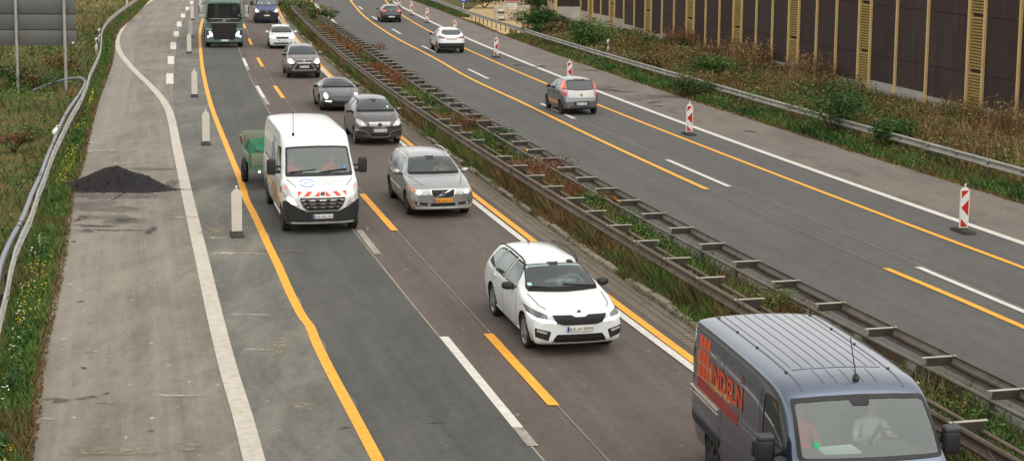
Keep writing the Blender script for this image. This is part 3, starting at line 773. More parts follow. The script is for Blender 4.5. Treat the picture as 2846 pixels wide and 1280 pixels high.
# short return and the farther wall
FB = thing("noise_barrier", "far noise barrier section with white plinth stepping back at the top edge", "noise barrier", (3.75, 142.6, 0), 0)
b = MB(); b.box((1.15, .0, .55), (2.1, .14, 1.3)); b.build("plinth", PLIN, FB)
b = MB(); b.box((1.15, .0, 1.21 + 3), (2.1, .12, 6)); b.build("absorber_panel", WALL, FB, ang=None)
b = MB(); b.box((0, -.02, 3.5), (.20, .2, 7.6)); b.build("post", YPOST, FB)
for k in range(10):
    y = 2.2 + 4.6 * k; fx = -.035 * y + .25
    b = MB(); b.box((fx, y, 3.5), (.15, .16, 7.2)); b.build("post", YPOST, FB)
    y0_ = .0 if k == 0 else y - 4.6; a_ = math.atan2(4.6, -.16) - math.pi / 2
    b = MB(); b.box((fx + .08, (y + y0_) / 2, .45), (.12, y - y0_ - .17, 1.3), 0); b.build("plinth", PLIN, FB)
    b = MB(); b.box((fx + .09, (y + y0_) / 2, 1.11 + 3), (.12, y - y0_ - .17, 6)); b.build("absorber_panel", WALL, FB, ang=None)

# ================================================================== works exit: ballast blocks, warning sign, blue sign, boulder, sand
SAND = pave("sand_ground", srgb(196, 168, 126), blotch=.2, streak=.05, grain=.15, tint=srgb(170, 140, 100), tintamt=.6, tscale=.8)
sandpoly = [at(*p) for p in [(1265, 46), (1330, 62), (1400, 97), (1440, 92), (1520, 82), (1590, 84), (1640, 78), (1560, 52), (1500, 40), (1470, 38), (1440, 12), (1380, 2), (1330, 14)]]
b = MB(); b.add([(x, y, -.012) for x, y in sandpoly], [tuple(range(len(sandpoly)))]); o = b.build("sand_ground", SAND, ang=None); o["kind"] = "structure"
def mound(name, label, cat, cx, cy, rx, ry, h, m, seed, rot=0., n=40, lobes=()):
    r2 = random.Random(seed); ph = [r2.uniform(0, 6.28) for _ in range(8)]
    vs = []; fs = []
    R_, A_ = 16, n
    for i in range(R_ + 1):
        t = i / R_
        for j in range(A_):
            q = 2 * math.pi * j / A_
            k = 1 + .12 * math.sin(2 * q + ph[0]) + .08 * math.sin(3 * q + ph[1]) + .05 * math.sin(7 * q + ph[2])
            x, y = rx * t * k * math.cos(q), ry * t * k * math.sin(q)
            z = h * (math.cos(math.pi * t) * .5 + .5) ** .9
            for (lx, ly, lr, lh) in lobes: z += lh * max(0, 1 - math.hypot(x - lx, y - ly) / lr) ** 1.2
            z += (r2.uniform(-1, 1) * .03 + .04 * math.sin(9 * x + ph[3]) * math.sin(8 * y + ph[4])) * h * (1 - t) - (.02 if i == R_ else 0)
            vs.append((x, y, z))
    for i in range(R_):
        for j in range(A_): fs.append((i * A_ + j, i * A_ + (j + 1) % A_, (i + 1) * A_ + (j + 1) % A_, (i + 1) * A_ + j))
    b = MB(); b.add(vs, fs); o = b.build(name, m, ang=60); o.location = (cx, cy, .0); o.rotation_euler = (0, 0, rot)
    return tag(o, label, cat)
hx, hy = at(318, 527)
mound("asphalt_heap", "black heap of loose asphalt dumped across the closed lane", "heap", hx - .02, hy + .25, 1.80, 1.0, .42, mat("loose_asphalt", srgb(36, 34, 34), .95, var=.35, scale=5, bump=1.0, bscale=11), 3,
      lobes=[(-.30, .05, .85, .22), (.05, .1, .6, .14), (.95, -.15, .85, .20), (-1.1, 0, .8, .10), (.45, .0, .5, .08)])
heap = bpy.data.objects["asphalt_heap"]; b = MB(); r3 = random.Random(5)
for _ in range(330):
    a = r3.uniform(0, 6.283); d = abs(r3.gauss(.75, .32)); s_ = r3.uniform(.008, .032) * (1.2 if d < .9 else .9)
    lx, ly = 1.95 * d * math.cos(a), 1.05 * d * math.sin(a); hz = .0
    best = min(((v.co.x - lx) ** 2 + (v.co.y - ly) ** 2, v.co.z) for v in list(heap.data.vertices)[::3]) if d < 1.02 else (0, .0)
    b.box((lx, ly, max(0, best[1]) + s_ * .3), (s_ * 1.3, s_, s_ * .8), 0, Matrix.Rotation(r3.uniform(0, 3), 3, 'Z') @ Matrix.Rotation(r3.uniform(-.6, .6), 3, 'X'))
o = b.build("loose_lumps", bpy.data.materials["loose_asphalt"], heap, ang=None); o["kind"] = "stuff"
stain("asphalt_crumbs", [blob(hx - .2, hy - .25, 2.0, .75, n=26, rough=.3), blob(hx - 1.9, hy, .8, .4, n=16, rough=.4), blob(hx + 1.85, hy + .1, .6, .14, n=14, rough=.4)], mat("asphalt_crumbs", srgb(60, 57, 55), .95, var=.3, scale=6), .0185)
bx, by = at(1515, 36)
bo = MB(); bo.ball((0, 0, .3), (.55, .45, .36), 14, 9); o = bo.build("boulder", mat("pale_stone", srgb(150, 136, 116), .9, var=.3, scale=2, bump=.6, bscale=8), ang=60)
for v in o.data.vertices: v.co *= 1 + .16 * math.sin(v.co.x * 7 + v.co.z * 5) + .10 * math.sin(v.co.y * 11)
o.location = (bx, by, 0); tag(o, "pale boulder lying in front of the far wall plinth", "boulder")
BLKM = mat("ballast_block_grey", srgb(196, 186, 168), .8, var=.12, scale=2)
FSTR = mat("faded_stripe_brown", srgb(120, 96, 76), .8)
def ballast(x, y, z, label):
    r = thing("ballast_block", label, "ballast block", (x, y, z), rad(2), "stacked ballast blocks under the warning sign")
    b = MB(); b.box((0, 0, .33), (1.22, .75, .62)); b.build("block", BLKM, r, bevel=.03)
    b = MB(); b.box((.05, -.385, .09), (.5, .03, .09)); b.box((-.18, -.386, .06), (.14, .04, .10)); b.box((.22, -.386, .06), (.14, .04, .10)); b.build("fork_slot", SGR, r)
    b = MB(); b.box((0, -.382, .27), (.42, .02, .18)); b.build("label_plate", PLW, r)
    b = MB(); b.lathe([(.0, .0), (.05, 0), (.05, .02), (.0, .02)], (0, -.395, .56), 'y', 10); b.build("lifting_eye", POSTM, r)
    for sx_ in (-1, 1):
        b = MB()
        for k in range(4): b.add([(sx_ * .55, -.379, .08 + k * .14), (sx_ * .605, -.379, .12 + k * .14), (sx_ * .605, -.379, .19 + k * .14), (sx_ * .55, -.379, .15 + k * .14)], [(0, 1, 2, 3)])
        b.build("warning_stripe", FSTR, r, ang=None)
kxx = 141 / F_PX
for (u, v, z, lab) in [(1393.5, 57, 0, "pale ballast block on the sand, lower left of the four under the warning sign"), (1446.5, 56, 0, "pale ballast block on the sand, lower right of the four under the warning sign"),
                       (1391.5, 57, .64, "pale ballast block stacked on another, upper left beside the text board"), (1453, 56, .64, "pale ballast block stacked on another, upper right beside the text board")]:
    x, y = at(u, v); ballast(x, y, z, lab)
wx, wy = at(1423, 56)
WSN = thing("warning_sign", "red bordered triangular warning sign with exclamation mark above a text board at the works exit", "warning sign", (wx, wy, 0), rad(2))
zt_ = 1.62
def tri(w_, z0_, dep): hgt = w_ * .866; return [(-w_ / 2, z0_), (w_ / 2, z0_), (0, z0_ + hgt)]
fn_ = lambda u, v, d: (u, d, v)
b = MB(); b.prism(tri(1.42, zt_, 0), fn_, -.43, -.40); b.build("sign_plate", REFW, WSN)
b = MB(); b.prism(tri(1.30, zt_ + .045, 0), fn_, -.436, -.43); b.build("red_border", RED, WSN, ang=None)
b = MB(); b.prism(tri(.92, zt_ + .16, 0), fn_, -.441, -.436); b.build("white_field", REFW, WSN, ang=None)
b = MB(); b.prism([(-.05, zt_ + .4), (.05, zt_ + .4), (.07, zt_ + .72), (-.07, zt_ + .72)], fn_, -.446, -.441)
b.prism([(.055 * math.cos(a), zt_ + .27 + .055 * math.sin(a)) for a in np.linspace(0, 6.28, 13)[:-1]], fn_, -.446, -.441); b.build("exclamation_mark", BLK, WSN, ang=None)
b = MB(); b.box((-.02, -.41, 1.22), (.84, .03, .52)); b.build("text_board", PLW, WSN)
b = MB()
for txt, z in (("Baustellen", 1.29), ("ausfahrt", 1.09)):
    tv, tf = text_mesh(txt, .11); b.add([(u * .95 - .02, -.428, z + v) for u, v in tv], tf)
b.build("lettering", mat("grey_lettering", srgb(110, 122, 130), .6), WSN, ang=None)
b = MB()
for px in (-.62, .40, .98, -1.0): b.cyl((px, -.38, .0), (px, -.38, 3.1 if px < .5 else 2.9), .035, n=8)
for z in (1.50, 2.85): b.cyl((-1.0, -.38, z), (1.0, -.38, z), .03, n=8)
b.build("sign_frame", mat("pale_steel_frame", srgb(196, 196, 180), .5, .3), WSN, ang=60)
x, y = at(1287, 34)
BS = thing("blue_sign", "small blue sign with white symbol on a white post behind the far right guard rail", "road sign", (x, y, 0), 0)
k = y / F_PX
b = MB(); b.cyl((0, 0, 0), (0, 0, 1.9), .05, n=8); b.build("post", PLW, BS, ang=60)
b = MB(); b.box((.10, -.07, 1.42), (.82, .03, .95)); b.build("sign_plate", mat("blue_sign_sheet", srgb(38, 100, 176), .4), BS, bevel=.01)
b = MB(); b.box((.02, -.09, 1.13), (.34, .01, .10)); b.box((-.02, -.09, 1.36), (.12, .01, .36)); b.build("symbol", REFW, BS, ang=None)
# yellow-topped boards standing between the median rails
TB = mat("weathered_board", srgb(110, 92, 70), .85, var=.25, scale=2)
for i, ((u0, v0), (u1, v1), lab) in enumerate([((2551, 1008), (2686, 1080), "yellow topped board between the median rails, just above the van's windscreen corner"), ((2400, 928), (2518, 990), "yellow topped board between the median rails, beside the van roof"), ((2272, 862), (2372, 914), "yellow topped board between the median rails, behind the van's rear roof corner"),
                                         ((1700, 545), (1726, 562), "short yellow topped board at the median rail, nearest the silver estate"), ((1538, 458), (1560, 470), "short yellow topped board among rusty plants at the median rail"), ((1456, 412), (1473, 423), "short yellow topped board farthest up the median rail")]):
    a, c = at(u0, v0, .46), at(u1, v1, .46); p, q = Vector((*a, 0)), Vector((*c, 0)); d = q - p; L_ = d.length; ang_ = math.atan2(d.y, d.x)
    r = thing("board", lab, "board", ((p.x + q.x) / 2, (p.y + q.y) / 2, 0), ang_, "yellow topped boards in the median")
    b = MB(); b.box((0, 0, .30), (L_, .06, .30)); b.box((-L_ / 2 + .1, 0, .1), (.05, .05, .24)); b.box((L_ / 2 - .1, 0, .1), (.05, .05, .24)); b.build("board_side", TB, r)
    b = MB(); b.box((0, 0, .456), (L_, .075, .012)); b.build("yellow_edge", P_YEL, r)
# ================================================================== VEHICLES
TYRE = mat("tyre_rubber", srgb(34, 33, 32), .85, var=.2)
RIM = mat("alloy_rim", srgb(176, 178, 180), .3, .75, var=.06)
RIMD = mat("dark_steel_rim", srgb(72, 73, 75), .45, .6, var=.1)
BLACKP = mat("black_trim_plastic", srgb(33, 33, 34), .55, var=.15, scale=4)
GRILLE = mat("grille_black", srgb(14, 14, 15), .5)
CHROME = mat("chrome_trim", srgb(214, 214, 212), .18, .9, var=.04)
SEAM = mat("panel_gap", srgb(16, 16, 17), .9)
CABIN = mat("cabin_dark_trim", srgb(52, 53, 54), .9, var=.15)
SEATM = mat("seat_fabric", srgb(62, 62, 66), .9, var=.2, scale=8)
DASH = mat("dashboard_plastic", srgb(60, 62, 62), .7, var=.15)
GLASS = glass_mat("window_glass", (.62, .70, .68), 1.0)
GLASSD = glass_mat("tinted_glass", (.16, .18, .18), 1.0)
WSGL = glass_mat("windscreen_glass", (.78, .86, .84), 1.0, .055)
DGLASS = mat("dark_reflecting_glass", srgb(30, 35, 36), .06, var=.05, spec=1.0)
LENS = mat("headlamp_lens", srgb(196, 198, 198), .12, .25, coat=1, var=.2, scale=20)
LENSD = mat("dark_headlamp", srgb(92, 94, 98), .12, .3, coat=1, var=.3, scale=18)
LAMPW = mat("lit_headlamp", (1.0, .97, .93), .3, emit=3.5)
LAMPV = mat("lit_xenon_lamp", (.95, .93, 1.0), .3, emit=3.2)
LAMPY = mat("lit_warm_lamp", (1.0, .86, .62), .3, emit=2.8)
AMBER = mat("amber_lens", srgb(214, 116, 44), .2, coat=1, var=.1)
TAIL = mat("red_lamp_lens", srgb(180, 26, 22), .15, coat=1, var=.15, scale=12)
TAILD = mat("dark_red_lamp_lens", srgb(104, 24, 22), .15, coat=1, var=.15, scale=12)
TAILL = mat("lit_tail_lamp", (1.0, .10, .06), .3, emit=1.1)
PLATE = mat("plate_white", srgb(222, 222, 214), .4, var=.03)
PLATEY = mat("plate_yellow", srgb(238, 160, 30), .4, var=.03)
PBLUE = mat("plate_blue_band", srgb(28, 62, 150), .4)
PTXT = mat("plate_lettering", srgb(24, 24, 26), .6)

class Vehicle:
    def __init__(s, name, label, cat, sp, body_mat, group=None):
        s.sp = sp; s.fo = sp['fo']; s.L = sp['L']; s.name = name
        s.root = thing(name, label, cat, group=group)
        s.body_mat = body_mat
        s.fn = {k: pchip(sp[k]) for k in ('zb', 'zt', 'zs', 'ws', 'wm', 'wb', 'wr', 'cr')}
        s._body()
    # ---- body surface
    def section(s, q):
        f = s.fn; zb, zt, zs, ws, wm, wb, wr, cr = [float(f[k](q)) for k in ('zb', 'zt', 'zs', 'ws', 'wm', 'wb', 'wr', 'cr')]
        ze = max(zt - cr, min(zs + .012, zt - .008)); zs = min(zs, ze - .004)
        zm = zb + s.sp.get('mid', .55) * (zs - zb); rs = s.sp.get('edge', .07)
        h = ze - zs; e = min(rs, h * .4)
        p = [(0, zb), (ws - .14, zb), (ws - .03, zb + .02), (ws, zb + .10), (wm, zm), (wb + .004, zs - min(.07, (zs - zm) * .4)), (wb - .02, zs),
             (wb - .02 + (wr - wb + .02) * .5 + s.sp.get('bulge', .01), zs + h * .5), (wr + (wb - wr) * e / max(h, .01) * .5, ze - e), (wr - rs * .5, ze), (wr * .5, ze + (zt - ze) * .78), (0, zt)]
        for _ in range(2):
            n = [p[0]]
            for i in range(len(p) - 1):
                a, b = p[i], p[i + 1]
                if i > 0: n.append((a[0] * .75 + b[0] * .25, a[1] * .75 + b[1] * .25))
                if i < len(p) - 2: n.append((a[0] * .25 + b[0] * .75, a[1] * .25 + b[1] * .75))
            n.append(p[-1]); p = n
        return p
    def bend(s, q, y):
        W = s.sp['W'] / 2; a = min(abs(y) / W, 1)
        e = s.sp.get('cfp', 2.4)
        return q + s.sp['cf'] * a ** e * max(0, 1 - q / s.sp.get('cfl', .9)) ** 1.3 - s.sp['cb'] * a ** e * max(0, 1 - (s.L - q) / .8) ** 1.3
    def _body(s):
        L = s.L
        st = sorted(set([0, .006, .018, .035, .06, .09, .13, .18, .24] + list(np.linspace(.3, L - .3, int(L / .085))) + [L - q for q in (.24, .18, .13, .09, .06, .035, .018, .006, 0)]))
        secs = [s.section(q) for q in st]; n = len(secs[0]); m = 2 * n - 2
        bm = bmesh.new(); rings = []
        for q, p in zip(st, secs):
            ring = []
            full = p + [(-y, z) for y, z in p[-2:0:-1]]
            for y, z in full: ring.append(bm.verts.new((s.fo - s.bend(q, y), y, z)))
            rings.append(ring)
        for a, b in zip(rings, rings[1:]):
            for j in range(m): bm.faces.new([a[j], a[(j + 1) % m], b[(j + 1) % m], b[j]])
        for ring, q, p in ((rings[0], st[0], secs[0]), (rings[-1], st[-1], secs[-1])):
            C = 9; rows = []
            for j in range(n):
                y0, z = p[j]
                if j in (0, n - 1): rows.append([ring[j]] * (C + 1)); continue
                row = [ring[j]]
                for c in range(1, C):
                    y = y0 * (1 - 2 * c / C); row.append(bm.verts.new((s.fo - s.bend(q, y), y, z)))
                row.append(ring[m - j]); rows.append(row)
            for j in range(n - 1):
                for c in range(C):
                    vs = []
                    for v in (rows[j][c], rows[j][c + 1], rows[j + 1][c + 1], rows[j + 1][c]):
                        if v not in vs: vs.append(v)
                    if len(vs) > 2: bm.faces.new(vs)
        bmesh.ops.recalc_face_normals(bm, faces=bm.faces)
        s.bm = bm; bm.normal_update()
        s.tree = BVHTree.FromBMesh(bm)
    # ---- boolean openings
    def finish(s, windows=True, wells=True, cavity=None):
        """wheel wells, cabin space and window openings are cut out of the solid body"""
        me = bpy.data.meshes.new("body"); s.bm.to_mesh(me)
        o = bpy.data.objects.new("body", me); link(o, s.root)
        cut = []
        if wells:
            for (x, y, r, w) in s.wheels_at:
                b = MB(); sg = 1 if y > 0 else -1; W = s.sp['W'] / 2
                b.cyl((x, sg * (W - .34), r + .02), (x, sg * (W + .3), r + .02), r + s.sp.get('gap', .055), n=28); cut.append(b)
        if cavity:
            s0, s1, fl, ins = cavity['s0'], cavity['s1'], cavity['floor'], cavity.get('inset', .07)
            st = np.linspace(s0, s1, 14); b = MB(); vs = []
            for q in st:
                zt, zs, wb, wr, cr = [float(s.fn[k](q)) for k in ('zt', 'zs', 'wb', 'wr', 'cr')]
                top = max(zt - cr - .035, fl + .12); bel = min(max(zs - .02, fl + .06), top - .03)
                hw = wb - ins - .04; hr = max(.1, wr - ins)
                ring = [(hw, fl), (hw, bel), (hr, top), (hr * .5, min(top + cr * .8, zt - .03) if zt - .03 > top else top + .004), (-hr * .5, min(top + cr * .8, zt - .03) if zt - .03 > top else top + .004), (-hr, top), (-hw, bel), (-hw, fl)]
                vs += [(s.fo - q, y, z) for y, z in ring]
            k = 8; N = len(st)
            fs = [(i * k + j, i * k + (j + 1) % k, (i + 1) * k + (j + 1) % k, (i + 1) * k + j) for i in range(N - 1) for j in range(k)] + [tuple(range(k)), tuple(range((N - 1) * k, N * k))]
            b.add(vs, fs); cut.append(b)
            X = lambda q: s.fo - q
            for view, poly, d0, d1 in cavity['holes']:
                b = MB()
                if view == 'x': b.prism(poly, lambda u, v, d: (X(d), u, v), d0, d1)
                else: b.prism(poly, lambda u, v, d: (X(u), d, v), d0, d1)
                cut.append(b)
        if cut:
            tmp = []
            for b in cut:
                c = b.build("cutter", [], None, ang=None); tmp.append(c)
                md = o.modifiers.new("cut", 'BOOLEAN'); md.object = c; md.operation = 'DIFFERENCE'; md.solver = 'MANIFOLD'
            # objects sit at the origin while the body is cut
            dg = bpy.context.evaluated_depsgraph_get(); dg.update()
            nm = bpy.data.meshes.new_from_object(o.evaluated_get(dg))
            o.modifiers.clear(); old = o.data; o.data = nm; bpy.data.meshes.remove(old)
            for c in tmp:
                d = c.data; bpy.data.objects.remove(c); bpy.data.meshes.remove(d)
            nm.materials.clear(); nm.materials.append(s.body_mat); nm.materials.append(CABIN)
            for p in nm.polygons:
                h = s.tree.find_nearest(p.center)
                p.material_index = 1 if h[3] > .004 else 0
            smooth_mesh(nm, 38)
        else:
            me.materials.append(s.body_mat); smooth_mesh(me, 50)
        s.body = o
        return o
    # ---- things pressed onto the surface
    def cast(s, view, u, v):
        if view == 'front': o, d = Vector((s.fo + 2, u, v)), Vector((-1, 0, 0))
        elif view == 'rear': o, d = Vector((s.fo - s.L - 2, u, v)), Vector((1, 0, 0))
        elif view == 'left': o, d = Vector((s.fo - u, 4, v)), Vector((0, -1, 0))
        elif view == 'right': o, d = Vector((s.fo - u, -4, v)), Vector((0, 1, 0))
        else: o, d = Vector((s.fo - u, v, 6)), Vector((0, 0, -1))
        h = s.tree.ray_cast(o, d)
        return (h[0], h[1]) if h[0] is not None else (None, (o, d))
    def patch(s, name, view, poly, m, off=.006, grid=None, parent=None, ang=40, hole=None, extra=None):
        bm = bmesh.new()
        if grid is None: grid = .035 if view in ('front', 'rear') else .07
        if hole:
            n = len(poly); a = [bm.verts.new((u, v, 0)) for u, v in poly]; b = [bm.verts.new((u, v, 0)) for u, v in hole]
            for i in range(n): bm.faces.new([a[i], a[(i + 1) % n], b[(i + 1) % n], b[i]])
        else:
            bm.faces.new([bm.verts.new((u, v, 0)) for u, v in poly])
        us = [p[0] for p in poly]; vs_ = [p[1] for p in poly]
        for ax, lo, hi in ((0, min(us), max(us)), (1, min(vs_), max(vs_))):
            k = max(1, int((hi - lo) / grid)); nrm = Vector((1, 0, 0)) if ax == 0 else Vector((0, 1, 0))
            for i in range(1, k):
                c = lo + (hi - lo) * i / k
                bmesh.ops.bisect_plane(bm, geom=bm.verts[:] + bm.edges[:] + bm.faces[:], plane_co=nrm * c, plane_no=nrm, dist=1e-6)
        bmesh.ops.triangulate(bm, faces=[f for f in bm.faces if len(f.verts) > 4])
        last = None; miss = []
        for v in bm.verts:
            p, nn = s.cast(view, v.co.x, v.co.y)
            if p is None: miss.append((v, nn)); continue
            v.co = p + nn * off; pass
            last = p
        for v, (o_, d_) in miss:
            # slide to the nearest surface point
            best = None
            for t in (np.linspace(1.95, 2.45, 12) if view in ('front', 'rear') else np.linspace(.5, 6, 34)):
                h = s.tree.find_nearest(o_ + d_ * float(t))
                if h[0] is not None and (best is None or h[3] < best[3]): best = h
            v.co = best[0] + best[1] * off
        bm.normal_update()
        # rim down to the body
        rim = [e for e in bm.edges if len(e.link_faces) == 1]
        r = bmesh.ops.extrude_edge_only(bm, edges=rim)
        for g in r['geom']:
            if isinstance(g, bmesh.types.BMVert):
                h = s.tree.find_nearest(g.co)
                g.co = h[0] - h[1] * .004
        bmesh.ops.recalc_face_normals(bm, faces=bm.faces)
        # make the outside face outwards
        acc = 0
        for f in bm.faces:
            h = s.tree.find_nearest(f.calc_center_median()); acc += f.normal.dot(h[1]) * f.calc_area()
        if acc < 0: bmesh.ops.reverse_faces(bm, faces=bm.faces)
        me = bpy.data.meshes.new(name); bm.to_mesh(me); bm.free()
        return mesh_obj(name, me, m, parent or s.root, ang)
    def both(s, name, poly, m, **k):
        return s.patch(name, 'left', poly, m, **k), s.patch(name, 'right', poly, m, **k)
    def pair(s, name, poly, m, view='front', **k):
        """two mirrored patches of a front or rear view"""
        return s.patch(name, view, poly, m, **k), s.patch(name, view, [(-u, v) for u, v in poly], m, **k)
    def seam(s, view, pts, w=.014, off=.003, m=None):
        """panel gap along a polyline, merged later into one part"""
        s.__dict__.setdefault('_seams', []).append((view, pts, w, off))
    def build_seams(s, m=None):
        b = MB()
        for view, pts, w, off in s.__dict__.get('_seams', []):
            dense = []
            for (a, c) in zip(pts, pts[1:]):
                n = max(2, int(math.hypot(c[0] - a[0], c[1] - a[1]) / .05))
                dense += [(a[0] + (c[0] - a[0]) * i / n, a[1] + (c[1] - a[1]) * i / n) for i in range(n)]
            dense.append(pts[-1])
            vs = []
            for i, p in enumerate(dense):
                q = dense[min(i + 1, len(dense) - 1)]; r_ = dense[max(i - 1, 0)]
                dx, dy = q[0] - r_[0], q[1] - r_[1]; l = math.hypot(dx, dy) or 1
                nx, ny = -dy / l * w / 2, dx / l * w / 2
                for sg in (-1, 1):
                    h, nn = s.cast(view, p[0] + nx * sg, p[1] + ny * sg)
                    vs.append(None if h is None else h + nn * off)
            for i in range(len(dense) - 1):
                q = [vs[2 * i], vs[2 * i + 1], vs[2 * i + 3], vs[2 * i + 2]]
                if all(x is not None for x in q): b.add(q, [(0, 1, 2, 3)])
        if b.v: b.build("panel_gaps", m or SEAM, s.root, ang=None)
    def decal_text(s, name, view, txt, cu, cv, size, m, off=.008, sx=1., flip=False, parent=None, shear=0., bold=0.):
        tv, tf = text_mesh(txt, size, bold=bold); b = MB(); vs = []
        for u, v in tv:
            a = u * sx + v * shear; a = -a if flip else a
            h, nn = s.cast(view, cu + a, cv + v)
            vs.append(h + nn * off if h is not None else Vector((0, 0, 0)))
        b.add(vs, tf); return b.build(name, m, parent or s.root, ang=None)
    # ---- common parts
    def wheels(s, r, w, rim=None, rr=.7, spokes=5, y=None, xs=None):
        W = s.sp['W'] / 2; y = y or (W - .035 - w / 2); rim = rim or RIM
        s.wheels_at = []
        for x in (xs or (0, -s.sp['wb_'])):
            for sg in (1, -1):
                s.wheels_at.append((x, sg * y, r, w))
                b = MB(); h = w / 2
                b.lathe([(r * rr - .01, -h + .02), (r * .96 - .03, -h), (r * .985, -h + .02), (r, -h + .05), (r, h - .05), (r * .985, h - .02), (r * .96 - .03, h), (r * rr - .01, h - .02)], (x, sg * y, r), 'y', 32)
                t = b.build("wheel", TYRE, s.root, ang=40)
                b = MB(); R_ = r * rr
                b.lathe([(R_, h - .015), (R_ - .025, h - .03), (R_ - .03, h - .09)], (x, sg * y, r) , 'y', 28) if sg > 0 else b.lathe([(R_, -h + .015), (R_ - .025, -h + .03), (R_ - .03, -h + .09)], (x, sg * y, r), 'y', 28)
                yo = sg * (y + 0) + sg * (h - .035)
                for k in range(spokes):
                    a = 2 * math.pi * k / spokes + .3
                    c = Vector((x + math.sin(a) * R_ * .52, yo, r + math.cos(a) * R_ * .52))
                    b.box(c, (R_ * .30, .03, R_ * .98), 0, Matrix.Rotation(a, 3, 'Y'), taper=1.25)
                b.lathe([(0, 0), (R_ * .22, 0), (R_ * .22, .035 * sg), (0, .04 * sg)], (x, yo - .01 * sg, r), 'y', 14)
                b.build("rim", rim, t, ang=35)
                b = MB(); b.lathe([(0, 0), (R_ - .02, 0)], (x, yo - .05 * sg, r), 'y', 20); b.build("brake_disc", RIMD, t, ang=None)
    def mirrors(s, q, z, m, size=(.12, .22, .15), out=.02, arm=BLACKP, lens=True):
        for sg in (1, -1):
            h, nn = s.cast('left' if sg > 0 else 'right', q, z)
            y0 = abs(h.y); c = Vector((s.fo - q, sg * (y0 + out + size[1] / 2), z + .03))
            b = MB(); b.ball((0, 0, 0), (size[0] / 2 * 1.2, size[1] / 2 * 1.1, size[2] / 2 * 1.1), 12, 8)
            for i, v in enumerate(b.v):
                x, y, zz = v
                k = lambda t, l: max(-l, min(l, t))
                b.v[i] = (c.x + (k(x, size[0] * .48) if x < 0 else x) - (abs(y) * .25 if y * sg > 0 else 0), c.y + k(y, size[1] * .5), c.z + k(zz, size[2] * .5))
            o = b.build("mirror", m, s.root, ang=50)
            b = MB(); b.tube([(c.x, sg * (y0 - .03), z - .03), (c.x, c.y - sg * size[1] * .3, c.z - size[2] * .35)], .028, 8); b.build("mirror_arm", arm, o, ang=60)
            if lens:
                b = MB(); b.box((c.x - size[0] * .48 - .004, c.y, c.z), (.008, size[1] * .8, size[2] * .76)); b.build("mirror_glass", DGLASS, o, ang=None)
    def plate(s, view, z, txt, w=.52, h=.11, yellow=False, y=0., eu=True, tilt=None, parts=None):
        hit, nn = s.cast(view, y, z); d = 1 if view == 'front' else -1
        X = hit.x + d * .018
        b = MB(); b.box((X, y, z), (.014, w, h)); p = b.build("number_plate", PLATEY if yellow else PLATE, s.root, bevel=.003)
        fn = lambda u, v: (X + d * .0085, y + d * u, z + v)
        b = MB(); 
        if eu: b.add([fn(-w / 2 + .004, -h / 2 + .004), fn(-w / 2 + .045, -h / 2 + .004), fn(-w / 2 + .045, h / 2 - .004), fn(-w / 2 + .004, h / 2 - .004)], [(0, 1, 2, 3)]); b.build("blue_band", PBLUE, p, ang=None)
        if txt:
            tv, tf = text_mesh(txt, h * .68); mx = max(u for u, _ in tv) or 1; k = min(1.25, (w / 2 - .035) / mx)
            b = MB(); b.add([fn(u * k + (.02 if eu else 0), v - h * .34) for u, v in tv], tf); b.build("plate_lettering", PTXT, p, ang=None)
        return p
    def cabin(s, q_seat, z_seat, q_dash, z_dash, w=.62, rear=True, steer=True, yd=.37, q_wheel=None, z_wheel=None):
        X = lambda q: s.fo - q
        def seat(q, y, z, ww=.50, hr=True):
            b = MB()
            b.box((X(q - .05), y, z - .02), (.52, ww, .16)); b.box((X(q + .24), y, z + .33), (.14, ww, .62), 0, Matrix.Rotation(rad(-12), 3, 'Y'))
            if hr: b.box((X(q + .33), y, z + .74), (.10, .26, .17)); b.cyl((X(q + .32), y - .06, z + .6), (X(q + .32), y - .06, z + .7), .012, n=6); b.cyl((X(q + .32), y + .06, z + .6), (X(q + .32), y + .06, z + .7), .012, n=6)
            b.build("seat", SEATM, s.root, bevel=.035)
        seat(q_seat, yd, z_seat); seat(q_seat, -yd, z_seat)
        if rear:
            b = MB(); q = q_seat + .85; b.box((X(q - .05), 0, z_seat - .02), (.5, 1.25, .16)); b.box((X(q + .24), 0, z_seat + .32), (.14, 1.25, .6), 0, Matrix.Rotation(rad(-14), 3, 'Y'))
            for yy in (-.4, 0, .4): b.box((X(q + .33), yy, z_seat + .70), (.09, .24, .13))
            b.build("rear_seat", SEATM, s.root, bevel=.035)
        b = MB(); b.box((X(q_dash), 0, z_dash - .16), (.50, w * 2, .32)); b.box((X(q_dash + .18), yd, z_dash + .0), (.18, .42, .10)); b.build("dashboard", DASH, s.root, bevel=.04)
        if steer:
            qs = q_wheel or q_dash + .38; zz = z_wheel or z_dash - .02
            R_ = .185; pts = []
            ax = Matrix.Rotation(rad(-62), 3, 'Y')
            for i in range(25):
                a = 2 * math.pi * i / 24; pts.append(Vector((X(qs), yd, zz)) + ax @ Vector((R_ * math.cos(a), R_ * math.sin(a), 0)))
            b = MB(); b.tube(pts, .017, 8, cap=False)
            for a in (0.3, math.pi - .3, -math.pi / 2): b.tube([Vector((X(qs), yd, zz)), Vector((X(qs), yd, zz)) + ax @ Vector((R_ * math.sin(a), R_ * math.cos(a), 0))], .014, 6)
            b.tube([(X(qs), yd, zz), (X(q_dash), yd, zz - .14)], .03, 8)
            b.build("steering_wheel", BLACKP, s.root, ang=60)
    def place(s, x, y, heading):
        s.root.location = (x, y, 0); s.root.rotation_euler = (0, 0, heading)

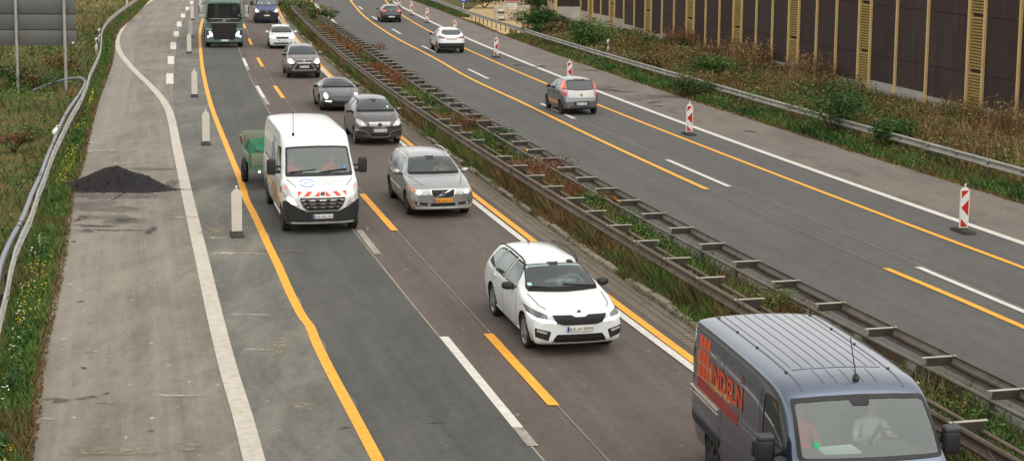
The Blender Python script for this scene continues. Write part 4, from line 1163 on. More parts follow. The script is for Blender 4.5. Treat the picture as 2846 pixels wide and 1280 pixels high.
def scaled(poly, k, c=None):
    cx = sum(p[0] for p in poly) / len(poly); cy = sum(p[1] for p in poly) / len(poly)
    if c is None: return [(cx + (u - cx) * k, cy + (v - cy) * k) for u, v in poly]
def inset(poly, d):
    """shrink an outline by about d on every side"""
    us = [p[0] for p in poly]; vs = [p[1] for p in poly]
    cu, cv = (min(us) + max(us)) / 2, (min(vs) + max(vs)) / 2; hu, hv = (max(us) - min(us)) / 2, (max(vs) - min(vs)) / 2
    return [(cu + (u - cu) * (1 - d / hu), cv + (v - cv) * (1 - d / hv)) for u, v in poly]
def rounded(poly, r, k=4):
    n = len(poly); out = []
    for i in range(n):
        p = Vector(poly[i]); a = Vector(poly[i - 1]); b = Vector(poly[(i + 1) % n])
        ra = min(r, (a - p).length * .45); rb = min(r, (b - p).length * .45)
        p0 = p + (a - p).normalized() * ra; p2 = p + (b - p).normalized() * rb
        for t in np.linspace(0, 1, k): 
            t = float(t); q = p0 * (1 - t) ** 2 + p * 2 * t * (1 - t) + p2 * t * t; out.append((q.x, q.y))
    return out
def ell(cu, cv, ru, rv, n=16): return [(cu + ru * math.cos(2 * math.pi * i / n), cv + rv * math.sin(2 * math.pi * i / n)) for i in range(n)]

def spec(L, W, H, fo, wb, nose, cowl, rfs, rpk, rre, tail, belt, wr, hood=(), zb=.20, cf=.16, cb=.10, sillw=None, wmax=None, tz=.62, beltw=None, crown=.05, rearw=None, nosew=.76, **kw):
    w = wmax or W / 2; sw = sillw or w - .05; bw = beltw or w - .03; q0, zc = cowl
    ze_t = tail[1]
    mid = ((cowl[0] * .5 + rfs[0] * .5), (cowl[1] * .5 + rfs[1] * .5) + .035)
    zt = [(0, nose - .14), (.02, nose - .03), (.07, nose + .03)] + list(hood) + [cowl, mid, rfs, rpk, rre, tail, (L - .05, tz + (ze_t - tz) * .45), (L, tz)]
    b0, b1 = belt
    zs = [(0, nose - .16), (.08, nose - .02), (.3, nose + .02), (q0, b0), (q0 + .8, b0 + .02), (rre[0], b1), (L - .12, b1 - .06), (L, tz - .03)]
    d = dict(L=L, W=W, fo=fo, wb_=wb, cf=cf, cb=cb,
        zb=[(0, zb + .12), (.07, zb + .05), (.3, zb), (L - .35, zb + .02), (L - .06, zb + .1), (L, zb + .18)],
        zt=zt, zs=zs,
        ws=[(0, nosew - .06), (.08, nosew), (.35, sw - .03), (.8, sw), (L - .7, sw), (L - .2, sw - .05), (L, sw - .13)],
        wm=[(0, nosew - .03), (.08, nosew + .03), (.4, w - .01), (.8, w), (L - .8, w), (L - .2, w - .04), (L, w - .13)],
        wb=[(0, nosew - .08), (.08, nosew - .02), (.4, bw - .04), (q0, bw), (L - 1.2, bw), (L - .2, bw - .06), (L, bw - .14)],
        wr=[(0, nosew - .2), (.1, nosew - .14), (.5, bw - .14), (q0, bw - .10), (q0 * .45 + rfs[0] * .55, (bw - .10) * .42 + wr * .58), (rfs[0], wr + .01), (rpk[0], wr), (rre[0], rearw or wr - .02), (tail[0], (rearw or wr) + .03), (L, bw - .2)],
        cr=[(0, .012), (q0, .03), (rfs[0], crown), (rre[0], crown), (tail[0], .03), (L, .02)])
    d.update(kw); return d
def place_by(v, pix, side, heading_line, sgn, dy=0., track_out=None):
    """put the tyre on the surveyed contact point; follow the lane"""
    x, y = at(*pix); y += dy
    t = tang(heading_line, y, 3); fwd = t * sgn
    h = math.atan2(fwd.y, fwd.x); left = Vector((-fwd.y, fwd.x, 0))
    o = Vector((x, y, 0)) - left * side * (track_out or v.sp['W'] / 2 - .04)
    v.place(o.x, o.y, h); return o, h

def screen(hb, zb, ht, zt, crown=.035):
    """windscreen outline in the front view; the top edge follows the roof crown"""
    zt -= .012
    return rounded([(-hb, zb), (-hb * .5, zb - .006), (0, zb - .008), (hb * .5, zb - .006), (hb, zb), (ht, zt - crown), (ht * .55, zt - crown * .3), (0, zt), (-ht * .55, zt - crown * .3), (-ht, zt - crown)], .05, 3)

def inset_top(poly, d):
    """like inset but keeps the top edge"""
    us = [p[0] for p in poly]; vs = [p[1] for p in poly]; hu = max(us); lo, hi = min(vs), max(vs)
    return [(u * (1 - d / hu), hi - .006 - (hi - v) * (1 - (d + .006) / (hi - lo))) for u, v in poly]
# ------------------------------------------------------------------ white estate with plate KK H 9999
WHITE = paint("white_car_paint", srgb(226, 232, 232))
def win_open(poly, d=.035): return inset(poly, d)
sp = spec(4.69, 1.814, 1.465, .91, 2.68, .79, (1.22, 1.03), (2.10, 1.405), (2.75, 1.462), (4.25, 1.405), (4.56, 1.10), (.955, 1.0), .60,
          hood=[(.22, .885), (.6, .95), (.95, 1.0)], cf=.15, cb=.12, nosew=.84, tz=.62)
v = Vehicle("estate_car", "bright white estate car with black grille and black mirrors, nearest car in the queue", "car", sp, WHITE); SK = v
v.wheels(.325, .225, RIM, .74, 5)
ws = screen(.735, 1.035, .58, 1.405)
sw1 = [(1.62, 1.0), (2.52, 1.0), (2.52, 1.395), (2.12, 1.365), (1.92, 1.27)]
sw2 = [(2.60, 1.0), (3.42, 1.01), (3.42, 1.40), (2.60, 1.405)]
sw3 = [(3.50, 1.02), (4.12, 1.06), (4.02, 1.33), (3.80, 1.375), (3.50, 1.395)]
v.finish(cavity=dict(s0=1.42, s1=4.0, floor=.42, holes=[('x', win_open(ws, .03), -.5, 2.3)] + [('y', win_open(p, .03), -1.5, 1.5) for p in (sw1, sw2, sw3)]))
v.patch("windscreen", 'front', ws, WSGL, .004)
v.patch("windscreen_surround", 'front', ws, BLACKP, .006, hole=inset_top(ws, .035))
for p, m in ((sw1, GLASS), (sw2, GLASSD), (sw3, GLASSD)): v.both("side_window", rounded(p, .03), m, off=.004)
for p in (sw1, sw2, sw3): v.both("window_frame", rounded(p, .03), BLACKP, off=.007, hole=inset(rounded(p, .03), .022))
v.patch("rear_window", 'rear', rounded([(-.56, 1.12), (.56, 1.12), (.5, 1.36), (-.5, 1.36)], .05), DGLASS, .004)
gr = rounded([(-.53, .80), (-.16, .80), (-.10, .765), (.10, .765), (.16, .80), (.53, .80), (.44, .66), (.30, .625), (-.30, .625), (-.44, .66)], .02, 3)
v.patch("grille", 'front', gr, GRILLE, .010)
for i in range(-9, 10):
    u = i * .05
    if abs(u) > .06: v.patch("grille_bar", 'front', [(u - .008, .655 + .06 * max(0, abs(u) - .3)), (u + .008, .655 + .06 * max(0, abs(u) - .3)), (u + .008, .79 - (.0 if abs(u) > .15 else .02)), (u - .008, .79 - (.0 if abs(u) > .15 else .02))], BLACKP, .022)
v.patch("grille_frame", 'front', gr, BLACKP, .016, hole=inset(gr, .015))
v.pair("headlight", [(.615, .80), (.62, .70), (.86, .745), (.875, .865), (.70, .83)], LENSD, off=.012)
v.pair("headlight", [(.54, .795), (.595, .80), (.600, .72), (.47, .665), (.50, .74)], LENS, off=.012)
v.pair("daytime_light", [(.62, .725), (.615, .690), (.85, .722), (.865, .755)], LAMPV, off=.017)
v.pair("daytime_light", [(.46, .66), (.595, .70), (.60, .725), (.47, .682)], LAMPV, off=.017)
v.patch("lower_intake", 'front', rounded([(-.44, .445), (.44, .445), (.54, .30), (-.54, .30)], .02), GRILLE, .010)
v.pair("fog_light", rounded([(.55, .50), (.84, .565), (.83, .40), (.60, .325)], .02), BLACKP, off=.010)
v.pair("fog_lens", [(.62, .49), (.80, .535), (.80, .50), (.64, .455)], LENS, off=.015)
v.pair("bumper_crease", [(.50, .30), (.62, .29), (.60, .325), (.55, .50), (.53, .50)], WHITE, off=.008)
v.plate('front', .55, "KK H 9999", y=0)
b = MB(); h, nn = v.cast('front', 0, .845); b.lathe([(0, 0), (.045, 0), (.042, .012), (0, .014)], (h.x + .004, 0, .845), 'x', 18); b.build("badge", CHROME, v.root)
b = MB(); b.lathe([(.022, .016), (.03, .016)], (h.x + .004, 0, .845), 'x', 16); b.build("badge_arrow", BLK, v.root, ang=None)
v.mirrors(1.78, 1.0, BLACKP, (.14, .24, .15))
for sg in (1, -1):
    b = MB(); b.tube([(v.fo - q, sg * yy, z) for q, yy, z in ((2.15, .535, 1.40), (2.3, .56, 1.465), (3.0, .575, 1.49), (3.9, .565, 1.455), (4.1, .545, 1.40))], .017, 8); b.build("roof_rail", BLACKP, v.root, ang=60)
b = MB(); b.box((v.fo - 4.0, 0, 1.46), (.14, .03, .05), taper=.5); b.build("roof_antenna", TAILD, v.root)
for side in ('left', 'right'):
    v.seam(side, [(1.50, .30), (1.42, .60), (1.50, .95)]); v.seam(side, [(2.56, .30), (2.56, .98)]); v.seam(side, [(3.52, 1.0), (3.50, .75), (3.20, .40), (3.15, .30)]); v.seam(side, [(1.5, .30), (3.15, .30)])
v.seam('top', [(.28, -.60), (.5, -.68), (1.15, -.74)]); v.seam('top', [(.28, .60), (.5, .68), (1.15, .74)])
v.both("door_handle", rounded([(2.28, .88), (2.50, .885), (2.50, .92), (2.28, .915)], .012), WHITE, off=.022)
v.both("door_handle", rounded([(3.22, .90), (3.44, .905), (3.44, .94), (3.22, .935)], .012), WHITE, off=.022)
v.both("sill_trim", [(1.35, .215), (3.30, .225), (3.30, .30), (1.35, .29)], WHITE, off=.014)
v.seam('front', [(-.70, 1.038), (.70, 1.038)], w=.05, off=.010)
b = MB(); b.tube([v.cast('front', .62, 1.06)[0] + Vector((.02, 0, .01)), v.cast('front', .05, 1.10)[0] + Vector((.02, 0, .01))], .010, 6); b.tube([v.cast('front', -.1, 1.05)[0] + Vector((.02, 0, .01)), v.cast('front', -.62, 1.08)[0] + Vector((.02, 0, .01))], .010, 6); b.build("wiper", BLK, v.root, ang=60)
b = MB(); p = v.cast('front', -.50, 1.12); q = Vector(p[0]); b.add([v.cast('front', u, z)[0] + Vector((.006, 0, .004)) for u, z in ((-.66, 1.09), (-.58, 1.09), (-.58, 1.13), (-.66, 1.13))], [(0, 1, 2, 3)]); b.build("toll_sticker", mat("green_white_sticker", srgb(170, 214, 196), .5), v.root, ang=None)
v.pair("tail_light", [(.60, .86), (.80, .88), (.78, 1.02), (.60, 1.0)], TAIL, view='rear', off=.012)
v.patch("mirror_mount", 'front', [(-.11, 1.40), (.11, 1.40), (.09, 1.365), (-.09, 1.365)], CABIN, off=.009)
v.build_seams(); v.cabin(2.05, .50, 1.52, 1.0, .66)
SKo = place_by(v, (1455, 964), -1, L4, -1)

# ------------------------------------------------------------------ silver estate with yellow plate
SILV = paint("silver_car_paint", srgb(172, 176, 176), .8, .3)
sp = spec(4.82, 1.86, 1.54, .93, 2.82, .80, (1.36, 1.055), (2.25, 1.46), (2.9, 1.525), (4.35, 1.47), (4.68, 1.10), (.98, 1.02), .66,
          hood=[(.22, .88), (.6, .96), (1.05, 1.02)], cf=.17, cb=.12, nosew=.86, tz=.6)
v = Vehicle("estate_car", "silver estate car with roof rails and a yellow number plate", "car", sp, SILV)
v.wheels(.32, .225, RIMD, .72, 7)
ws = screen(.75, 1.075, .60, 1.455)
sw1 = [(1.78, 1.03), (2.66, 1.03), (2.66, 1.45), (2.30, 1.43), (2.05, 1.30)]
sw2 = [(2.74, 1.03), (3.55, 1.04), (3.55, 1.455), (2.74, 1.46)]
sw3 = [(3.63, 1.05), (4.28, 1.10), (4.15, 1.39), (3.63, 1.45)]
v.finish(cavity=dict(s0=1.58, s1=4.1, floor=.42, holes=[('x', win_open(ws, .03), -.5, 2.45)] + [('y', win_open(p, .03), -1.5, 1.5) for p in (sw1, sw2, sw3)]))
v.patch("windscreen", 'front', ws, WSGL, .004)
v.patch("windscreen_surround", 'front', ws, BLACKP, .006, hole=inset_top(ws, .025))
for p, m in ((sw1, GLASS), (sw2, GLASS), (sw3, GLASSD)):
    v.both("side_window", rounded(p, .03), m, off=.004); v.both("window_frame", rounded(p, .03), CHROME, off=.006, hole=inset(rounded(p, .03), .014))
v.patch("rear_window", 'rear', rounded([(-.56, 1.16), (.56, 1.16), (.5, 1.42), (-.5, 1.42)], .05), DGLASS, .004)
gr = rounded([(-.33, .80), (.33, .80), (.29, .63), (.22, .60), (-.22, .60), (-.29, .63)], .03, 3)
v.patch("grille", 'front', gr, GRILLE, .012); v.patch("grille_frame", 'front', [(u * 1.12, .70 + (z - .70) * 1.12) for u, z in gr], CHROME, .014, hole=gr)
for i in range(-5, 6): v.patch("grille_bar", 'front', [(i * .055 - .006, .625), (i * .055 + .006, .625), (i * .055 + .006, .785), (i * .055 - .006, .785)], BLACKP, .02)
v.patch("grille_diagonal", 'front', [(-.27, .595), (-.22, .585), (.25, .79), (.20, .80)], CHROME, .026)
b = MB(); h, nn = v.cast('front', 0, .70); b.lathe([(0, .03), (.06, .03), (.065, .0)], (h.x, 0, .70), 'x', 18); b.build("badge", CHROME, v.root)
b = MB(); b.lathe([(0, .034), (.038, .034)], (h.x, 0, .70), 'x', 14); b.build("badge_centre", PBLUE, v.root, ang=None)
v.pair("headlight", rounded([(.45, .66), (.72, .68), (.86, .75), (.87, .84), (.62, .80), (.46, .72)], .02, 3), LENS, off=.014)
v.pair("headlight_lamp", ell(.66, .735, .055, .045), LAMPW, off=.020)
v.pair("indicator", [(.75, .73), (.865, .765), (.875, .845), (.77, .825)], AMBER, off=.019)
v.patch("lower_intake", 'front', rounded([(-.34, .44), (.34, .44), (.34, .355), (-.34, .355)], .01), GRILLE, .01)
v.pair("fog_light", rounded([(.42, .45), (.78, .475), (.76, .40), (.44, .37)], .02), BLACKP, off=.01)
v.pair("fog_lens", ell(.68, .43, .035, .03, 10), LENS, off=.016)
v.patch("bumper_lip", 'front', [(-.78, .315), (.78, .315), (.74, .275), (-.74, .275)], mat("pale_silver_lip", srgb(190, 192, 190), .35, .4), off=.02)
v.plate('front', .515, "NF 616 X", yellow=True)
v.mirrors(1.90, 1.03, SILV, (.15, .24, .15))
for sg in (1, -1):
    b = MB(); b.tube([(v.fo - q, sg * yy, z) for q, yy, z in ((2.35, .55, 1.45), (2.5, .575, 1.535), (3.2, .585, 1.56), (4.1, .575, 1.525), (4.3, .555, 1.46))], .018, 8); b.build("roof_rail", CHROME, v.root, ang=60)
for side in ('left', 'right'):
    v.seam(side, [(1.62, .30), (1.55, .6), (1.65, .98)]); v.seam(side, [(2.70, .30), (2.70, 1.01)]); v.seam(side, [(3.65, 1.02), (3.62, .75), (3.32, .4), (3.25, .30)]); v.seam(side, [(1.62, .30), (3.25, .30)])
v.seam('top', [(.30, -.50), (.6, -.62), (1.3, -.76)]); v.seam('top', [(.30, .50), (.6, .62), (1.3, .76)])
v.seam('front', [(-.72, 1.075), (.72, 1.075)], w=.045, off=.010)
for q in (2.4, 3.34): v.both("door_handle", rounded([(q, .90), (q + .22, .905), (q + .22, .94), (q, .935)], .012), SILV, off=.022)
v.both("rubbing_strip", [(1.65, .58), (3.45, .60), (3.45, .64), (1.65, .62)], SILV, off=.012)
v.patch("sensor_housing", 'front', [(-.13, 1.452), (.13, 1.452), (.08, 1.385), (-.08, 1.385)], CABIN, off=.009)
v.pair("tail_light", [(.60, .9), (.74, .92), (.655, 1.33), (.60, 1.32)], TAIL, view='rear', off=.012)
v.build_seams(); v.cabin(2.2, .52, 1.68, 1.02, .68)
VO = v
VOo = place_by(v, (1128, 594), -1, L4, -1)

# ------------------------------------------------------------------ grey compact van with star grille
GREYP = paint("grey_metallic_paint", srgb(90, 88, 91), .75, .3)
sp = spec(4.27, 1.777, 1.60, .83, 2.78, .86, (1.02, 1.16), (1.98, 1.535), (2.6, 1.595), (3.85, 1.54), (4.12, 1.12), (1.06, 1.10), .60, hood=[(.2, .95), (.6, 1.07)], cf=.15, cb=.12, nosew=.83, tz=.62)
v = Vehicle("compact_car", "dark grey tall compact car with a silver three bar star grille behind the silver estate", "car", sp, GREYP)
v.wheels(.315, .21, RIM, .7, 6)
ws = screen(.73, 1.18, .575, 1.53)
sw1 = [(1.52, 1.12), (2.38, 1.12), (2.38, 1.53), (2.05, 1.50), (1.80, 1.40)]; sw2 = [(2.46, 1.12), (3.22, 1.13), (3.22, 1.53), (2.46, 1.535)]; sw3 = [(3.30, 1.14), (3.75, 1.2), (3.68, 1.45), (3.30, 1.52)]
v.finish(cavity=dict(s0=1.25, s1=3.8, floor=.48, holes=[('x', win_open(ws, .03), -.5, 2.2)] + [('y', win_open(p, .03), -1.5, 1.5) for p in (sw1, sw2, sw3)]))
v.patch("windscreen", 'front', ws, WSGL, .004); v.patch("windscreen_surround", 'front', ws, BLACKP, .006, hole=inset_top(ws, .028))
for p, m in ((sw1, GLASS), (sw2, GLASS), (sw3, GLASSD)): v.both("side_window", rounded(p, .03), m, off=.004); v.both("window_frame", rounded(p, .03), BLACKP, off=.006, hole=inset(rounded(p, .03), .018))
gr = rounded([(-.40, .86), (.40, .86), (.33, .70), (.16, .665), (-.16, .665), (-.33, .70)], .03, 3)
v.patch("grille", 'front', gr, GRILLE, .012)
v.patch("grille_frame", 'front', gr, CHROME, .016, hole=inset(gr, .018))
for z, w_ in ((.81, .37), (.755, .35), (.70, .28)): v.patch("grille_bar", 'front', [(-w_, z - .014), (w_, z - .014), (w_, z + .014), (-w_, z + .014)], CHROME, .022)
b = MB(); h, nn = v.cast('front', 0, .76); b.lathe([(.0, .03), (.085, .03), (.09, .0)], (h.x + .004, 0, .76), 'x', 20); b.build("badge", GRILLE, v.root)
b = MB()
for k in range(3):
    a = 2 * math.pi * k / 3; b.add([(h.x + .037, .012 * math.cos(a), .76 - .012 * math.sin(a)), (h.x + .037, .07 * math.sin(a), .76 + .07 * math.cos(a)), (h.x + .037, -.012 * math.cos(a), .76 + .012 * math.sin(a)), (h.x + .037, -.018 * math.sin(a), .76 - .018 * math.cos(a))], [(0, 1, 2, 3)])
b.lathe([(.072, .037), (.082, .037)], (h.x, 0, .76), 'x', 20); b.build("badge_star", CHROME, v.root, ang=None)
v.pair("headlight", rounded([(.47, .72), (.70, .73), (.84, .84), (.80, .96), (.62, .90), (.52, .80)], .03, 3), LENS, off=.014)
v.pair("headlight_lamp", ell(.64, .80, .05, .045, 12), mat("clear_lamp_bowl", srgb(236, 238, 236), .1, .3, coat=1), off=.02)
v.patch("lower_intake", 'front', rounded([(-.36, .46), (.36, .46), (.30, .33), (-.30, .33)], .02), GRILLE, .01)
v.pair("fog_light", [(.44, .52), (.80, .57), (.80, .45), (.50, .40)], BLACKP, off=.01)
pts = [(.86, .60), (.55, .56), (.44, .50), (.34, .36), (.30, .325)]
for sg in (1, -1):
    v.patch("chrome_strip", 'front', [(sg * u, z) for u, z in pts] + [(sg * u - sg * .01, z - .025) for u, z in reversed(pts)], CHROME, .016)
v.patch("chrome_strip", 'front', [(-.31, .335), (.31, .335), (.30, .305), (-.30, .305)], CHROME, .016)
v.plate('front', .56, "VIE M 20")
v.mirrors(1.62, 1.12, GREYP, (.15, .22, .16))
for side in ('left', 'right'):
    v.seam(side, [(1.28, .32), (1.25, .7), (1.4, 1.08)]); v.seam(side, [(2.42, .32), (2.42, 1.10)]); v.seam(side, [(3.3, 1.1), (3.2, .7), (2.98, .4)])
v.seam('top', [(.3, -.45), (.95, -.72)]); v.seam('top', [(.3, .45), (.95, .72)]); v.seam('front', [(-.7, 1.18), (.7, 1.18)], w=.05, off=.010)
v.patch("mirror_mount", 'front', [(-.14, 1.527), (.14, 1.527), (.02, 1.44), (-.02, 1.44)], CABIN, off=.009)
v.patch("sticker", 'front', rounded([(.44, 1.26), (.51, 1.26), (.51, 1.32), (.44, 1.32)], .02), PLW, off=.007)
v.build_seams(); v.cabin(1.95, .60, 1.40, 1.12, .64)
place_by(v, (985, 398), -1, L4, -1, track_out=.84)

# ------------------------------------------------------------------ dark sports car
PURP = paint("dark_aubergine_paint", srgb(30, 27, 34), .4, .25)
sp = spec(4.45, 1.84, 1.30, .96, 2.36, .60, (1.42, .94), (2.10, 1.235), (2.45, 1.295), (2.9, 1.25), (4.0, .90), (.87, .92), .55, hood=[(.2, .68), (.6, .78), (1.05, .87)], cf=.24, cb=.16, nosew=.80, tz=.55, zb=.15, crown=.06, wmax=.92, bulge=.03)
v = Vehicle("sports_car", "low dark aubergine sports car with round headlights, half hidden by the grey compact car", "car", sp, PURP)
v.wheels(.325, .25, RIMD, .74, 5)
ws = screen(.70, .965, .54, 1.235)
sw1 = [(1.78, .93), (2.75, .94), (2.72, 1.20), (2.30, 1.215), (2.05, 1.13)]
v.finish(cavity=dict(s0=1.6, s1=3.2, floor=.35, holes=[('x', win_open(ws, .03), -.5, 2.2), ('y', win_open(sw1, .03), -1.5, 1.5)]))
v.patch("windscreen", 'front', ws, WSGL, .004); v.patch("windscreen_surround", 'front', ws, BLACKP, .006, hole=inset_top(ws, .022))
v.both("side_window", rounded(sw1, .03), GLASS, off=.004); v.both("side_window", rounded([(2.83, .95), (3.35, .98), (2.83, 1.18)], .03), DGLASS, off=.004)
v.patch("rear_window", 'top', rounded([(2.95, -.45), (3.65, -.42), (3.65, .42), (2.95, .45)], .08), DGLASS, .004)
v.pair("headlight", ell(.66, .665, .10, .115, 18), LENS, off=.016); v.pair("headlight_lamp", ell(.66, .66, .075, .085, 14), LAMPW, off=.022)
v.pair("indicator", rounded([(.44, .475), (.70, .49), (.69, .445), (.45, .43)], .015), LAMPY, off=.012)
v.patch("lower_intake", 'front', rounded([(-.40, .42), (.40, .42), (.42, .28), (-.42, .28)], .02), GRILLE, .01); v.pair("side_intake", rounded([(.48, .41), (.76, .43), (.72, .27), (.50, .26)], .02), GRILLE, off=.01)
v.mirrors(1.85, .95, PURP, (.14, .22, .14))
for side in ('left', 'right'): v.seam(side, [(1.6, .3), (1.58, .6), (1.72, .9)]); v.seam(side, [(2.8, .93), (2.8, .5), (2.6, .3)])
v.seam('top', [(.42, -.40), (1.38, -.62)]); v.seam('top', [(.42, .40), (1.38, .62)]); v.seam('front', [(-.66, .96), (.66, .96)], w=.04, off=.009)
v.build_seams(); v.cabin(2.35, .32, 1.82, .92, .60, rear=False)
place_by(v, (888, 305), -1, L4, -1)

# ------------------------------------------------------------------ brown grey crossover with lit headlights
BROWNP = paint("brown_grey_paint", srgb(96, 88, 88), .7, .3)
sp = spec(4.44, 1.84, 1.70, .92, 2.69, .93, (1.12, 1.20), (1.98, 1.60), (2.7, 1.665), (3.95, 1.61), (4.3, 1.15), (1.10, 1.15), .62, hood=[(.2, 1.0), (.6, 1.10)], cf=.14, cb=.12, nosew=.86, tz=.7, zb=.26)
v = Vehicle("crossover_car", "brownish grey crossover with bright headlights and a large trapezoid lower grille", "car", sp, BROWNP)
v.wheels(.345, .235, RIM, .7, 5)
ws = screen(.74, 1.225, .60, 1.595)
sw1 = [(1.62, 1.17), (2.42, 1.17), (2.42, 1.60), (2.05, 1.56), (1.85, 1.45)]; sw2 = [(2.5, 1.17), (3.25, 1.19), (3.25, 1.59), (2.5, 1.605)]; sw3 = [(3.33, 1.22), (3.85, 1.3), (3.75, 1.52), (3.33, 1.575)]
v.finish(cavity=dict(s0=1.35, s1=3.9, floor=.55, holes=[('x', win_open(ws, .03), -.5, 2.2)] + [('y', win_open(p, .03), -1.5, 1.5) for p in (sw1, sw2, sw3)]))
v.patch("windscreen", 'front', ws, WSGL, .004); v.patch("windscreen_surround", 'front', ws, BLACKP, .006, hole=inset_top(ws, .03))
for p in (sw1, sw2, sw3): v.both("side_window", rounded(p, .03), GLASSD, off=.004)
v.patch("grille", 'front', rounded([(-.42, .96), (.42, .96), (.36, .89), (-.36, .89)], .015), GRILLE, .012)
v.patch("chrome_strip", 'front', [(-.46, .985), (.46, .985), (.42, .955), (-.42, .955)], CHROME, .016)
v.patch("chrome_strip", 'front', [(-.36, .875), (.36, .875), (.34, .80), (-.34, .80)], SILV, .012)
b = MB(); h, nn = v.cast('front', 0, .925); b.lathe([(0, .03), (.03, .03), (.05, .02), (.06, 0)], (h.x, 0, .925), 'x', 14); ob = b.build("badge", CHROME, v.root)
v.patch("lower_intake", 'front', rounded([(-.34, .73), (.34, .73), (.55, .50), (-.55, .50)], .03), GRILLE, .012)
for sg in (1, -1): v.patch("silver_surround", 'front', [(sg * u, z) for u, z in [(.36, .78), (.40, .78), (.62, .50), (.62, .46), (.55, .49)]], SILV, .018)
v.patch("silver_surround", 'front', [(-.62, .485), (.62, .485), (.60, .44), (-.60, .44)], SILV, .018)
v.pair("headlight", rounded([(.49, .83), (.72, .78), (.86, .84), (.84, 1.02), (.66, 1.04), (.52, .94)], .03, 3), LENS, off=.014); v.pair("headlight_lamp", rounded([(.53, .84), (.72, .80), (.82, .86), (.80, .92), (.58, .91)], .03, 3), LAMPV, off=.02); v.pair("headlight_lamp", ell(.70, .975, .06, .04, 12), LAMPW, off=.02)
v.pair("fog_light", ell(.72, .66, .045, .045, 12), LENS, off=.014)
v.both("lower_cladding", [(.5, .30), (3.9, .32), (3.9, .42), (.5, .42)], BLACKP, off=.012)
v.plate('front', .625, "GE P 300")
v.mirrors(1.72, 1.17, BROWNP, (.16, .24, .18))
for sg in (1, -1):
    b = MB(); b.tube([(v.fo - q, sg * yy, z) for q, yy, z in ((2.1, .56, 1.60), (2.2, .585, 1.675), (3.0, .595, 1.70), (3.7, .585, 1.67), (3.85, .565, 1.6))], .02, 8); b.build("roof_rail", CHROME, v.root, ang=60)
v.seam('top', [(.3, -.5), (1.05, -.74)]); v.seam('top', [(.3, .5), (1.05, .74)])
for side in ('left', 'right'): v.seam(side, [(1.35, .42), (1.32, .8), (1.5, 1.14)]); v.seam(side, [(2.46, .42), (2.46, 1.15)]); v.seam(side, [(3.3, 1.17), (3.2, .8), (2.98, .45)])
v.build_seams(); v.cabin(2.05, .68, 1.48, 1.16, .66)
place_by(v, (796, 215), -1, L4, -1)

# ------------------------------------------------------------------ second white car
sp = spec(4.55, 1.74, 1.46, .9, 2.6, .80, (1.2, 1.03), (2.05, 1.40), (2.7, 1.455), (3.9, 1.41), (4.45, 1.08), (.95, 1.0), .58, hood=[(.22, .885), (.6, .95), (.95, 1.0)], cf=.14, cb=.12, nosew=.81, tz=.6)
v = Vehicle("hatchback", "white hatchback with white mirrors and bright lights, partly behind the brownish crossover", "car", sp, WHITE)
v.wheels(.31, .21, RIM, .7, 5)
ws = screen(.70, 1.04, .56, 1.40)
v.finish(cavity=dict(s0=1.4, s1=3.9, floor=.42, holes=[('x', win_open(ws, .03), -.5, 2.25)]))
v.patch("windscreen", 'front', ws, WSGL, .004); v.patch("windscreen_surround", 'front', ws, BLACKP, .006, hole=inset_top(ws, .028))
for p in ([(1.6, 1.0), (2.45, 1.0), (2.45, 1.39), (2.1, 1.365), (1.88, 1.26)], [(2.53, 1.0), (3.5, 1.03), (3.4, 1.37), (2.53, 1.395)]): v.both("side_window", rounded(p, .03), DGLASS, off=.004)
v.patch("grille", 'front', rounded([(-.42, .80), (.42, .80), (.36, .68), (-.36, .68)], .02), GRILLE, .012)
v.patch("lower_intake", 'front', rounded([(-.62, .44), (.62, .44), (.56, .34), (-.56, .34)], .02), GRILLE, .01)
v.pair("headlight", rounded([(.48, .70), (.80, .74), (.82, .85), (.52, .80)], .03, 3), LENS, off=.014); v.pair("headlight_lamp", rounded([(.50, .71), (.78, .75), (.80, .83), (.54, .79)], .03, 3), LAMPV, off=.02)
b = MB(); h, nn = v.cast('front', 0, .85); b.lathe([(0, 0), (.045, 0), (.042, .012), (0, .014)], (h.x + .004, 0, .85), 'x', 14); b.build("badge", CHROME, v.root)
v.plate('front', .57, None); v.mirrors(1.76, 1.0, WHITE, (.14, .23, .15))
for sg in (1, -1): b = MB(); b.tube([(v.fo - q, sg * yy, z) for q, yy, z in ((2.15, .52, 1.40), (2.3, .54, 1.46), (3.3, .545, 1.47), (3.6, .53, 1.41))], .016, 8); b.build("roof_rail", WHITE, v.root, ang=60)
v.seam('top', [(.3, -.55), (1.1, -.70)]); v.seam('top', [(.3, .55), (1.1, .70)]); v.seam('front', [(-.66, 1.04), (.66, 1.04)], w=.04, off=.01)
v.build_seams(); v.cabin(2.0, .5, 1.5, 1.0, .62)
place_by(v, (748.5, 134.5), -1, L4, -1)

# ------------------------------------------------------------------ small silver hatchback seen from behind
SILB = paint("blue_silver_paint", srgb(132, 135, 141), .8, .3)
SILB_SHADE = paint("shaded_silver_paint", srgb(120, 121, 122), .5)  # silver darkened in its colour to stand in for shade low on the tailgate
sp = spec(3.75, 1.68, 1.59, .74, 2.36, .82, (.92, 1.08), (1.75, 1.50), (2.3, 1.58), (3.28, 1.545), (3.58, 1.08), (1.0, 1.09), .60, hood=[(.2, .91), (.5, 1.0)], cf=.18, cb=.10, nosew=.72, tz=.62, rearw=.585)
v = Vehicle("small_hatchback", "small silver hatchback with tall red tail lights driving away on the right carriageway", "car", sp, SILB)
v.wheels(.295, .18, RIMD, .68, 6)
rw = rounded([(-.60, 1.10), (0, 1.07), (.60, 1.10), (.55, 1.49), (-.55, 1.49)], .05)
sw1 = [(1.35, 1.03), (2.10, 1.04), (2.10, 1.50), (1.82, 1.47), (1.60, 1.36)]; sw2 = [(2.18, 1.045), (2.85, 1.08), (2.78, 1.47), (2.18, 1.50)]
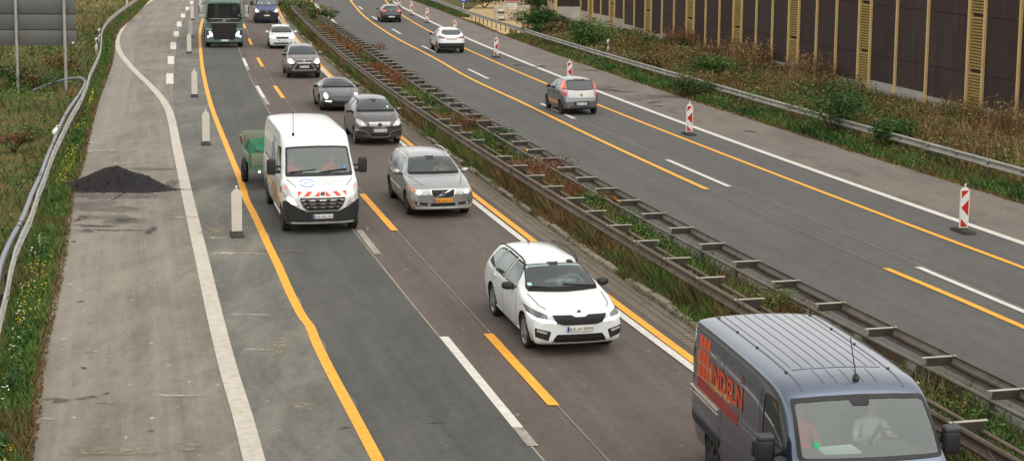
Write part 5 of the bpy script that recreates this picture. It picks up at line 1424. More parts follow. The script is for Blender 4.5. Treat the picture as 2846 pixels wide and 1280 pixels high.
v.finish(cavity=dict(s0=1.15, s1=3.25, floor=.45, holes=[('x', win_open([(-.66, 1.10), (.66, 1.10), (.55, 1.49), (-.55, 1.49)], .03), -.5, 2.0), ('x', win_open(rw, .03), 2.8, 5)] + [('y', win_open(p, .03), -1.5, 1.5) for p in (sw1, sw2)]))
v.patch("rear_window", 'rear', rw, GLASSD, .004); v.patch("rear_window_surround", 'rear', rw, BLACKP, .006, hole=inset(rw, .03))
v.patch("windscreen", 'front', rounded([(-.66, 1.10), (.66, 1.10), (.55, 1.49), (-.55, 1.49)], .05), WSGL, .004)
for p in (sw1, sw2): v.both("side_window", rounded(p, .03), GLASS, off=.004); v.both("window_frame", rounded(p, .03), BLACKP, off=.006, hole=inset(rounded(p, .03), .02))
tl = rounded([(.61, .84), (.775, .86), (.79, 1.10), (.735, 1.28), (.66, 1.47), (.60, 1.47), (.625, 1.12)], .02, 3)
v.pair("tail_light", tl, TAIL, view='rear', off=.014); v.pair("brake_light", [(.64, 1.16), (.745, 1.18), (.66, 1.44), (.615, 1.44)], TAILL, view='rear', off=.019); v.pair("reversing_light", ell(.70, 1.04, .05, .05, 12), LENS, view='rear', off=.019)
v.patch("tailgate", 'rear', rounded([(-.585, 1.07), (0, 1.045), (.585, 1.07), (.56, .74), (-.56, .74)], .03, 3), mat("silver_tailgate", srgb(180, 180, 176), .4, .45, coat=.6), .008)
v.patch("tailgate_lower", 'rear', rounded([(-.565, .76), (.565, .76), (.53, .66), (-.53, .66)], .02, 3), SILB_SHADE, .011)
v.patch("rear_bumper", 'rear', rounded([(-.80, .66), (.80, .66), (.74, .30), (-.74, .30)], .05), SILB, .012)
v.patch("plate_recess", 'rear', rounded([(-.34, .60), (.34, .60), (.31, .42), (-.31, .42)], .02), GRILLE, .016)
v.plate('rear', .50, "VIE Y 470", w=.50); b = MB(); h, nn = v.cast('rear', 0, .88); b.lathe([(.035, 0), (.06, 0), (.06, -.02), (.035, -.02)], (h.x - .012, 0, .88), 'x', 18); b.box((h.x - .022, 0, .88), (.01, .12, .016)); b.build("badge", CHROME, v.root)
v.patch("lower_valance", 'rear', [(-.72, .33), (.72, .33), (.66, .27), (-.66, .27)], BLACKP, .014)
v.patch("spoiler_lamp", 'rear', rounded([(-.24, 1.535), (.24, 1.535), (.22, 1.505), (-.22, 1.505)], .01), TAILD, .014)
v.mirrors(1.42, 1.05, BLACKP, (.14, .2, .15))
for side in ('left', 'right'): v.seam(side, [(1.12, .3), (1.1, .7), (1.25, 1.0)]); v.seam(side, [(2.14, .3), (2.14, 1.03)]); v.seam(side, [(2.9, 1.08), (2.85, .7), (2.6, .35)])
v.both("door_handle", rounded([(1.86, .92), (2.05, .925), (2.05, .955), (1.86, .95)], .01), BLACKP, off=.02); v.both("side_sticker", rounded([(1.25, .48), (1.40, .48), (1.40, .58), (1.25, .58)], .02), AMBER, off=.004)
v.build_seams(); v.cabin(1.85, .58, 1.28, 1.05, .60)
x, y = at(1555.8, 317); t = tang(R3, y, 3); hd = math.atan2(t.y, t.x); left = Vector((-t.y, t.x, 0)); o = Vector((x, y, 0)) - left * .80 + t * 2.36; v.place(o.x, o.y, hd)

# ------------------------------------------------------------------ white crossover seen from behind
sp = spec(4.38, 1.81, 1.60, .90, 2.65, .90, (1.15, 1.12), (2.0, 1.52), (2.6, 1.59), (3.85, 1.54), (4.2, 1.12), (1.02, 1.14), .60, hood=[(.2, .97), (.6, 1.05)], cf=.2, cb=.10, nosew=.76, tz=.72, zb=.26)
v = Vehicle("crossover_car", "white crossover with black lower bumper driving away, second car on the right carriageway", "car", sp, WHITE)
v.wheels(.345, .225, RIM, .72, 5)
v.finish()
v.patch("rear_window", 'rear', rounded([(-.62, 1.26), (-.40, 1.17), (.40, 1.17), (.62, 1.26), (.60, 1.40), (.50, 1.49), (-.50, 1.49), (-.60, 1.40)], .04, 3), DGLASS, .006)
for p in ([(1.55, 1.05), (2.35, 1.06), (2.35, 1.50), (2.1, 1.47), (1.8, 1.34)], [(2.43, 1.06), (3.3, 1.14), (3.25, 1.46), (2.43, 1.50)]): v.both("side_window", rounded(p, .04), DGLASS, off=.005)
v.patch("windscreen", 'front', screen(.7, 1.14, .58, 1.51), DGLASS, .005)
v.pair("tail_light", rounded([(.36, 1.0), (.44, .955), (.80, .96), (.83, 1.10), (.78, 1.12)], .02, 3), TAILD, view='rear', off=.014); v.pair("light_stripe", [(.42, 1.0), (.74, 1.0), (.74, 1.03), (.46, 1.03)], TAIL, view='rear', off=.019)
v.patch("plate_recess", 'rear', rounded([(-.36, 1.0), (.36, 1.0), (.33, .85), (-.33, .85)], .02), mat("shaded_white_paint", srgb(176, 176, 170), .4), .007); v.plate('rear', .92, None, eu=False)  # recess tone is the car's white greyed, its shade put into the colour
v.patch("lower_bumper", 'rear', rounded([(-.86, .66), (.86, .66), (.80, .34), (-.80, .34)], .03), BLACKP, .012); v.patch("skid_plate", 'rear', rounded([(-.40, .42), (.40, .42), (.36, .37), (-.36, .37)], .01), RIMD, .018)
v.both("lower_cladding", [(.55, .30), (3.95, .32), (3.95, .44), (.55, .44)], BLACKP, off=.012); v.mirrors(1.65, 1.06, BLACKP, (.15, .23, .17))
for side in ('left', 'right'): v.seam(side, [(1.35, .42), (1.35, 1.0)]); v.seam(side, [(2.39, .42), (2.39, 1.05)]); v.seam(side, [(3.3, 1.14), (3.1, .6)])
v.seam('rear', [(-.7, .68), (-.66, 1.15)]); v.seam('rear', [(.7, .68), (.66, 1.15)]); v.build_seams()
x, y = at(1214, 146.5); t = tang(R3, y, 3); hd = math.atan2(t.y, t.x); left = Vector((-t.y, t.x, 0)); o = Vector((x, y, 0)) - left * .86 + t * 2.65; v.place(o.x, o.y, hd)

# ------------------------------------------------------------------ dark hatchback seen from behind
DARKP = paint("anthracite_paint", srgb(46, 49, 51), .6, .3)
sp = spec(4.3, 1.80, 1.47, .88, 2.64, .82, (1.2, 1.03), (2.05, 1.40), (2.6, 1.46), (3.6, 1.41), (4.15, 1.08), (.96, 1.06), .57, hood=[(.22, .89), (.6, .95)], cf=.2, cb=.12, nosew=.74, tz=.66, rearw=.53)
v = Vehicle("hatchback", "dark grey hatchback driving away, farthest car on the right carriageway", "car", sp, DARKP)
v.wheels(.315, .215, RIM, .7, 5); v.finish()
v.patch("rear_window", 'rear', rounded([(-.56, 1.13), (.56, 1.13), (.45, 1.38), (-.45, 1.38)], .05), DGLASS, .006)
for p in ([(1.6, 1.02), (2.4, 1.02), (2.4, 1.39), (2.1, 1.36), (1.85, 1.25)], [(2.48, 1.02), (3.3, 1.08), (3.2, 1.36), (2.48, 1.39)]): v.both("side_window", rounded(p, .03), DGLASS, off=.005)
v.patch("windscreen", 'front', rounded([(-.70, 1.05), (.70, 1.05), (.56, 1.40), (-.56, 1.40)], .05), DGLASS, .005)
v.pair("tail_light", rounded([(.40, .93), (.78, .91), (.80, 1.05), (.46, 1.07)], .03, 3), TAIL, view='rear', off=.014); v.pair("brake_light", rounded([(.50, .96), (.74, .95), (.74, 1.02), (.52, 1.03)], .02, 3), TAILL, view='rear', off=.02)
b = MB(); h, nn = v.cast('rear', 0, 1.0); b.lathe([(0, -.02), (.06, -.02), (.07, 0)], (h.x - .01, 0, 1.03), 'x', 14); b.build("badge", CHROME, v.root)
v.patch("lower_bumper", 'rear', rounded([(-.74, .42), (.74, .42), (.68, .28), (-.68, .28)], .02), BLACKP, .012); v.plate('rear', .50, None, eu=False); v.mirrors(1.7, 1.02, DARKP, (.15, .22, .15))
v.seam('rear', [(-.66, .62), (.66, .62)]); v.build_seams()
x, y = at(1057.6, 62); t = tang(R3, y, 3); hd = math.atan2(t.y, t.x); left = Vector((-t.y, t.x, 0)); o = Vector((x, y, 0)) - left * .86 + t * 2.64; v.place(o.x, o.y, hd)
# ------------------------------------------------------------------ white high-roof works van
WHV = paint("white_van_paint", srgb(230, 234, 232))
RW_RED = mat("red_warning_foil", srgb(222, 66, 44), .35, var=.05)
def van_spec(L, W, H, fo, wb, zt, belt, wr, zb=.26, **kw):
    w = W / 2
    d = dict(L=L, W=W, fo=fo, wb_=wb, cf=kw.pop('cf', .20), cb=.04, edge=kw.pop('edge', .13), bulge=.02, mid=.5,
        zb=[(0, zb + .10), (.06, zb + .03), (.3, zb), (L - .3, zb + .04), (L, zb + .10)], zt=zt,
        zs=[(0, belt[0] - .2), (.08, belt[0] - .08), (.4, belt[0] + .02), (.85, belt[1]), (1.6, belt[1] + .05), (L - .1, belt[1] + .05), (L, belt[1])],
        ws=[(0, w - .16), (.08, w - .12), (.5, w - .07), (L - .3, w - .06), (L, w - .10)],
        wm=[(0, w - .14), (.08, w - .08), (.5, w - .01), (1, w), (L - .3, w), (L, w - .04)],
        wb=[(0, w - .20), (.08, w - .14), (.5, w - .05), (1, w - .015), (L - .3, w - .015), (L, w - .05)],
        wr=[(0, w - .34), (.1, w - .28), (.5, w - .20), (.85, w - .15)] + wr,
        cr=[(0, .015), (.7, .04), (1.4, .05), (2.2, .05), (L - .2, .05), (L, .03)])
    d.update(kw); return d
sp = van_spec(6.2, 2.07, 2.56, .86, 4.33, [(0, .92), (.02, 1.02), (.08, 1.10), (.36, 1.28), (.70, 1.46), (1.04, 1.86), (1.38, 2.20), (1.60, 2.37), (1.86, 2.50), (2.3, 2.55), (4.0, 2.56), (6.0, 2.53), (6.15, 2.46), (6.2, 2.2)], (1.14, 1.36),
              [(1.05, .90), (1.4, .89), (1.9, .91), (2.4, .92), (6.0, .92), (6.2, .89)], cf=.24, cfl=.8, edge=.11)
v = Vehicle("works_van", "white high roof works van with red and white stripes across its bonnet, towing the trailer", "van", sp, WHV); RV = v
v.wheels(.345, .225, RIMD, .66, 5)
ws = screen(.885, 1.49, .83, 2.19, .03)
sw = [(1.12, 1.48), (2.02, 1.46), (2.02, 2.14), (1.56, 2.14)]
v.finish(cavity=dict(s0=1.0, s1=2.6, floor=.75, holes=[('x', inset(ws, .04), -.5, 1.75), ('y', inset(sw, .04), -1.5, 1.5)]))
v.patch("windscreen", 'front', ws, WSGL, .004); v.patch("windscreen_surround", 'front', ws, BLACKP, .008, hole=inset(ws, .045))
v.patch("scuttle_panel", 'front', [(-.89, 1.53), (.89, 1.53), (.87, 1.45), (-.87, 1.45)], BLACKP, .012)
v.both("side_window", rounded(sw, .05), GLASSD, off=.005); v.both("window_frame", rounded(sw, .05), BLACKP, off=.009, hole=inset(rounded(sw, .05), .035))
gr = rounded([(-.60, .985), (.60, .985), (.50, .76), (.40, .66), (-.40, .66), (-.50, .76)], .03, 3)
v.patch("bumper", 'front', [(-1.03, .36), (1.03, .36), (1.03, .84), (.93, .90), (.66, .74), (.42, .63), (-.42, .63), (-.66, .74), (-.93, .90), (-1.03, .84)], BLACKP, .014)
v.both("bumper_corner", [(.16, .32), (.46, .32), (.46, .70), (.40, .86), (.14, .88)], BLACKP, off=.014)
v.patch("grille", 'front', gr, GRILLE, .016); v.patch("grille_frame", 'front', [(u * 1.04, .82 + (z - .82) * 1.10) for u, z in gr], CHROME, .02, hole=gr)
for z, w_ in ((.925, .55), (.835, .50), (.745, .42)):
    v.patch("grille_bar", 'front', [(-w_, z - .020), (w_, z - .020), (w_, z + .020), (-w_, z + .020)], CHROME, .030)
    for u in (-.75, -.25, .25, .75): v.patch("grille_notch", 'front', rounded([(u * w_ - .055, z - .024), (u * w_ + .055, z - .024), (u * w_ + .055, z + .010), (u * w_ - .055, z + .010)], .008, 2), GRILLE, .036)
hl = rounded([(.60, .74), (.76, .80), (.93, .94), (.985, 1.10), (.955, 1.27), (.90, 1.29), (.80, 1.10), (.68, .88)], .03, 3)
v.pair("headlight", hl, LENS, off=.016)
v.patch("headlight_lamp", 'front', [(-u, z) for u, z in rounded([(.66, .79), (.80, .83), (.92, .96), (.86, 1.02), (.74, .94)], .03, 3)], LAMPY, .024); v.patch("headlight_lamp", 'front', ell(.80, .90, .07, .06, 12), mat("clear_lamp_bowl_b", srgb(238, 238, 234), .1, .3, coat=1), .024)
v.pair("indicator", ell(.905, 1.20, .035, .045, 10), mat("pale_amber_lens", srgb(222, 150, 132), .2, coat=1), off=.023)
st = [(-.63, 1.02), (.63, 1.02), (.63, 1.135), (-.63, 1.135)]
v.patch("warning_band", 'front', st, REFW, .008)
for sg in (1, -1):
    for a in ([(.63, 1.025), (.63, 1.13), (.52, 1.13)], [(.37, 1.025), (.49, 1.025), (.38, 1.13), (.26, 1.13)], [(.08, 1.025), (.21, 1.025), (.10, 1.13), (.08, 1.13)]):
        v.patch("red_stripe", 'front', [(sg * u, z) for u, z in a], RW_RED, .012)
b = MB(); h, nn = v.cast('front', 0, 1.075); q = [(0, .075), (.045, 0), (0, -.075), (-.045, 0)]; q2 = [(0, .05), (.028, 0), (0, -.05), (-.028, 0)]
b.lathe([(0, 0), (.066, .0), (.06, .022), (0, .024)], (h.x + .006, 0, 1.08), 'x', 18); ob = b.build("badge", CHROME, v.root)
b = MB(); vs = [(h.x + .033, u, 1.08 + z) for u, z in q] + [(h.x + .033, u, 1.08 + z) for u, z in q2]; b.add(vs, [(i, (i + 1) % 4, 4 + (i + 1) % 4, 4 + i) for i in range(4)]); b.build("badge_diamond", BLK, ob, ang=None)
# faded emblem and two lines of small print on the bonnet
LB = mat("faded_blue_print", srgb(150, 178, 226), .5); LG = mat("faded_grey_print", srgb(196, 202, 200), .5)
arc = lambda c, r1, a0, a1, n=10: [(-.36 + r1 * 1.0 * math.cos(t), c + r1 * .42 * math.sin(t)) for t in np.linspace(a0, a1, n)]
for a0, a1 in ((.35, math.pi - .35), (math.pi + .35, 2 * math.pi - .35)):
    o_ = arc(1.315, .205, a0, a1); i_ = arc(1.315, .165, a0, a1); v.patch("emblem_arc", 'front', o_ + i_[::-1], LB, .008)
v.decal_text("emblem_letters", 'front', "EST", -.36, 1.295, .045, LB, .009, 1.4)
v.decal_text("bonnet_lettering", 'front', "Bauunternehmung", .24, 1.325, .034, LG, .009, 1.25); v.decal_text("bonnet_lettering", 'front', "und Strassenbau", .22, 1.28, .034, LG, .009, 1.1)
v.plate('front', .50, "VIE RB 390", w=.52)
v.both("warning_patch", [(.66, 1.05), (.78, 1.05), (.78, 1.20), (.66, 1.20)], RW_RED, off=.008)
v.both("warning_patch_stripe", [(.70, 1.05), (.74, 1.05), (.74, 1.20), (.70, 1.20)], BLK, off=.011)
gm = pave("side_photo_print", srgb(150, 150, 160), blotch=.4, tint=srgb(110, 104, 118), tintamt=.9, tscale=1.6); gm2 = pave("side_sand_print", srgb(186, 160, 124), blotch=.35, tint=srgb(110, 92, 70), tintamt=.9, tscale=3.0)
v.patch("side_graphic", 'right', rounded([(2.25, 1.25), (3.1, 1.15), (3.7, 1.5), (3.5, 2.05), (2.9, 2.2), (2.5, 1.9)], .1), gm, .006); v.patch("side_graphic", 'right', rounded([(1.25, .55), (3.2, .55), (3.2, 1.02), (1.6, 1.12)], .08), gm2, .006)
v.both("sill_step", [(1.2, .30), (3.2, .30), (3.2, .37), (1.2, .37)], mat("pale_sill", srgb(206, 206, 200), .5), off=.02)
for side in ('left', 'right'): v.seam(side, [(1.06, .36), (1.02, .9), (1.08, 1.40)]); v.seam(side, [(2.1, .36), (2.1, 2.12)]); v.seam(side, [(2.15, .36), (2.15, 2.2), (3.35, 2.2), (3.35, .36)]); v.seam(side, [(3.4, 1.5), (5.4, 1.5)], w=.03)
v.seam('top', [(.36, -.66), (.70, -.86)]); v.seam('top', [(.36, .66), (.70, .86)]); v.seam('top', [(2.35, -.8), (2.35, .8)], w=.01, m=None)
v.build_seams()
for sg in (1, -1):
    y0 = sg * 1.06
    b = MB(); b.box((v.fo - 1.20, sg * 1.22, 1.66), (.13, .24, .42)); o = b.build("mirror", BLACKP, v.root, bevel=.06, seg=3, ang=60)
    b = MB(); b.tube([(v.fo - 1.22, sg * .98, 1.52), (v.fo - 1.2, sg * 1.2, 1.52)], .045, 8); b.tube([(v.fo - 1.22, sg * .97, 1.66), (v.fo - 1.2, sg * 1.14, 1.66)], .035, 8); b.build("mirror_arm", BLACKP, o, ang=60)
    b = MB(); b.box((v.fo - 1.268, sg * 1.22, 1.66), (.008, .19, .34)); b.build("mirror_glass", CHROME, o, ang=None)
b = MB(); h, nn = v.cast('top', 1.72, -.58); b.lathe([(0, 0), (.035, 0), (.03, .07), (0, .075)], tuple(h), 'z', 10); b.tube([h + Vector((0, 0, .05)), h + Vector((-.16, .02, .62))], .008, 6); b.build("roof_antenna", BLK, v.root, ang=60)
b = MB()
for a, sa_ in ((-.80, -.08), (.0, .74)): b.tube([v.cast('front', a, 1.54)[0] + Vector((.03, 0, .02)), v.cast('front', sa_, 1.60)[0] + Vector((.03, 0, .02))], .014, 6)
b.build("wiper", BLK, v.root, ang=60)
b = MB()
for (u, w_, x, z, r_) in ((-.25, .30, 1.02, 1.47, .12), (-.05, .34, 1.06, 1.46, -.2), (.16, .28, 1.02, 1.47, .3), (.0, .30, .98, 1.45, 0.)):
    b.box((v.fo - x, u, z + .03), (.20, w_, .015), 0, Matrix.Rotation(r_, 3, 'Z') @ Matrix.Rotation(rad(18), 3, 'Y'))
b.build("papers", mat("paper_stack", srgb(214, 226, 220), .7), v.root, ang=None)
b = MB(); p = v.cast('front', .70, 1.60)[0]; b.add([v.cast('front', u, z)[0] + Vector((.008, 0, .006)) for u, z in ((.66, 1.60), (.74, 1.60), (.73, 1.70), (.65, 1.70))], [(0, 1, 2, 3)]); b.build("windscreen_sticker", mat("blue_sticker", srgb(70, 130, 190), .5), v.root, ang=None)
v.cabin(1.98, .92, 1.22, 1.46, .84, rear=False, yd=.48, q_wheel=1.55, z_wheel=1.42)
RVo = place_by(v, (783, 640), -1, L3, -1)

# ------------------------------------------------------------------ trailer behind the works van
TGRN = mat("green_trailer_paint", srgb(96, 128, 104), .5, var=.12); TGREY = mat("grey_dropside", srgb(132, 140, 120), .6, .1, var=.12); NETG = mat("green_net", srgb(30, 112, 74), .8, var=.25, scale=6, bump=.8, bscale=22)
o_, hd = RVo; fw = Vector((math.cos(hd), math.sin(hd), 0)); lf = Vector((-fw.y, fw.x, 0))
tc_ = o_ - fw * 8.25 - lf * .32
TR = thing("trailer", "green drop side trailer under a green net, towed behind the white works van", "trailer", tuple(tc_), hd + rad(1.2))
b = MB(); b.box((0, 0, .72), (3.0, 1.86, .10)); b.box((0, .5, .62), (3.3, .08, .12)); b.box((0, -.5, .62), (3.3, .08, .12)); b.build("chassis", TGRN, TR, bevel=.01)
b = MB(); b.box((1.52, 0, .94), (.05, 1.90, .40)); b.build("front_board", TGREY, TR, bevel=.01)
b = MB(); b.box((1.54, 0, .66), (.06, 1.92, .14)); b.build("front_rail", TGRN, TR)
b = MB(); b.box((-1.52, 0, 1.10), (.05, 1.90, .72)); b.build("tail_board", TGREY, TR, bevel=.01)
for sg in (1, -1):
    b = MB(); b.box((0, sg * .95, .87), (3.0, .05, .26)); b.build("side_board", TGREY, TR, bevel=.01)
    b = MB(); b.box((-1.05, sg * .99, 1.24), (.9, .03, .34), 0, Matrix.Rotation(sg * rad(-10), 3, 'X')); b.build("raised_side_flap", TGREY, TR, bevel=.01)
    b = MB(); b.box((-1.05, sg * 1.035, 1.24), (.22, .012, .28), 0, Matrix.Rotation(sg * rad(-10), 3, 'X')); b.build("flap_marking", mat("rust_red_mark", srgb(150, 74, 58), .6) if sg > 0 else bpy.data.materials["rust_red_mark"], TR)
    b = MB(); b.lathe([(.20, -.08), (.30, -.09), (.32, -.06), (.32, .06), (.30, .09), (.20, .08)], (-.35, sg * .98, .32), 'y', 26); w_ = b.build("wheel", TYRE, TR, ang=40)
    b = MB(); b.lathe([(0, sg * .06), (.12, sg * .07), (.20, sg * .06)], (-.35, sg * .98, .32), 'y', 20); b.build("rim", RIMD, w_, ang=40)
    b = MB(); b.tube([(-.35 + .42 * math.cos(a), sg * .98, .36 + .40 * math.sin(a)) for a in np.linspace(.1, 3.04, 9)], .05, 6); b.build("mudguard", BLK, TR, ang=60)
# net over the load
n1, n2 = 18, 12; vs = []
for i in range(n1 + 1):
    for j in range(n2 + 1):
        x = 1.50 - 2.4 * i / n1; y = -.96 + 1.92 * j / n2; t = i / n1; u = abs(y) / .96
        z = 1.24 + .56 * math.exp(-((x + .1) / .7) ** 2 - ((y - .25) / .55) ** 2) + .30 * math.exp(-((x - .7) / .35) ** 2 - ((y + .4) / .3) ** 2) + .03 * math.sin(9 * x + 5 * y) + .03 * math.sin(13 * y)
        if u > .97: z -= .5
        vs.append((x, y * (1.03 if u > .97 else 1), z))
b = MB(); b.add(vs, [(i * (n2 + 1) + j, i * (n2 + 1) + j + 1, (i + 1) * (n2 + 1) + j + 1, (i + 1) * (n2 + 1) + j) for i in range(n1) for j in range(n2)]); b.build("load_net", NETG, TR, ang=60)
b = MB(); b.add([(1.50, -.96, 1.10), (1.56, -.96, .62), (1.50, -.70, 1.16), (1.56, -.78, .66)], [(0, 1, 3, 2)]); b.add([(1.49, -.97, 1.12), (1.0, -.98, 1.10), (1.1, -1.0, .62), (1.54, -.98, .60)], [(0, 1, 2, 3)]); b.build("net_corner", NETG, TR, ang=None)
b = MB(); b.box((1.25, .25, 1.22), (.42, .8, .22), 0, Matrix.Rotation(.2, 3, 'Z')); o = b.build("machine_hood", mat("yellow_green_machine", srgb(188, 186, 92), .5), TR, bevel=.04)
b = MB(); b.box((1.4, -.05, 1.22), (.16, .9, .08)); b.build("timber", mat("ochre_timber", srgb(134, 104, 40), .8), TR)
b = MB(); b.box((1.56, -.10, .95), (.02, .90, .24)); wp = b.build("warning_plate", REFW, TR)
b = MB()
for u in (-.42, .02): b.add([(1.5715, -.10 + u + a, .95 + z) for a, z in ((0, -.11), (.20, -.11), (.36, .11), (.16, .11))], [(0, 1, 2, 3)])
b.build("red_stripe", RW_RED, wp, ang=None)
b = MB(); b.lathe([(0, 0), (.035, 0), (.03, .03), (0, .035)], (1.56, -.72, .58), 'x', 12); b.build("marker_lamp", LAMPY, TR, ang=60)
b = MB(); b.tube([(1.5, 0, .58), (3.05, 0, .50)], .05, 8); b.lathe([(0, .0), (.04, 0), (.04, .14), (0, .14)], (3.05, 0, .44), 'z', 8); b.build("drawbar", TGRN, TR, ang=60)

# ------------------------------------------------------------------ grey blue van in the foreground, right
SLATE = paint("slate_blue_van_paint", srgb(98, 110, 132), .9, .24, 1.7)
sp = van_spec(5.55, 2.14, 2.26, .95, 3.45, [(0, .88), (.02, .98), (.08, 1.06), (.45, 1.24), (.80, 1.36), (1.15, 1.78), (1.50, 2.09), (1.72, 2.185), (2.1, 2.235), (3.2, 2.26), (5.3, 2.24), (5.48, 2.19), (5.55, 2.0)], (1.08, 1.28),
              [(1.15, .94), (1.5, .965), (2.0, .985), (2.5, .995), (5.4, 1.0), (5.55, .985)], cf=.22, edge=.09, cfl=.8)
v = Vehicle("delivery_van", "slate blue delivery van with ribbed roof and orange lettering, cut off at the bottom right", "van", sp, SLATE); NV = v
v.wheels(.345, .225, RIMD, .66, 6)
ws = screen(.96, 1.41, .905, 2.10, .035)
sw = [(1.30, 1.42), (2.14, 1.40), (2.14, 1.98), (1.72, 1.98)]
v.finish(cavity=dict(s0=1.08, s1=2.75, floor=.72, inset=.05, holes=[('x', inset(ws, .04), -.5, 1.85), ('y', inset(sw, .04), -1.5, 1.5)]))
v.patch("windscreen", 'front', ws, WSGL, .004); v.patch("windscreen_surround", 'front', ws, BLACKP, .009, hole=inset(ws, .045))
v.patch("sensor_panel", 'front', rounded([(-.16, 2.075), (.14, 2.075), (.11, 1.98), (-.10, 1.98)], .02), CABIN, .012)
v.both("side_window", rounded(sw, .06), GLASSD, off=.005); v.both("window_frame", rounded(sw, .06), BLACKP, off=.010, hole=inset(rounded(sw, .06), .04))
v.patch("bumper", 'front', [(-1.0, .34), (1.0, .34), (1.0, .80), (-1.0, .80)], BLACKP, .014); v.patch("grille", 'front', rounded([(-.5, .98), (.5, .98), (.45, .84), (-.45, .84)], .03), GRILLE, .012)
v.pair("headlight", rounded([(.62, .90), (.94, .95), (.96, 1.18), (.80, 1.14)], .03), LENS, off=.014)
ORG = mat("orange_foil", srgb(216, 82, 44), .4, var=.08); DRED = mat("dark_red_foil", srgb(140, 44, 40), .5, var=.15); MUT = mat("muted_orange_foil", srgb(200, 76, 48), .45, var=.2)
# window-grid emblem: three rows of three panes leaning forward
for r_ in range(3):
    for c_ in range(3):
        q0 = 5.14 - c_ * .185; z0 = 1.40 + (2 - r_) * .215
        v.patch("emblem_pane", 'right', [(q0, z0), (q0 - .150, z0), (q0 - .160, z0 + .178), (q0 - .01, z0 + .178)], ORG if r_ != 3 else MUT, .006)
v.decal_text("side_lettering", 'right', "INDELN", 3.74, 1.45, .31, MUT, .008, -1.0, bold=.018)
v.patch("side_stripe", 'right', [(5.14, 1.375), (5.14, 1.22), (3.15, 1.20), (3.15, 1.34)], DRED, .006)
v.decal_text("small_lettering", 'right', "de", 3.05, 1.82, .13, DRED, .008, -1.0)
b = MB()
for q in np.linspace(3.95, 5.42, 2): pass
RAILM = mat("bright_door_rail", srgb(206, 202, 192), .35, .5)
h0 = v.cast('right', 5.45, 1.12)[0]; h1 = v.cast('right', 4.05, 1.12)[0]
b.box(((h0.x + h1.x) / 2, h0.y - .02, 1.15), (abs(h0.x - h1.x), .05, .030)); b.box(((h0.x + h1.x) / 2, h0.y - .02, 1.085), (abs(h0.x - h1.x), .05, .018)); b.build("sliding_door_rail", RAILM, v.root, bevel=.006)
b = MB(); b.box(((h0.x + h1.x) / 2, h0.y - .012, 1.117), (abs(h0.x - h1.x), .03, .045)); b.build("rail_channel", GRILLE, v.root)
v.patch("painted_reflection", 'right', rounded([(5.35, .98), (4.3, .88), (4.1, .80), (4.3, .80), (5.3, .90)], .03), mat("reflection_grey", srgb(104, 108, 112), .6, var=.3, scale=6), .004)  # pale reflection along the side, put in as a flat grey patch
for side in ('left', 'right'):
    v.seam(side, [(1.14, .4), (1.1, .9), (1.2, 1.36)]); v.seam(side, [(2.24, .4), (2.24, 2.02)]); v.seam(side, [(2.30, .4), (2.30, 2.05), (3.92, 2.05), (3.92, .4)]); v.seam(side, [(.6, .75), (5.5, .78)], w=.02); v.seam(side, [(2.4, 2.04), (5.40, 2.04)], w=.02, off=.006)
    v.patch("door_handle", side, rounded([(2.04, 1.02), (2.12, 1.02), (2.12, 1.22), (2.04, 1.22)], .02), BLACKP, off=.02); v.patch("door_handle", side, rounded([(2.36, 1.02), (2.44, 1.02), (2.44, 1.22), (2.36, 1.22)], .02), BLACKP, off=.02)
v.both("lower_cladding", [(3.98, .62), (5.45, .64), (5.45, .76), (3.98, .76)], BLACKP, off=.012)
for k in range(9):
    y = -.60 + k * .15; q1 = 2.35 if k in (0, 8) else 2.30; v.seam('top', [(q1, y), (5.28, y * 1.02)], w=.013)
for k in range(5): v.seam('top', [(1.72, -.36 + k * .18), (2.18, -.37 + k * .185)], w=.012)
for y in (-.70, .70): v.seam('top', [(1.62, y * .99), (2.2, y), (5.40, y * 1.04)], w=.030)
v.seam('top', [(2.26, -.62), (2.26, .62)], w=.025)
v.build_seams(mat("roof_groove", srgb(84, 92, 106), .5))
b = MB()
for q in (2.2, 3.4, 4.3, 5.2):
    for y in (-.70, .70): h = v.cast('top', q, y * 1.02)[0]; b.lathe([(0, 0), (.022, 0), (.02, .018), (0, .02)], tuple(h), 'z', 8)
b.build("roof_rack_mounts", BLK, v.root, ang=50)
b = MB(); h, nn = v.cast('top', 1.80, .10); b.lathe([(0, 0), (.05, 0), (.03, .07), (0, .08)], tuple(h), 'z', 10); b.tube([h + Vector((0, 0, .05)), h + Vector((-.24, .0, .50))], .008, 6); b.build("roof_antenna", BLK, v.root, ang=60)
for sg in (1, -1):
    b = MB(); b.box((v.fo - 1.38, sg * 1.26, 1.44), (.16, .26, .34)); o = b.build("mirror", BLACKP, v.root, bevel=.07, seg=3, ang=60)
    b = MB(); b.box((v.fo - 1.37, sg * 1.26, 1.615), (.15, .24, .10)); b.build("mirror_cap", mat("grey_mirror_cap", srgb(62, 62, 64), .5) if sg > 0 else bpy.data.materials["grey_mirror_cap"], o, bevel=.045, seg=3, ang=60)
    b = MB(); b.tube([(v.fo - 1.4, sg * .98, 1.42), (v.fo - 1.38, sg * 1.22, 1.38)], .055, 8); b.build("mirror_arm", BLACKP, o, ang=60)
    b = MB(); b.box((v.fo - 1.464, sg * 1.26, 1.42), (.008, .19, .26)); b.build("mirror_glass", CHROME, o, ang=None)
b = MB(); b.add([v.cast('front', u, z)[0] + Vector((.008, 0, .006)) for u, z in rounded([(-.74, 1.55), (-.66, 1.55), (-.66, 1.63), (-.74, 1.63)], .03, 3)], [tuple(range(12))]); b.build("green_badge_sticker", mat("green_sticker", srgb(40, 160, 104), .5), v.root, ang=None)
v.cabin(2.12, .92, 1.28, 1.40, .86, rear=False, yd=.48, q_wheel=1.66, z_wheel=1.42)
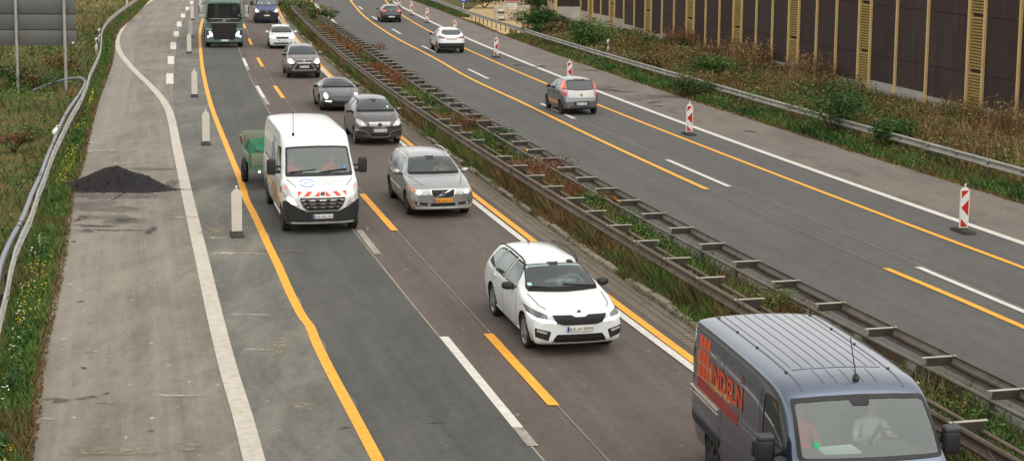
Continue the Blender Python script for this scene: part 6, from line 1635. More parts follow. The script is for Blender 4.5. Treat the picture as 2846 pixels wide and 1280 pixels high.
b = MB(); b.box((v.fo - 2.62, .0, 1.5), (.04, 1.6, 1.2)); b.build("cabin_bulkhead", mat("grey_bulkhead", srgb(112, 122, 118), .8), v.root)
b = MB(); b.box((v.fo - 1.30, -.30, 1.42), (.30, .5, .03), 0, Matrix.Rotation(.1, 3, 'Z')); b.build("papers", bpy.data.materials["paper_stack"], v.root)
NVh = math.atan2(-4.15, .72)
NVf = Vector((math.cos(NVh), math.sin(NVh), 0)); NVl = Vector((-NVf.y, NVf.x, 0))
rc = Vector((*at(1934, 884, 2.16), 0))            # rear right roof corner
oo = rc + NVf * (5.47 - .95) + NVl * 1.0
v.place(oo.x, oo.y, NVh)

# ------------------------------------------------------------------ blue van far up the queue
BLUEP = paint("blue_van_paint", srgb(52, 66, 122), .2)
sp = van_spec(5.9, 1.99, 2.62, 1.0, 3.66, [(0, .92), (.02, 1.02), (.08, 1.10), (.5, 1.30), (.95, 1.42), (1.30, 1.80), (1.70, 2.20), (2.0, 2.45), (2.5, 2.6), (5.6, 2.6), (5.85, 2.5), (5.9, 2.2)], (1.10, 1.33), [(1.7, .80), (2.2, .82), (5.6, .83), (5.9, .8)], cf=.24, cfl=.8)
v = Vehicle("delivery_van", "dark blue van with lit headlights, last vehicle in view beside the lorry", "van", sp, BLUEP)
v.wheels(.34, .225, RIMD, .66, 6)
ws = screen(.84, 1.46, .74, 2.18, .03)
v.finish(cavity=dict(s0=1.2, s1=2.8, floor=.75, holes=[('x', inset(ws, .04), -.5, 2.0)]))
v.patch("windscreen", 'front', ws, WSGL, .005); v.patch("windscreen_surround", 'front', ws, BLACKP, .01, hole=inset(ws, .045)); v.both("side_window", rounded([(1.4, 1.45), (2.3, 1.44), (2.3, 2.05), (1.85, 2.05)], .05), DGLASS, off=.005)
v.patch("bumper", 'front', [(-.97, .36), (.97, .36), (.97, .82), (.60, .86), (-.60, .86), (-.97, .82)], BLACKP, .014); v.patch("grille", 'front', rounded([(-.52, 1.08), (.52, 1.08), (.44, .86), (-.44, .86)], .04), GRILLE, .016)
b = MB(); h, nn = v.cast('front', 0, .98); b.lathe([(.085, .0), (.11, 0), (.11, .03), (.085, .03)], (h.x + .02, 0, .98), 'x', 20)
for k in range(3): a = 2 * math.pi * k / 3; b.box((h.x + .035, .05 * math.sin(a), .98 + .05 * math.cos(a)), (.012, .022, .10), 0, Matrix.Rotation(-a, 3, 'X'))
b.build("badge", CHROME, v.root)
v.pair("headlight", rounded([(.58, .96), (.86, .90), (.94, 1.12), (.84, 1.22)], .04, 3), LENS, off=.016); v.pair("headlight_lamp", rounded([(.64, .98), (.84, .93), (.91, 1.10), (.82, 1.16)], .04, 3), LAMPY, off=.024)
v.plate('front', .66, None); v.seam('top', [(.5, -.72), (.9, -.84)]); v.seam('top', [(.5, .72), (.9, .84)]); v.build_seams()
for sg in (1, -1):
    b = MB(); b.box((v.fo - 1.45, sg * 1.18, 1.62), (.14, .22, .38)); o = b.build("mirror", BLACKP, v.root, bevel=.05, ang=60); b = MB(); b.tube([(v.fo - 1.45, sg * .93, 1.50), (v.fo - 1.45, sg * 1.15, 1.50)], .045, 8); b.build("mirror_arm", BLACKP, o, ang=60)
b = MB()
for u, w_ in ((-.62, .1), (-.35, .12), (.22, .2)): b.box((v.fo - 1.28, u, 1.62), (.06, w_, .16))
b.build("papers", bpy.data.materials["paper_stack"], v.root); v.cabin(2.2, .92, 1.35, 1.45, .80, rear=False, yd=.46)
place_by(v, (708, 64), -1, L4, -1)

# ------------------------------------------------------------------ green lorry
TG = paint("green_lorry_paint", srgb(86, 116, 104), .2)
w = 1.245
sp = dict(L=2.35, W=2.5, fo=1.35, wb_=3.7, cf=.10, cb=.02, cfl=.5, cfp=3.5, edge=.14, mid=.5, bulge=.01,
    zb=[(0, .36), (.1, .30), (2.3, .9), (2.35, .95)], zt=[(0, 3.0), (.03, 3.15), (.12, 3.32), (.4, 3.55), (.9, 3.75), (2.3, 3.8), (2.35, 3.7)], zs=[(0, 1.7), (.1, 1.75), (2.35, 1.8)],
    ws=[(0, w - .06), (.1, w - .03), (2.35, w - .02)], wm=[(0, w - .05), (.1, w - .01), (2.35, w)], wb=[(0, w - .06), (.1, w - .02), (2.35, w - .01)], wr=[(0, w - .22), (.2, w - .18), (2.35, w - .15)], cr=[(0, .04), (2.35, .08)])
v = Vehicle("lorry", "green lorry with a black grille and bright angular headlights heading the left lane", "lorry", sp, TG)
v.wheels(.50, .32, RIMD, .58, 8, y=1.06, xs=(0, -3.7)); v.wheels_at = v.wheels_at[:2]; v.finish()
v.patch("windscreen", 'front', rounded([(-1.09, 1.98), (1.09, 1.98), (1.02, 2.92), (-1.02, 2.92)], .10), DGLASS, .010)
v.patch("front_panel", 'front', rounded([(-1.20, 2.02), (1.20, 2.02), (1.10, 1.78), (.86, 1.66), (-.86, 1.66), (-1.10, 1.78)], .05, 3), BLACKP, .008)
v.patch("chrome_strip", 'front', [(-.92, 1.90), (.92, 1.90), (.92, 1.945), (-.92, 1.945)], CHROME, .03); v.patch("chrome_strip", 'front', [(-.90, 1.66), (.90, 1.66), (.90, 1.71), (-.90, 1.71)], CHROME, .03); v.patch("grille_diagonal", 'front', [(-.50, 1.71), (-.40, 1.71), (.45, 1.89), (.32, 1.89)], CHROME, .028)
b = MB(); h, nn = v.cast('front', 0, 1.80); b.lathe([(.05, .02), (.085, .02), (.09, .05), (.05, .05)], (h.x, 0, 1.80), 'x', 16); b.build("badge", CHROME, v.root)
v.patch("grille", 'front', rounded([(-.86, 1.58), (.86, 1.58), (.66, .55), (-.66, .55)], .08), GRILLE, .014)
for z, w_ in ((1.30, .74), (1.10, .66), (.92, .62), (.75, .58)): v.patch("grille_bar", 'front', [(-w_, z - .025), (w_, z - .025), (w_, z + .025), (-w_, z + .025)], BLACKP, .028)
hl = [(.72, .78), (1.06, .66), (1.17, .80), (1.15, 1.18), (.92, 1.16), (.80, 1.0)]
v.pair("headlight", rounded(hl, .04, 3), LENSD, off=.016); v.pair("headlight_lamp", rounded([(.74, .80), (1.08, .70), (1.08, .79), (.93, .84), (.98, 1.10), (.90, 1.10), (.78, .94)], .02, 3), LAMPV, off=.026)
v.pair("headlight_brow", [(.78, 1.20), (1.19, 1.22), (1.19, 1.27), (.80, 1.26)], mat("pale_green_trim", srgb(176, 190, 180), .4), off=.022)
v.patch("bumper", 'front', rounded([(-1.2, .62), (-.66, .52), (.66, .52), (1.2, .62), (1.2, .38), (-1.2, .38)], .05, 3), TG, .02); v.patch("lower_valance", 'front', [(-1.2, .40), (1.2, .40), (1.14, .28), (-1.14, .28)], BLACKP, .026)
v.plate('front', .50, None, w=.52); v.seam('front', [(-.90, 1.62), (.90, 1.62)], w=.03, off=.012); v.seam('front', [(-.90, .6), (-.92, 1.62)], w=.02); v.seam('front', [(.90, .6), (.92, 1.62)], w=.02); v.build_seams()
MIR = mat("pale_mirror_housing", srgb(172, 178, 170), .5)
for sg in (1, -1):
    b = MB(); b.box((v.fo - .18, sg * 1.48, 2.55), (.16, .24, .52)); b.box((v.fo - .18, sg * 1.48, 2.12), (.16, .24, .26)); o = b.build("mirror", MIR, v.root, bevel=.05, ang=60)
    b = MB(); b.box((v.fo - .17, sg * 1.60, 2.5), (.14, .05, .46)); b.tube([(v.fo - .3, sg * 1.2, 1.95), (v.fo - .2, sg * 1.46, 1.98), (v.fo - .2, sg * 1.46, 2.9), (v.fo - .3, sg * 1.18, 2.95)], .03, 8); b.build("mirror_arm", BLACKP, o, ang=60)
b = MB()
for u, w_, hh in ((-.35, .46, .05), (-.38, .12, .2), (.25, .3, .07), (.85, .26, .12)): b.box((v.fo - .012 - v.bend(.0, u) + .0, u, 2.08 + hh / 2), (.012, w_, hh))
b.build("dashboard_items", bpy.data.materials["paper_stack"], v.root, ang=None)
b = MB(); b.box((v.fo - 8.6, 0, 2.5), (11.6, 2.5, 2.7)); b.build("cargo_box", mat("pale_tarpaulin", srgb(176, 180, 178), .6, var=.06), v.root, bevel=.04)
b = MB(); b.box((-2.6, 0, .85), (6.5, .9, .25)); b.build("chassis", BLACKP, v.root)
for x in (-9.5, -10.9):
    for sg in (1, -1): b = MB(); b.lathe([(.25, -.16), (.48, -.17), (.5, -.12), (.5, .12), (.48, .17), (.25, .16)], (x, sg * 1.06, .5), 'y', 24); b.build("wheel", TYRE, v.root, ang=40)
place_by(v, (571, 130), -1, off(L2, 1.0), -1, track_out=1.22)
# ================================================================== PEOPLE in the vehicles
SKIN = mat("skin", srgb(196, 150, 126), .55, var=.06)
HAIRS = {k: mat(k + "_hair", srgb(*c), .7, var=.2, scale=20) for k, c in dict(dark=(48, 38, 32), grey=(150, 146, 140), brown=(86, 62, 44)).items()}
EYE = mat("eye_dark", srgb(34, 28, 26), .3)
CLOTH = {k: mat(k + "_cloth", srgb(*c), .85, var=.10, scale=9) for k, c in dict(white=(206, 210, 206), orange=(255, 104, 52), red=(210, 62, 60), blue=(132, 156, 176), grey=(104, 108, 112), navy=(48, 56, 78), denim=(58, 66, 84), lightblue=(112, 170, 196)).items()}
def person(label, vehicle, q, y, z, cloth, hair='dark', pose='drive', trousers='denim', wheel=None, scale=1.0, headturn=0.):
    """seated figure: one skin built over a joint skeleton, five fingers per hand; car frame, hip at (q, y, z)"""
    root = thing("person", label, "person")
    X0 = vehicle.fo - q
    nodes = []; edges = []; rads = []
    def node(p, r, par=None):
        nodes.append(Vector(p) * scale + Vector((X0, y, z))); rads.append(r * scale)
        if par is not None: edges.append((par, len(nodes) - 1))
        return len(nodes) - 1
    pel = node((0, 0, .06), .135)
    wa = node((-.05, 0, .20), .125, pel); ch = node((-.09, 0, .36), .150, wa); uc = node((-.12, 0, .47), .115, ch); nk = node((-.115, 0, .555), .056, uc)
    hd = node((-.095, 0, .625), .075, nk); hc = node((-.085, 0, .70), .092, hd); ht = node((-.095, 0, .765), .070, hc)
    nose = node((.025, headturn, .665), .014, hc)
    hands = []
    for sg in (1, -1):
        sh = node((-.12, sg * .19, .455), .066, uc)
        if pose == 'drive':
            el = (.06, sg * .27, .25); wr = Vector(((wheel[0] - X0) / scale - .07, sg * .155, (wheel[1] - z) / scale + .01))
        elif pose == 'lap': el = (.02, sg * .26, .20); wr = Vector((.26, sg * .09, .17))
        else: el = (.10, sg * .30, .30) if sg > 0 else (.02, sg * .26, .20); wr = Vector((.30, .12, .40)) if sg > 0 else Vector((.24, -.10, .17))
        e = node(el, .044, sh); w_ = node(wr, .028, e)
        d = (wr - Vector(el)).normalized()
        side = Vector((0, 1, 0)); dn = d.cross(side).normalized()
        palm = wr + d * .055; pm = node(palm, .030, w_)
        hands.append((nodes[w_].copy(), nodes[pm].copy()))
        for k, (o_, ln) in enumerate(((-.030, .060), (-.010, .075), (.010, .070), (.030, .055))):
            b0 = palm + d * .035 + side * o_
            a = node(b0, .0105, pm); b_ = node(b0 + d * ln * .55 - Vector((0, 0, .012)), .0095, a); node(b0 + d * ln * .85 - Vector((0, 0, .035)), .008, b_)
        t0 = palm - side * sg * .034 + d * .005; t1 = node(t0, .012, pm); node(t0 - side * sg * .02 + d * .035 + Vector((0, 0, .006)), .010, t1)
    for sg in (1, -1):
        hp = node((.06, sg * .10, .03), .095, pel); kn = node((.44, sg * .16, .10), .062, hp); an = node((.72, sg * .15, -.28), .042, kn); he = node((.74, sg * .15, -.34), .040, an); node((.90, sg * .16, -.34), .032, he)
    me = bpy.data.meshes.new("body"); me.from_pydata(nodes, edges, []); o = bpy.data.objects.new("body", me); link(o)
    md = o.modifiers.new("skin", 'SKIN'); md.use_smooth_shade = True; md.branch_smoothing = .3
    for i, r in enumerate(rads):
        sv = me.skin_vertices[0].data[i]; k = (1, 1)
        if i in (wa, ch): k = (1.28, .82)
        if i == uc: k = (1.3, .8)
        if i == pel: k = (1.2, .95)
        sv.radius = (r * k[0], r * k[1])
    me.skin_vertices[0].data[0].use_root = True
    sb = o.modifiers.new("sub", 'SUBSURF'); sb.levels = 1; sb.render_levels = 1
    dg = bpy.context.evaluated_depsgraph_get(); dg.update()
    nm = bpy.data.meshes.new_from_object(o.evaluated_get(dg)); o.modifiers.clear(); o.data = nm; bpy.data.meshes.remove(me); o.parent = root
    nm.materials.clear()
    for m in (CLOTH[cloth], SKIN, CLOTH[trousers]): nm.materials.append(m)
    neck_z = nodes[nk].z - .01
    for p in nm.polygons:
        c = p.center; mi = 0
        if c.z > neck_z: mi = 1
        elif any((c - b).dot((b - a).normalized()) > -.035 and (c - b).length < .17 and c.z > z + .05 for a, b in hands): mi = 1
        elif c.x > X0 + .09 * scale and c.z < z + .2 and not any((c - a).length < .2 for a, b in hands): mi = 2
        elif c.z < z + .10: mi = 2
        p.material_index = mi; p.use_smooth = True
    # hair cap, eyes, mouth, ears
    h = nodes[hc]; b = MB(); b.ball((h.x - .022, h.y, h.z + .035), (.108, .092, .095), 14, 9); hm = b.build("hair", HAIRS[hair], root, ang=80)
    for v_ in hm.data.vertices:
        if v_.co.x > h.x + .03 and v_.co.z < h.z + .055: v_.co.x = h.x + .03
        if v_.co.z < h.z - .03: v_.co.z = h.z - .03
    b = MB()
    for s_ in (1, -1): b.ball((h.x + .083, h.y + s_ * .034 + headturn, h.z + .012), (.010, .014, .009), 8, 6)
    b.build("eyes", EYE, root, ang=80)
    b = MB(); b.ball((h.x + .080, h.y + headturn, h.z - .062), (.010, .026, .007), 8, 6); b.build("mouth", mat("lips", srgb(160, 96, 86), .5) if "lips" not in bpy.data.materials else bpy.data.materials["lips"], root, ang=80)
    b = MB()
    for s_ in (1, -1): b.ball((h.x - .005, h.y + s_ * .092, h.z), (.022, .010, .032), 8, 6)
    b.build("ears", SKIN, root, ang=80)
    root.location = vehicle.root.location; root.rotation_euler = vehicle.root.rotation_euler
    return root, nodes
def belt(root, X0, y, z, sg):
    b = MB(); pts = [(X0 - .16, y + sg * .20, z + .56), (X0 + .005, y + sg * .10, z + .43), (X0 + .05, y, z + .30), (X0 + .07, y - sg * .13, z + .12)]
    vs = []
    for p in pts: vs += [(p[0], p[1] - .024, p[2] + .012), (p[0], p[1] + .024, p[2] - .012)]
    b.add(vs, [(2 * i, 2 * i + 1, 2 * i + 3, 2 * i + 2) for i in range(3)]); b.build("seat_belt", BLK, root, ang=None)
X = NV.fo - 1.66
r_, _ = person("driver in a white shirt and dark seat belt at the slate van's wheel", NV, 2.08, .48, 1.03, 'white', 'grey', 'drive', wheel=(X, 1.42)); belt(r_, NV.fo - 2.08, .48, 1.03, 1)
person("passenger in a red jacket beside the slate van's driver", NV, 2.10, -.52, 1.02, 'red', 'brown', 'lap')
X = RV.fo - 1.55
person("driver with orange work vest at the white works van's wheel", RV, 1.96, .48, 1.06, 'orange', 'dark', 'drive', wheel=(X, 1.44))
person("passenger in orange workwear by the near side window of the white works van", RV, 1.96, -.62, 1.03, 'orange', 'brown', 'lap')
X = SK.fo - 1.90
person("driver in pale blue shirt with one raised forearm in the bright white estate", SK, 2.03, .37, .60, 'blue', 'dark', 'raise', wheel=(X, .98))
X = VO.fo - 2.06
person("driver in a grey top behind the wheel of the silver estate", VO, 2.18, .37, .62, 'grey', 'brown', 'drive', wheel=(X, 1.0))
# ================================================================== VEGETATION: real blades and leaves
def vn(x, y, s, seed=0):
    """smooth value noise 0..1 (numpy)"""
    x = np.asarray(x) / s + seed * 17.3; y = np.asarray(y) / s + seed * 9.1
    xi, yi = np.floor(x), np.floor(y); fx, fy = x - xi, y - yi
    h = lambda a, b: np.modf(np.abs(np.sin(a * 127.1 + b * 311.7 + seed * 74.7) * 43758.5453))[0]
    fx, fy = fx * fx * (3 - 2 * fx), fy * fy * (3 - 2 * fy)
    return (h(xi, yi) * (1 - fx) + h(xi + 1, yi) * fx) * (1 - fy) + (h(xi, yi + 1) * (1 - fx) + h(xi + 1, yi + 1) * fx) * fy
VEG = attr_mat("leaf_and_blade", .75)
class Plants:
    def __init__(s): s.P = []; s.C = []
    def tris(s, p0, p1, p2, col):
        s.P.append(np.stack([p0, p1, p2], 1)); s.C.append(col)
    def blades(s, x, y, h, w, lean, col, z=0.):
        n = len(x); a = rng.uniform(0, 6.283, n); b = rng.uniform(0, 6.283, n)
        base = np.stack([x, y, np.broadcast_to(z, (n,))], 1)
        t = np.stack([np.cos(a), np.sin(a), np.zeros(n)], 1) * (w / 2)[:, None]
        d = np.stack([np.cos(b) * lean * h, np.sin(b) * lean * h, h], 1)
        s.tris(base - t, base + t, base + d, col)
    def leaves(s, c, size, col, up=.4):
        """leaf = two triangles (diamond) with a random tilt"""
        n = len(c); v = rng.normal(0, 1, (n, 3)); v[:, 2] *= .55; v /= np.linalg.norm(v, axis=1)[:, None]
        nrm = rng.normal(0, 1, (n, 3)); nrm[:, 2] = np.abs(nrm[:, 2]) + up
        u = np.cross(nrm, v); u /= np.linalg.norm(u, axis=1)[:, None] + 1e-9
        L_ = v * size[:, None]; W_ = u * (size * .36)[:, None]
        s.tris(c - L_, c + W_, c + L_, col); s.tris(c - L_, c + L_, c - W_, col)
    def build(s, name, parent=None, mat_=None):
        P = np.concatenate(s.P).reshape(-1, 3).astype(np.float32); C = np.concatenate(s.C)
        n = len(P) // 3
        me = bpy.data.meshes.new(name)
        me.vertices.add(len(P)); me.vertices.foreach_set("co", P.ravel())
        me.loops.add(len(P)); me.loops.foreach_set("vertex_index", np.arange(len(P), dtype=np.int32))
        me.polygons.add(n); me.polygons.foreach_set("loop_start", np.arange(0, 3 * n, 3, dtype=np.int32)); me.polygons.foreach_set("loop_total", np.full(n, 3, dtype=np.int32))
        ca = me.color_attributes.new("Col", 'FLOAT_COLOR', 'CORNER')
        cc = np.concatenate([np.repeat(C, 3, 0), np.ones((3 * n, 1))], 1).astype(np.float32); ca.data.foreach_set("color", cc.ravel())
        me.update(); me.validate()
        me.materials.append(mat_ or VEG)
        o = bpy.data.objects.new(name, me); return link(o, parent)
PAL = {k: np.array([srgb(*c) for c in v]) for k, v in dict(
    green=[(74, 104, 40), (90, 116, 50), (66, 96, 44), (106, 124, 58), (80, 110, 54)],
    deep=[(42, 74, 32), (54, 90, 42), (64, 100, 46), (38, 66, 34)],
    olive=[(104, 98, 56), (92, 92, 52), (116, 106, 64), (82, 86, 48), (98, 86, 56)],
    straw=[(166, 142, 96), (148, 124, 82), (178, 158, 112), (136, 112, 74)],
    dry=[(122, 88, 58), (104, 74, 48), (138, 104, 70), (90, 66, 46), (150, 120, 84)],
    rust=[(128, 82, 56), (112, 70, 48), (140, 94, 64), (98, 62, 46)],
    litter=[(108, 80, 54), (124, 92, 60), (90, 68, 48), (136, 108, 74)],
    yellow=[(206, 186, 60), (190, 176, 74), (170, 160, 60)], white=[(226, 224, 208), (210, 210, 190)]).items()}
def col(kind, n, j=.13):
    p = PAL[kind]; c = p[rng.integers(0, len(p), n)]
    return c * rng.uniform(1 - j, 1 + j, (n, 1))
def between(fa, fb, y0, y1, n, near=1.6):
    """random points between two lines, denser towards the camera"""
    t = rng.uniform(0, 1, n); y = y0 + (y1 - y0) * t ** near
    xa, xb = fa(y), fb(y); f = rng.uniform(0, 1, n)
    return xa + (xb - xa) * f, y, f
def stuff(p, name):
    o = p.build(name); o["kind"] = "stuff"; return o
def pick(x, y, table, seed):
    """choose a palette per plant from smooth noise so that kinds grow in patches"""
    v = vn(x, y, 3.6, seed) * .66 + vn(x, y, 1.1, seed + 3) * .22 + rng.uniform(0, .12, len(x))
    out = np.zeros((len(x), 3))
    edges = np.linspace(.12, .88, len(table) + 1); edges[0], edges[-1] = -1, 2
    for k, a, b in zip(table, edges, edges[1:]):
        m = (v >= a) & (v < b); out[m] = col(k, int(m.sum()))
    return out
hgt = lambda n, a, b: rng.uniform(a, b, n)
def far_w(y, w): return w * (1 + np.clip(y - 40, 0, 200) / 90)

# --- left verge between rail and pavement
p = Plants()
x, y, f = between(G0, off(L0, .12), 20, 190, 42000, 2.0)
h = hgt(len(x), .08, .30) * (.5 + .9 * vn(x, y, 1.1, 2)); h *= np.clip((1.0 - f) * 6, .35, 1)
c = pick(x, y, ['deep', 'green', 'green', 'olive', 'green'], 1); fr = (f > .80) & (rng.random(len(x)) < .75); c[fr] = col('litter', int(fr.sum()))
p.blades(x, y, h, far_w(y, .035), .7, c)
x, y, f = between(off(G0, .3), off(L0, -.3), 20, 110, 9000, 2.0); m = vn(x, y, 1.4, 5) > .45; x, y = x[m], y[m]
p.leaves(np.stack([x, y, hgt(len(x), .05, .32)], 1), far_w(y, .055), pick(x, y, ['deep', 'green', 'deep', 'green'], 8))
stuff(p, "verge_grass")
p = Plants()
x, y, f = between(off(G0, .25), off(L0, -.15), 22, 75, 1300, 1.3); m = vn(x, y, 2.6, 9) > .5; x, y = x[m], y[m]
p.leaves(np.stack([x, y, hgt(len(x), .22, .45)], 1), np.full(len(x), .020) * (1 + y / 60), col('yellow', len(x)))
x, y, f = between(off(G0, .2), off(L0, -.4), 22, 40, 90, 1.2)
p.leaves(np.stack([x, y, hgt(len(x), .25, .42)], 1), np.full(len(x), .035), col('white', len(x)))
stuff(p, "wild_flowers")

# --- field side beyond the left rail
p = Plants()
x, y, f = between(lambda q: -62 - .12 * np.asarray(q), off(G0, -.15), 22, 215, 110000, 1.9)
# keep what the camera neighbourhood can see
m = x > -.42 * y - 6; x, y, f = x[m], y[m], f[m]
n = len(x); dry = np.clip((y - 92) / 40, 0, 1)
c = pick(x, y, ['deep', 'green', 'green', 'olive', 'green', 'olive'], 4)
red = (vn(x, y, 6, 14) > .62) & (y > 40) & (y < 90) & (rng.random(n) < .7); c[red] = col('dry', int(red.sum()))
st_ = rng.random(n) < dry * (.35 + .6 * vn(x, y, 7, 21)); c[st_] = col('straw', int(st_.sum()))
gr_ = (y > 98) & (y < 150) & (x > -36 - .18 * (y - 100)) & (x < -22 - .22 * (y - 100)) & (rng.random(n) < .6); c[gr_] = col('olive', int(gr_.sum()))
h = hgt(n, .12, .5) * (.4 + 1.2 * vn(x, y, 1.8, 6)); h[st_] *= .6
p.blades(x, y, h, far_w(y, .05), .6, c)
x, y, f = between(lambda q: -50 - .1 * np.asarray(q), off(G0, -.2), 22, 120, 52000, 1.8); m = (x > -.42 * y - 4) & (vn(x, y, 2.2, 31) > .36); x, y = x[m], y[m]
z = hgt(len(x), .05, .55) * (.4 + 1.1 * vn(x, y, 1.5, 7))
c = pick(x, y, ['deep', 'green', 'green', 'deep', 'olive'], 12); red = (vn(x, y, 6, 14) > .62) & (y > 40) & (y < 90) & (rng.random(len(x)) < .6); c[red] = col('dry', int(red.sum()))
p.leaves(np.stack([x, y, z], 1), far_w(y, .07), c)
stuff(p, "field_growth")

# --- median: short grass between kerb and rail
p = Plants()
x, y, f = between(off(KERB, .02), off(M1, .1), 15, 165, 60000, 2.0)
n = len(x); h = hgt(n, .07, .26) * (.4 + vn(x, y, 1.0, 3)) * (1 + 2.6 * np.clip((f - .62) * 3, 0, 1))
p.blades(x, y, h, far_w(y, .03), .8, pick(x, y, ['green', 'olive', 'green', 'dry', 'olive', 'green'], 15))
x, y, f = between(off(KERB, -.06), off(KERB, .45), 16, 110, 5000, 1.6); p.leaves(np.stack([x, y, hgt(len(x), .02, .12)], 1), far_w(y, .04), pick(x, y, ['deep', 'olive', 'dry'], 18))
stuff(p, "median_grass")
# --- between the two rails: taller mixed growth
p = Plants()
x, y, f = between(off(M1, .15), off(M2, -.12), 14, 165, 62000, 1.7)
n = len(x); h = hgt(n, .18, .62) * (.45 + .95 * vn(x, y, 1.5, 4))
c = pick(x, y, ['green', 'olive', 'dry', 'olive', 'green', 'dry', 'rust'], 22)
p.blades(x, y, h, far_w(y, .04), .7, c)
x, y, f = between(off(M1, .25), off(M2, -.4), 14, 150, 22000, 1.6); m = vn(x, y, 1.3, 41) > .48; x, y = x[m], y[m]
p.leaves(np.stack([x, y, hgt(len(x), .08, .5)], 1), far_w(y, .06), pick(x, y, ['deep', 'green', 'olive', 'green'], 25))
for ya, yb, nn in ((46, 53, 2200), (60, 66, 900), (78, 88, 2200), (99, 122, 3600)):
    x, y, f = between(off(M1, .3), off(M2, -.5), ya, yb, nn, 1.0); e_ = np.minimum((y - ya), (yb - y)) / 3; m = vn(x, y, 2.0, 44) + np.clip(e_, 0, .45) > .72; x, y = x[m], y[m]
    h = hgt(len(x), .35, .85) * (.6 + .5 * vn(x, y, 1.2, 45)); p.blades(x, y, h, far_w(y, .04), .4, col('rust', len(x), .2))
    p.leaves(np.stack([x, y, h * rng.uniform(.5, 1.0, len(x))], 1), far_w(y, .045), col('rust', len(x), .2))
stuff(p, "median_weeds")

# --- right verge: grass strip before the rail
p = Plants()
x, y, f = between(off(R6, -.02), off(R7, .6), 20, 190, 62000, 1.7)
m = ~((y > 122) & (y < 146) & (f > .12)); x, y, f = x[m], y[m], f[m]
n = len(x); h = hgt(n, .08, .34) * (.5 + .8 * vn(x, y, 1.2, 5)) * np.clip(f * 5, .3, 1)
c = pick(x, y, ['green', 'deep', 'green', 'olive', 'green'], 33); fr = (f < .13) & (rng.random(n) < .7); c[fr] = col('litter', int(fr.sum()))
p.blades(x, y, h, far_w(y, .04), .8, c)
x, y, f = between(off(R6, .4), off(R7, .3), 22, 118, 12000, 1.5); m = vn(x, y, 1.5, 51) > .42; x, y = x[m], y[m]
p.leaves(np.stack([x, y, hgt(len(x), .05, .4)], 1), far_w(y, .055), pick(x, y, ['deep', 'green', 'olive', 'green', 'dry'], 35))
stuff(p, "right_verge_grass")
# --- tall dry weeds between rail and noise barrier
WXL = lambda q: 20.3 - .2 * (np.asarray(q) - 69.8)
p = Plants()
x, y, f = between(off(R7, .25), off(WXL, -.15), 26, 150, 90000, 1.5)
m = ~((y > 118) & (y < 150) & (vn(x, y, 5, 61) < .75)); x, y, f = x[m], y[m], f[m]
n = len(x); big = vn(x, y, 3.5, 62); h = hgt(n, .35, 1.05) * (.30 + .95 * big) * np.where(f > .72, .45 + .75 * vn(x, y, 6, 66), 1.0) * (.75 + .35 * np.sin(f * 3.1))
c = pick(x, y, ['olive', 'dry', 'olive', 'green', 'dry', 'olive', 'straw', 'dry', 'green'], 63)
p.blades(x, y, h, far_w(y, .035), .45, c)
# tall plumes in patches against the wall
x2, y2, f2 = between(off(WXL, -3.2), off(WXL, -.3), 28, 112, 16000, 1.3); m = vn(x2, y2, 4.5, 68) > .60; x2, y2 = x2[m], y2[m]
h2 = hgt(len(x2), .9, 1.7); p.blades(x2, y2, h2, far_w(y2, .03), .25, col('dry', len(x2)) * .95)
p.leaves(np.stack([x2, y2, h2 * rng.uniform(.55, 1.02, len(x2))], 1) + rng.normal(0, .07, (len(x2), 3)), far_w(y2, .05), pick(x2, y2, ['dry', 'straw', 'dry'], 69))
# seed heads
k = rng.choice(n, 26000, replace=False); m2 = h[k] > .42; k = k[m2]
p.leaves(np.stack([x[k] + rng.normal(0, .10, len(k)), y[k] + rng.normal(0, .10, len(k)), h[k] * rng.uniform(.6, 1.08, len(k))], 1), far_w(y[k], .05), pick(x[k], y[k], ['dry', 'dry', 'straw', 'rust', 'olive'], 65))
x, y, f = between(off(R7, .2), off(WXL, -.6), 26, 122, 42000, 1.5); m = vn(x, y, 2.6, 71) > .47; x, y = x[m], y[m]
p.leaves(np.stack([x, y, hgt(len(x), .1, .75) * (.5 + .8 * vn(x, y, 2.0, 72))], 1), far_w(y, .075), pick(x, y, ['deep', 'green', 'olive', 'olive', 'green'], 73))
stuff(p, "tall_dry_weeds")

# --- single shrubs and tufts
BARK = mat("woody_stem", srgb(84, 70, 54), .9)
def shrub(name, label, cat, cx, cy, r, h, kinds, n, leaf, group=None, seed=0):
    root = thing(name, label, cat, (cx, cy, 0), 0, group)
    r2 = np.random.default_rng(seed + 100)
    if group == GRS: r, h, n = r * 1.3, h * 1.2, int(n * 1.7)
    b = MB(); tips = []
    for i in range(7):
        a = r2.uniform(0, 6.28); d = r2.uniform(.2, .75) * r; t = Vector((math.cos(a) * d, math.sin(a) * d, h * r2.uniform(.45, .85)))
        b.tube([(0, 0, -.05), tuple(t * .5 + Vector((0, 0, h * .12))), tuple(t)], [.03, .02, .008], 6); tips.append(t)
    b.build("stem", BARK, root, ang=60)
    q = Plants(); cs = []; cl = []
    for t in tips + [t * .6 + Vector((0, 0, .1)) for t in tips]:
        m = n // 14; g = r2.normal(0, 1, (m, 3)); g /= np.linalg.norm(g, axis=1)[:, None]; g *= (r2.uniform(.25, 1, (m, 1)) ** .5) * np.array([[r * .42, r * .42, h * .26]])
        c = g + np.array(t); c[:, 2] = np.abs(c[:, 2]) + .03; cs.append(c)
        kk = kinds[r2.integers(0, len(kinds))]; cl.append(col(kk, m, .25))
    cs = np.concatenate(cs); q.leaves(cs, np.full(len(cs), leaf) * r2.uniform(.6, 1.3, len(cs)), np.concatenate(cl)); q.build("foliage", root)
    return root
GRS = "green shrubs growing along the right guard rail"
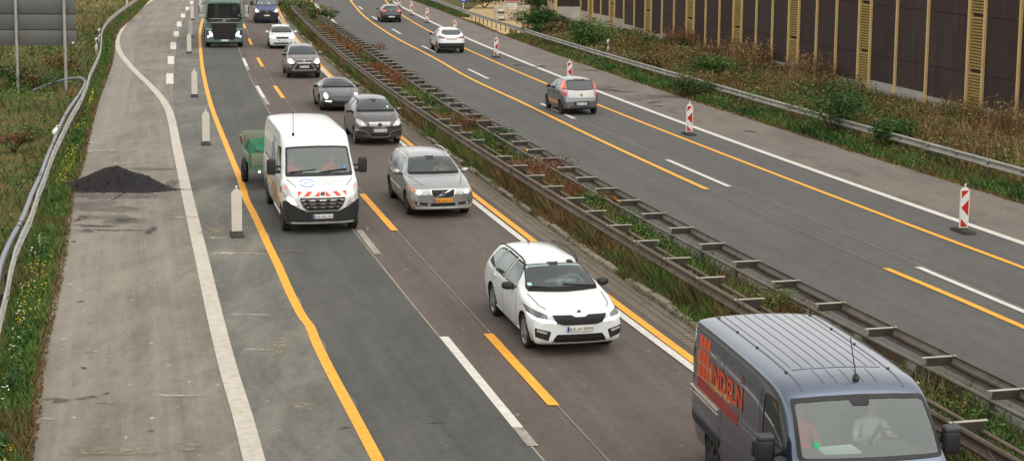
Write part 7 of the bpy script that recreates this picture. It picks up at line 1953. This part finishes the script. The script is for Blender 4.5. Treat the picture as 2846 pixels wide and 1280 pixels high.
for i, (u, v, r_, h_, kinds, lf_, lab) in enumerate([
    (2318, 376, 1.35, 1.75, ['deep', 'green', 'deep'], .085, "large bright green shrub swallowing the right guard rail, the biggest along it"),
    (2480, 418, .95, .95, ['deep', 'green'], .075, "low dark green shrub over the right guard rail, nearest the right edge"),
    (1972, 222, 1.1, 1.05, ['deep', 'green'], .085, "bluish green leafy shrub just behind the guard rail, below a louvred column"),
    (1925, 272, 1.0, 1.0, ['deep', 'olive'], .075, "dark shrub overhanging the rail to the left of the bluish green one"),
    (1800, 203, 1.1, .95, ['deep', 'dry', 'olive'], .08, "dull brown green shrub hiding a gap in the rail right of the white marker post"),
    (1650, 146, 1.6, 1.9, ['deep', 'green', 'green'], .11, "tall fresh green shrub over the rail left of the white marker post"),
    (1512, 108, 1.2, 1.2, ['deep', 'dry'], .10, "dark drooping shrub in front of the rail, below the sand"),
    (1487, 84, 1.5, 1.6, ['deep', 'deep', 'green'], .12, "dark green pointed shrub beside the sand and ballast blocks"),
    (1540, 78, 1.4, 1.1, ['dry', 'deep'], .11, "brownish dark shrub behind the rail, right of the pointed one"),
    (1508, 28, 1.8, 1.6, ['deep', 'green'], .14, "green shrub in front of the far wall beside the boulder"),
    (1345, 22, 3.2, 2.0, ['olive', 'dry', 'deep'], .15, "broad olive shrub mass behind the rail between the blue sign and the blocks"),
    (1150, -12, 3.0, 1.6, ['green', 'olive'], .16, "far green shrub at the top edge left of the blue sign")]):
    x, y = at(u, v); shrub("shrub", lab, "shrub", x, y, r_, h_, kinds, 1500, lf_, GRS, i)
GRM = "leafy plants growing between the median rails"
for i, (u, v, r_, h_, kinds, lf_, lab) in enumerate([
    (2150, 850, .75, .75, ['deep', 'olive', 'green'], .045, "leafy green plant between the median rails just behind the near van"),
    (1830, 690, .60, .6, ['deep', 'green'], .045, "dark green plant poking through the median rails beside the bright white estate car"),
    (1780, 655, .5, .55, ['green'], .04, "small fresh green tuft in the median, just farther than the dark plant"),
    (1640, 575, .7, .65, ['deep', 'green'], .05, "green plant in the median behind the rail, right of the silver estate"),
    (1475, 480, .5, .55, ['deep'], .05, "dark plant against the median rail, level with the silver estate's bonnet"),
    (1700, 560, .7, .8, ['rust', 'dry', 'green'], .05, "reddish green plant leaning on the right hand median rail"),
    (1545, 470, 1.0, .95, ['rust', 'rust', 'dry'], .05, "rust red dock plants in the median, nearest rusty patch"),
    (1400, 385, .8, .8, ['green', 'deep'], .06, "green plant between the rails above the silver estate"),
    (1330, 352, .9, .85, ['rust', 'olive'], .06, "rusty brown plants in the median above the silver estate, middle rusty patch"),
    (1190, 275, 1.2, .8, ['green', 'olive'], .07, "green and olive plants in the median level with the grey compact car"),
    (1100, 215, 1.1, .8, ['rust', 'rust', 'dry'], .07, "rust red plants in the median beside the dark sports car"),
    (1010, 138, 1.6, .8, ['rust', 'dry', 'rust'], .08, "long rust red plant patch in the median right of the brownish crossover"),
    (935, 85, 1.4, .8, ['rust', 'dry'], .09, "far rusty plants in the median below the leafy bush"),
    (880, 42, 1.7, 1.4, ['green', 'deep', 'olive'], .17, "leafy green bush at the far end of the median rail"),
    (835, 14, 2.2, 1.4, ['green', 'olive'], .18, "farthest green bush in the median at the top edge")]):
    x, y = at(u, v, h_ * .5); x = min(max(x, float(M1(y)) + .32), float(M2(y)) - .45); shrub("leafy_plant", lab, "plant", x, y, r_, h_, kinds, 800, lf_, GRM, 40 + i)
for i, (u, v, r_, h_, kinds, lf_, lab) in enumerate([
    (180, 215, 1.6, 1.3, ['dry', 'rust', 'olive'], .08, "reddish brown bush in the left verge under the sign's right post"),
    (95, 250, 1.4, 1.1, ['dry', 'deep'], .08, "brown and green bush beside the bent pipe in the left verge"),
    (50, 235, 1.5, 1.0, ['deep', 'green'], .09, "dark green bush around the left post of the road sign"),
    (40, 420, 1.1, .8, ['dry', 'rust', 'deep'], .06, "reddish weeds left of the pipe and rail, level with the asphalt heap")]):
    x, y = at(u, v); shrub("verge_bush", lab, "bush", x, y, r_, h_, kinds, 1400, lf_, "bushes in the left verge", 80 + i)
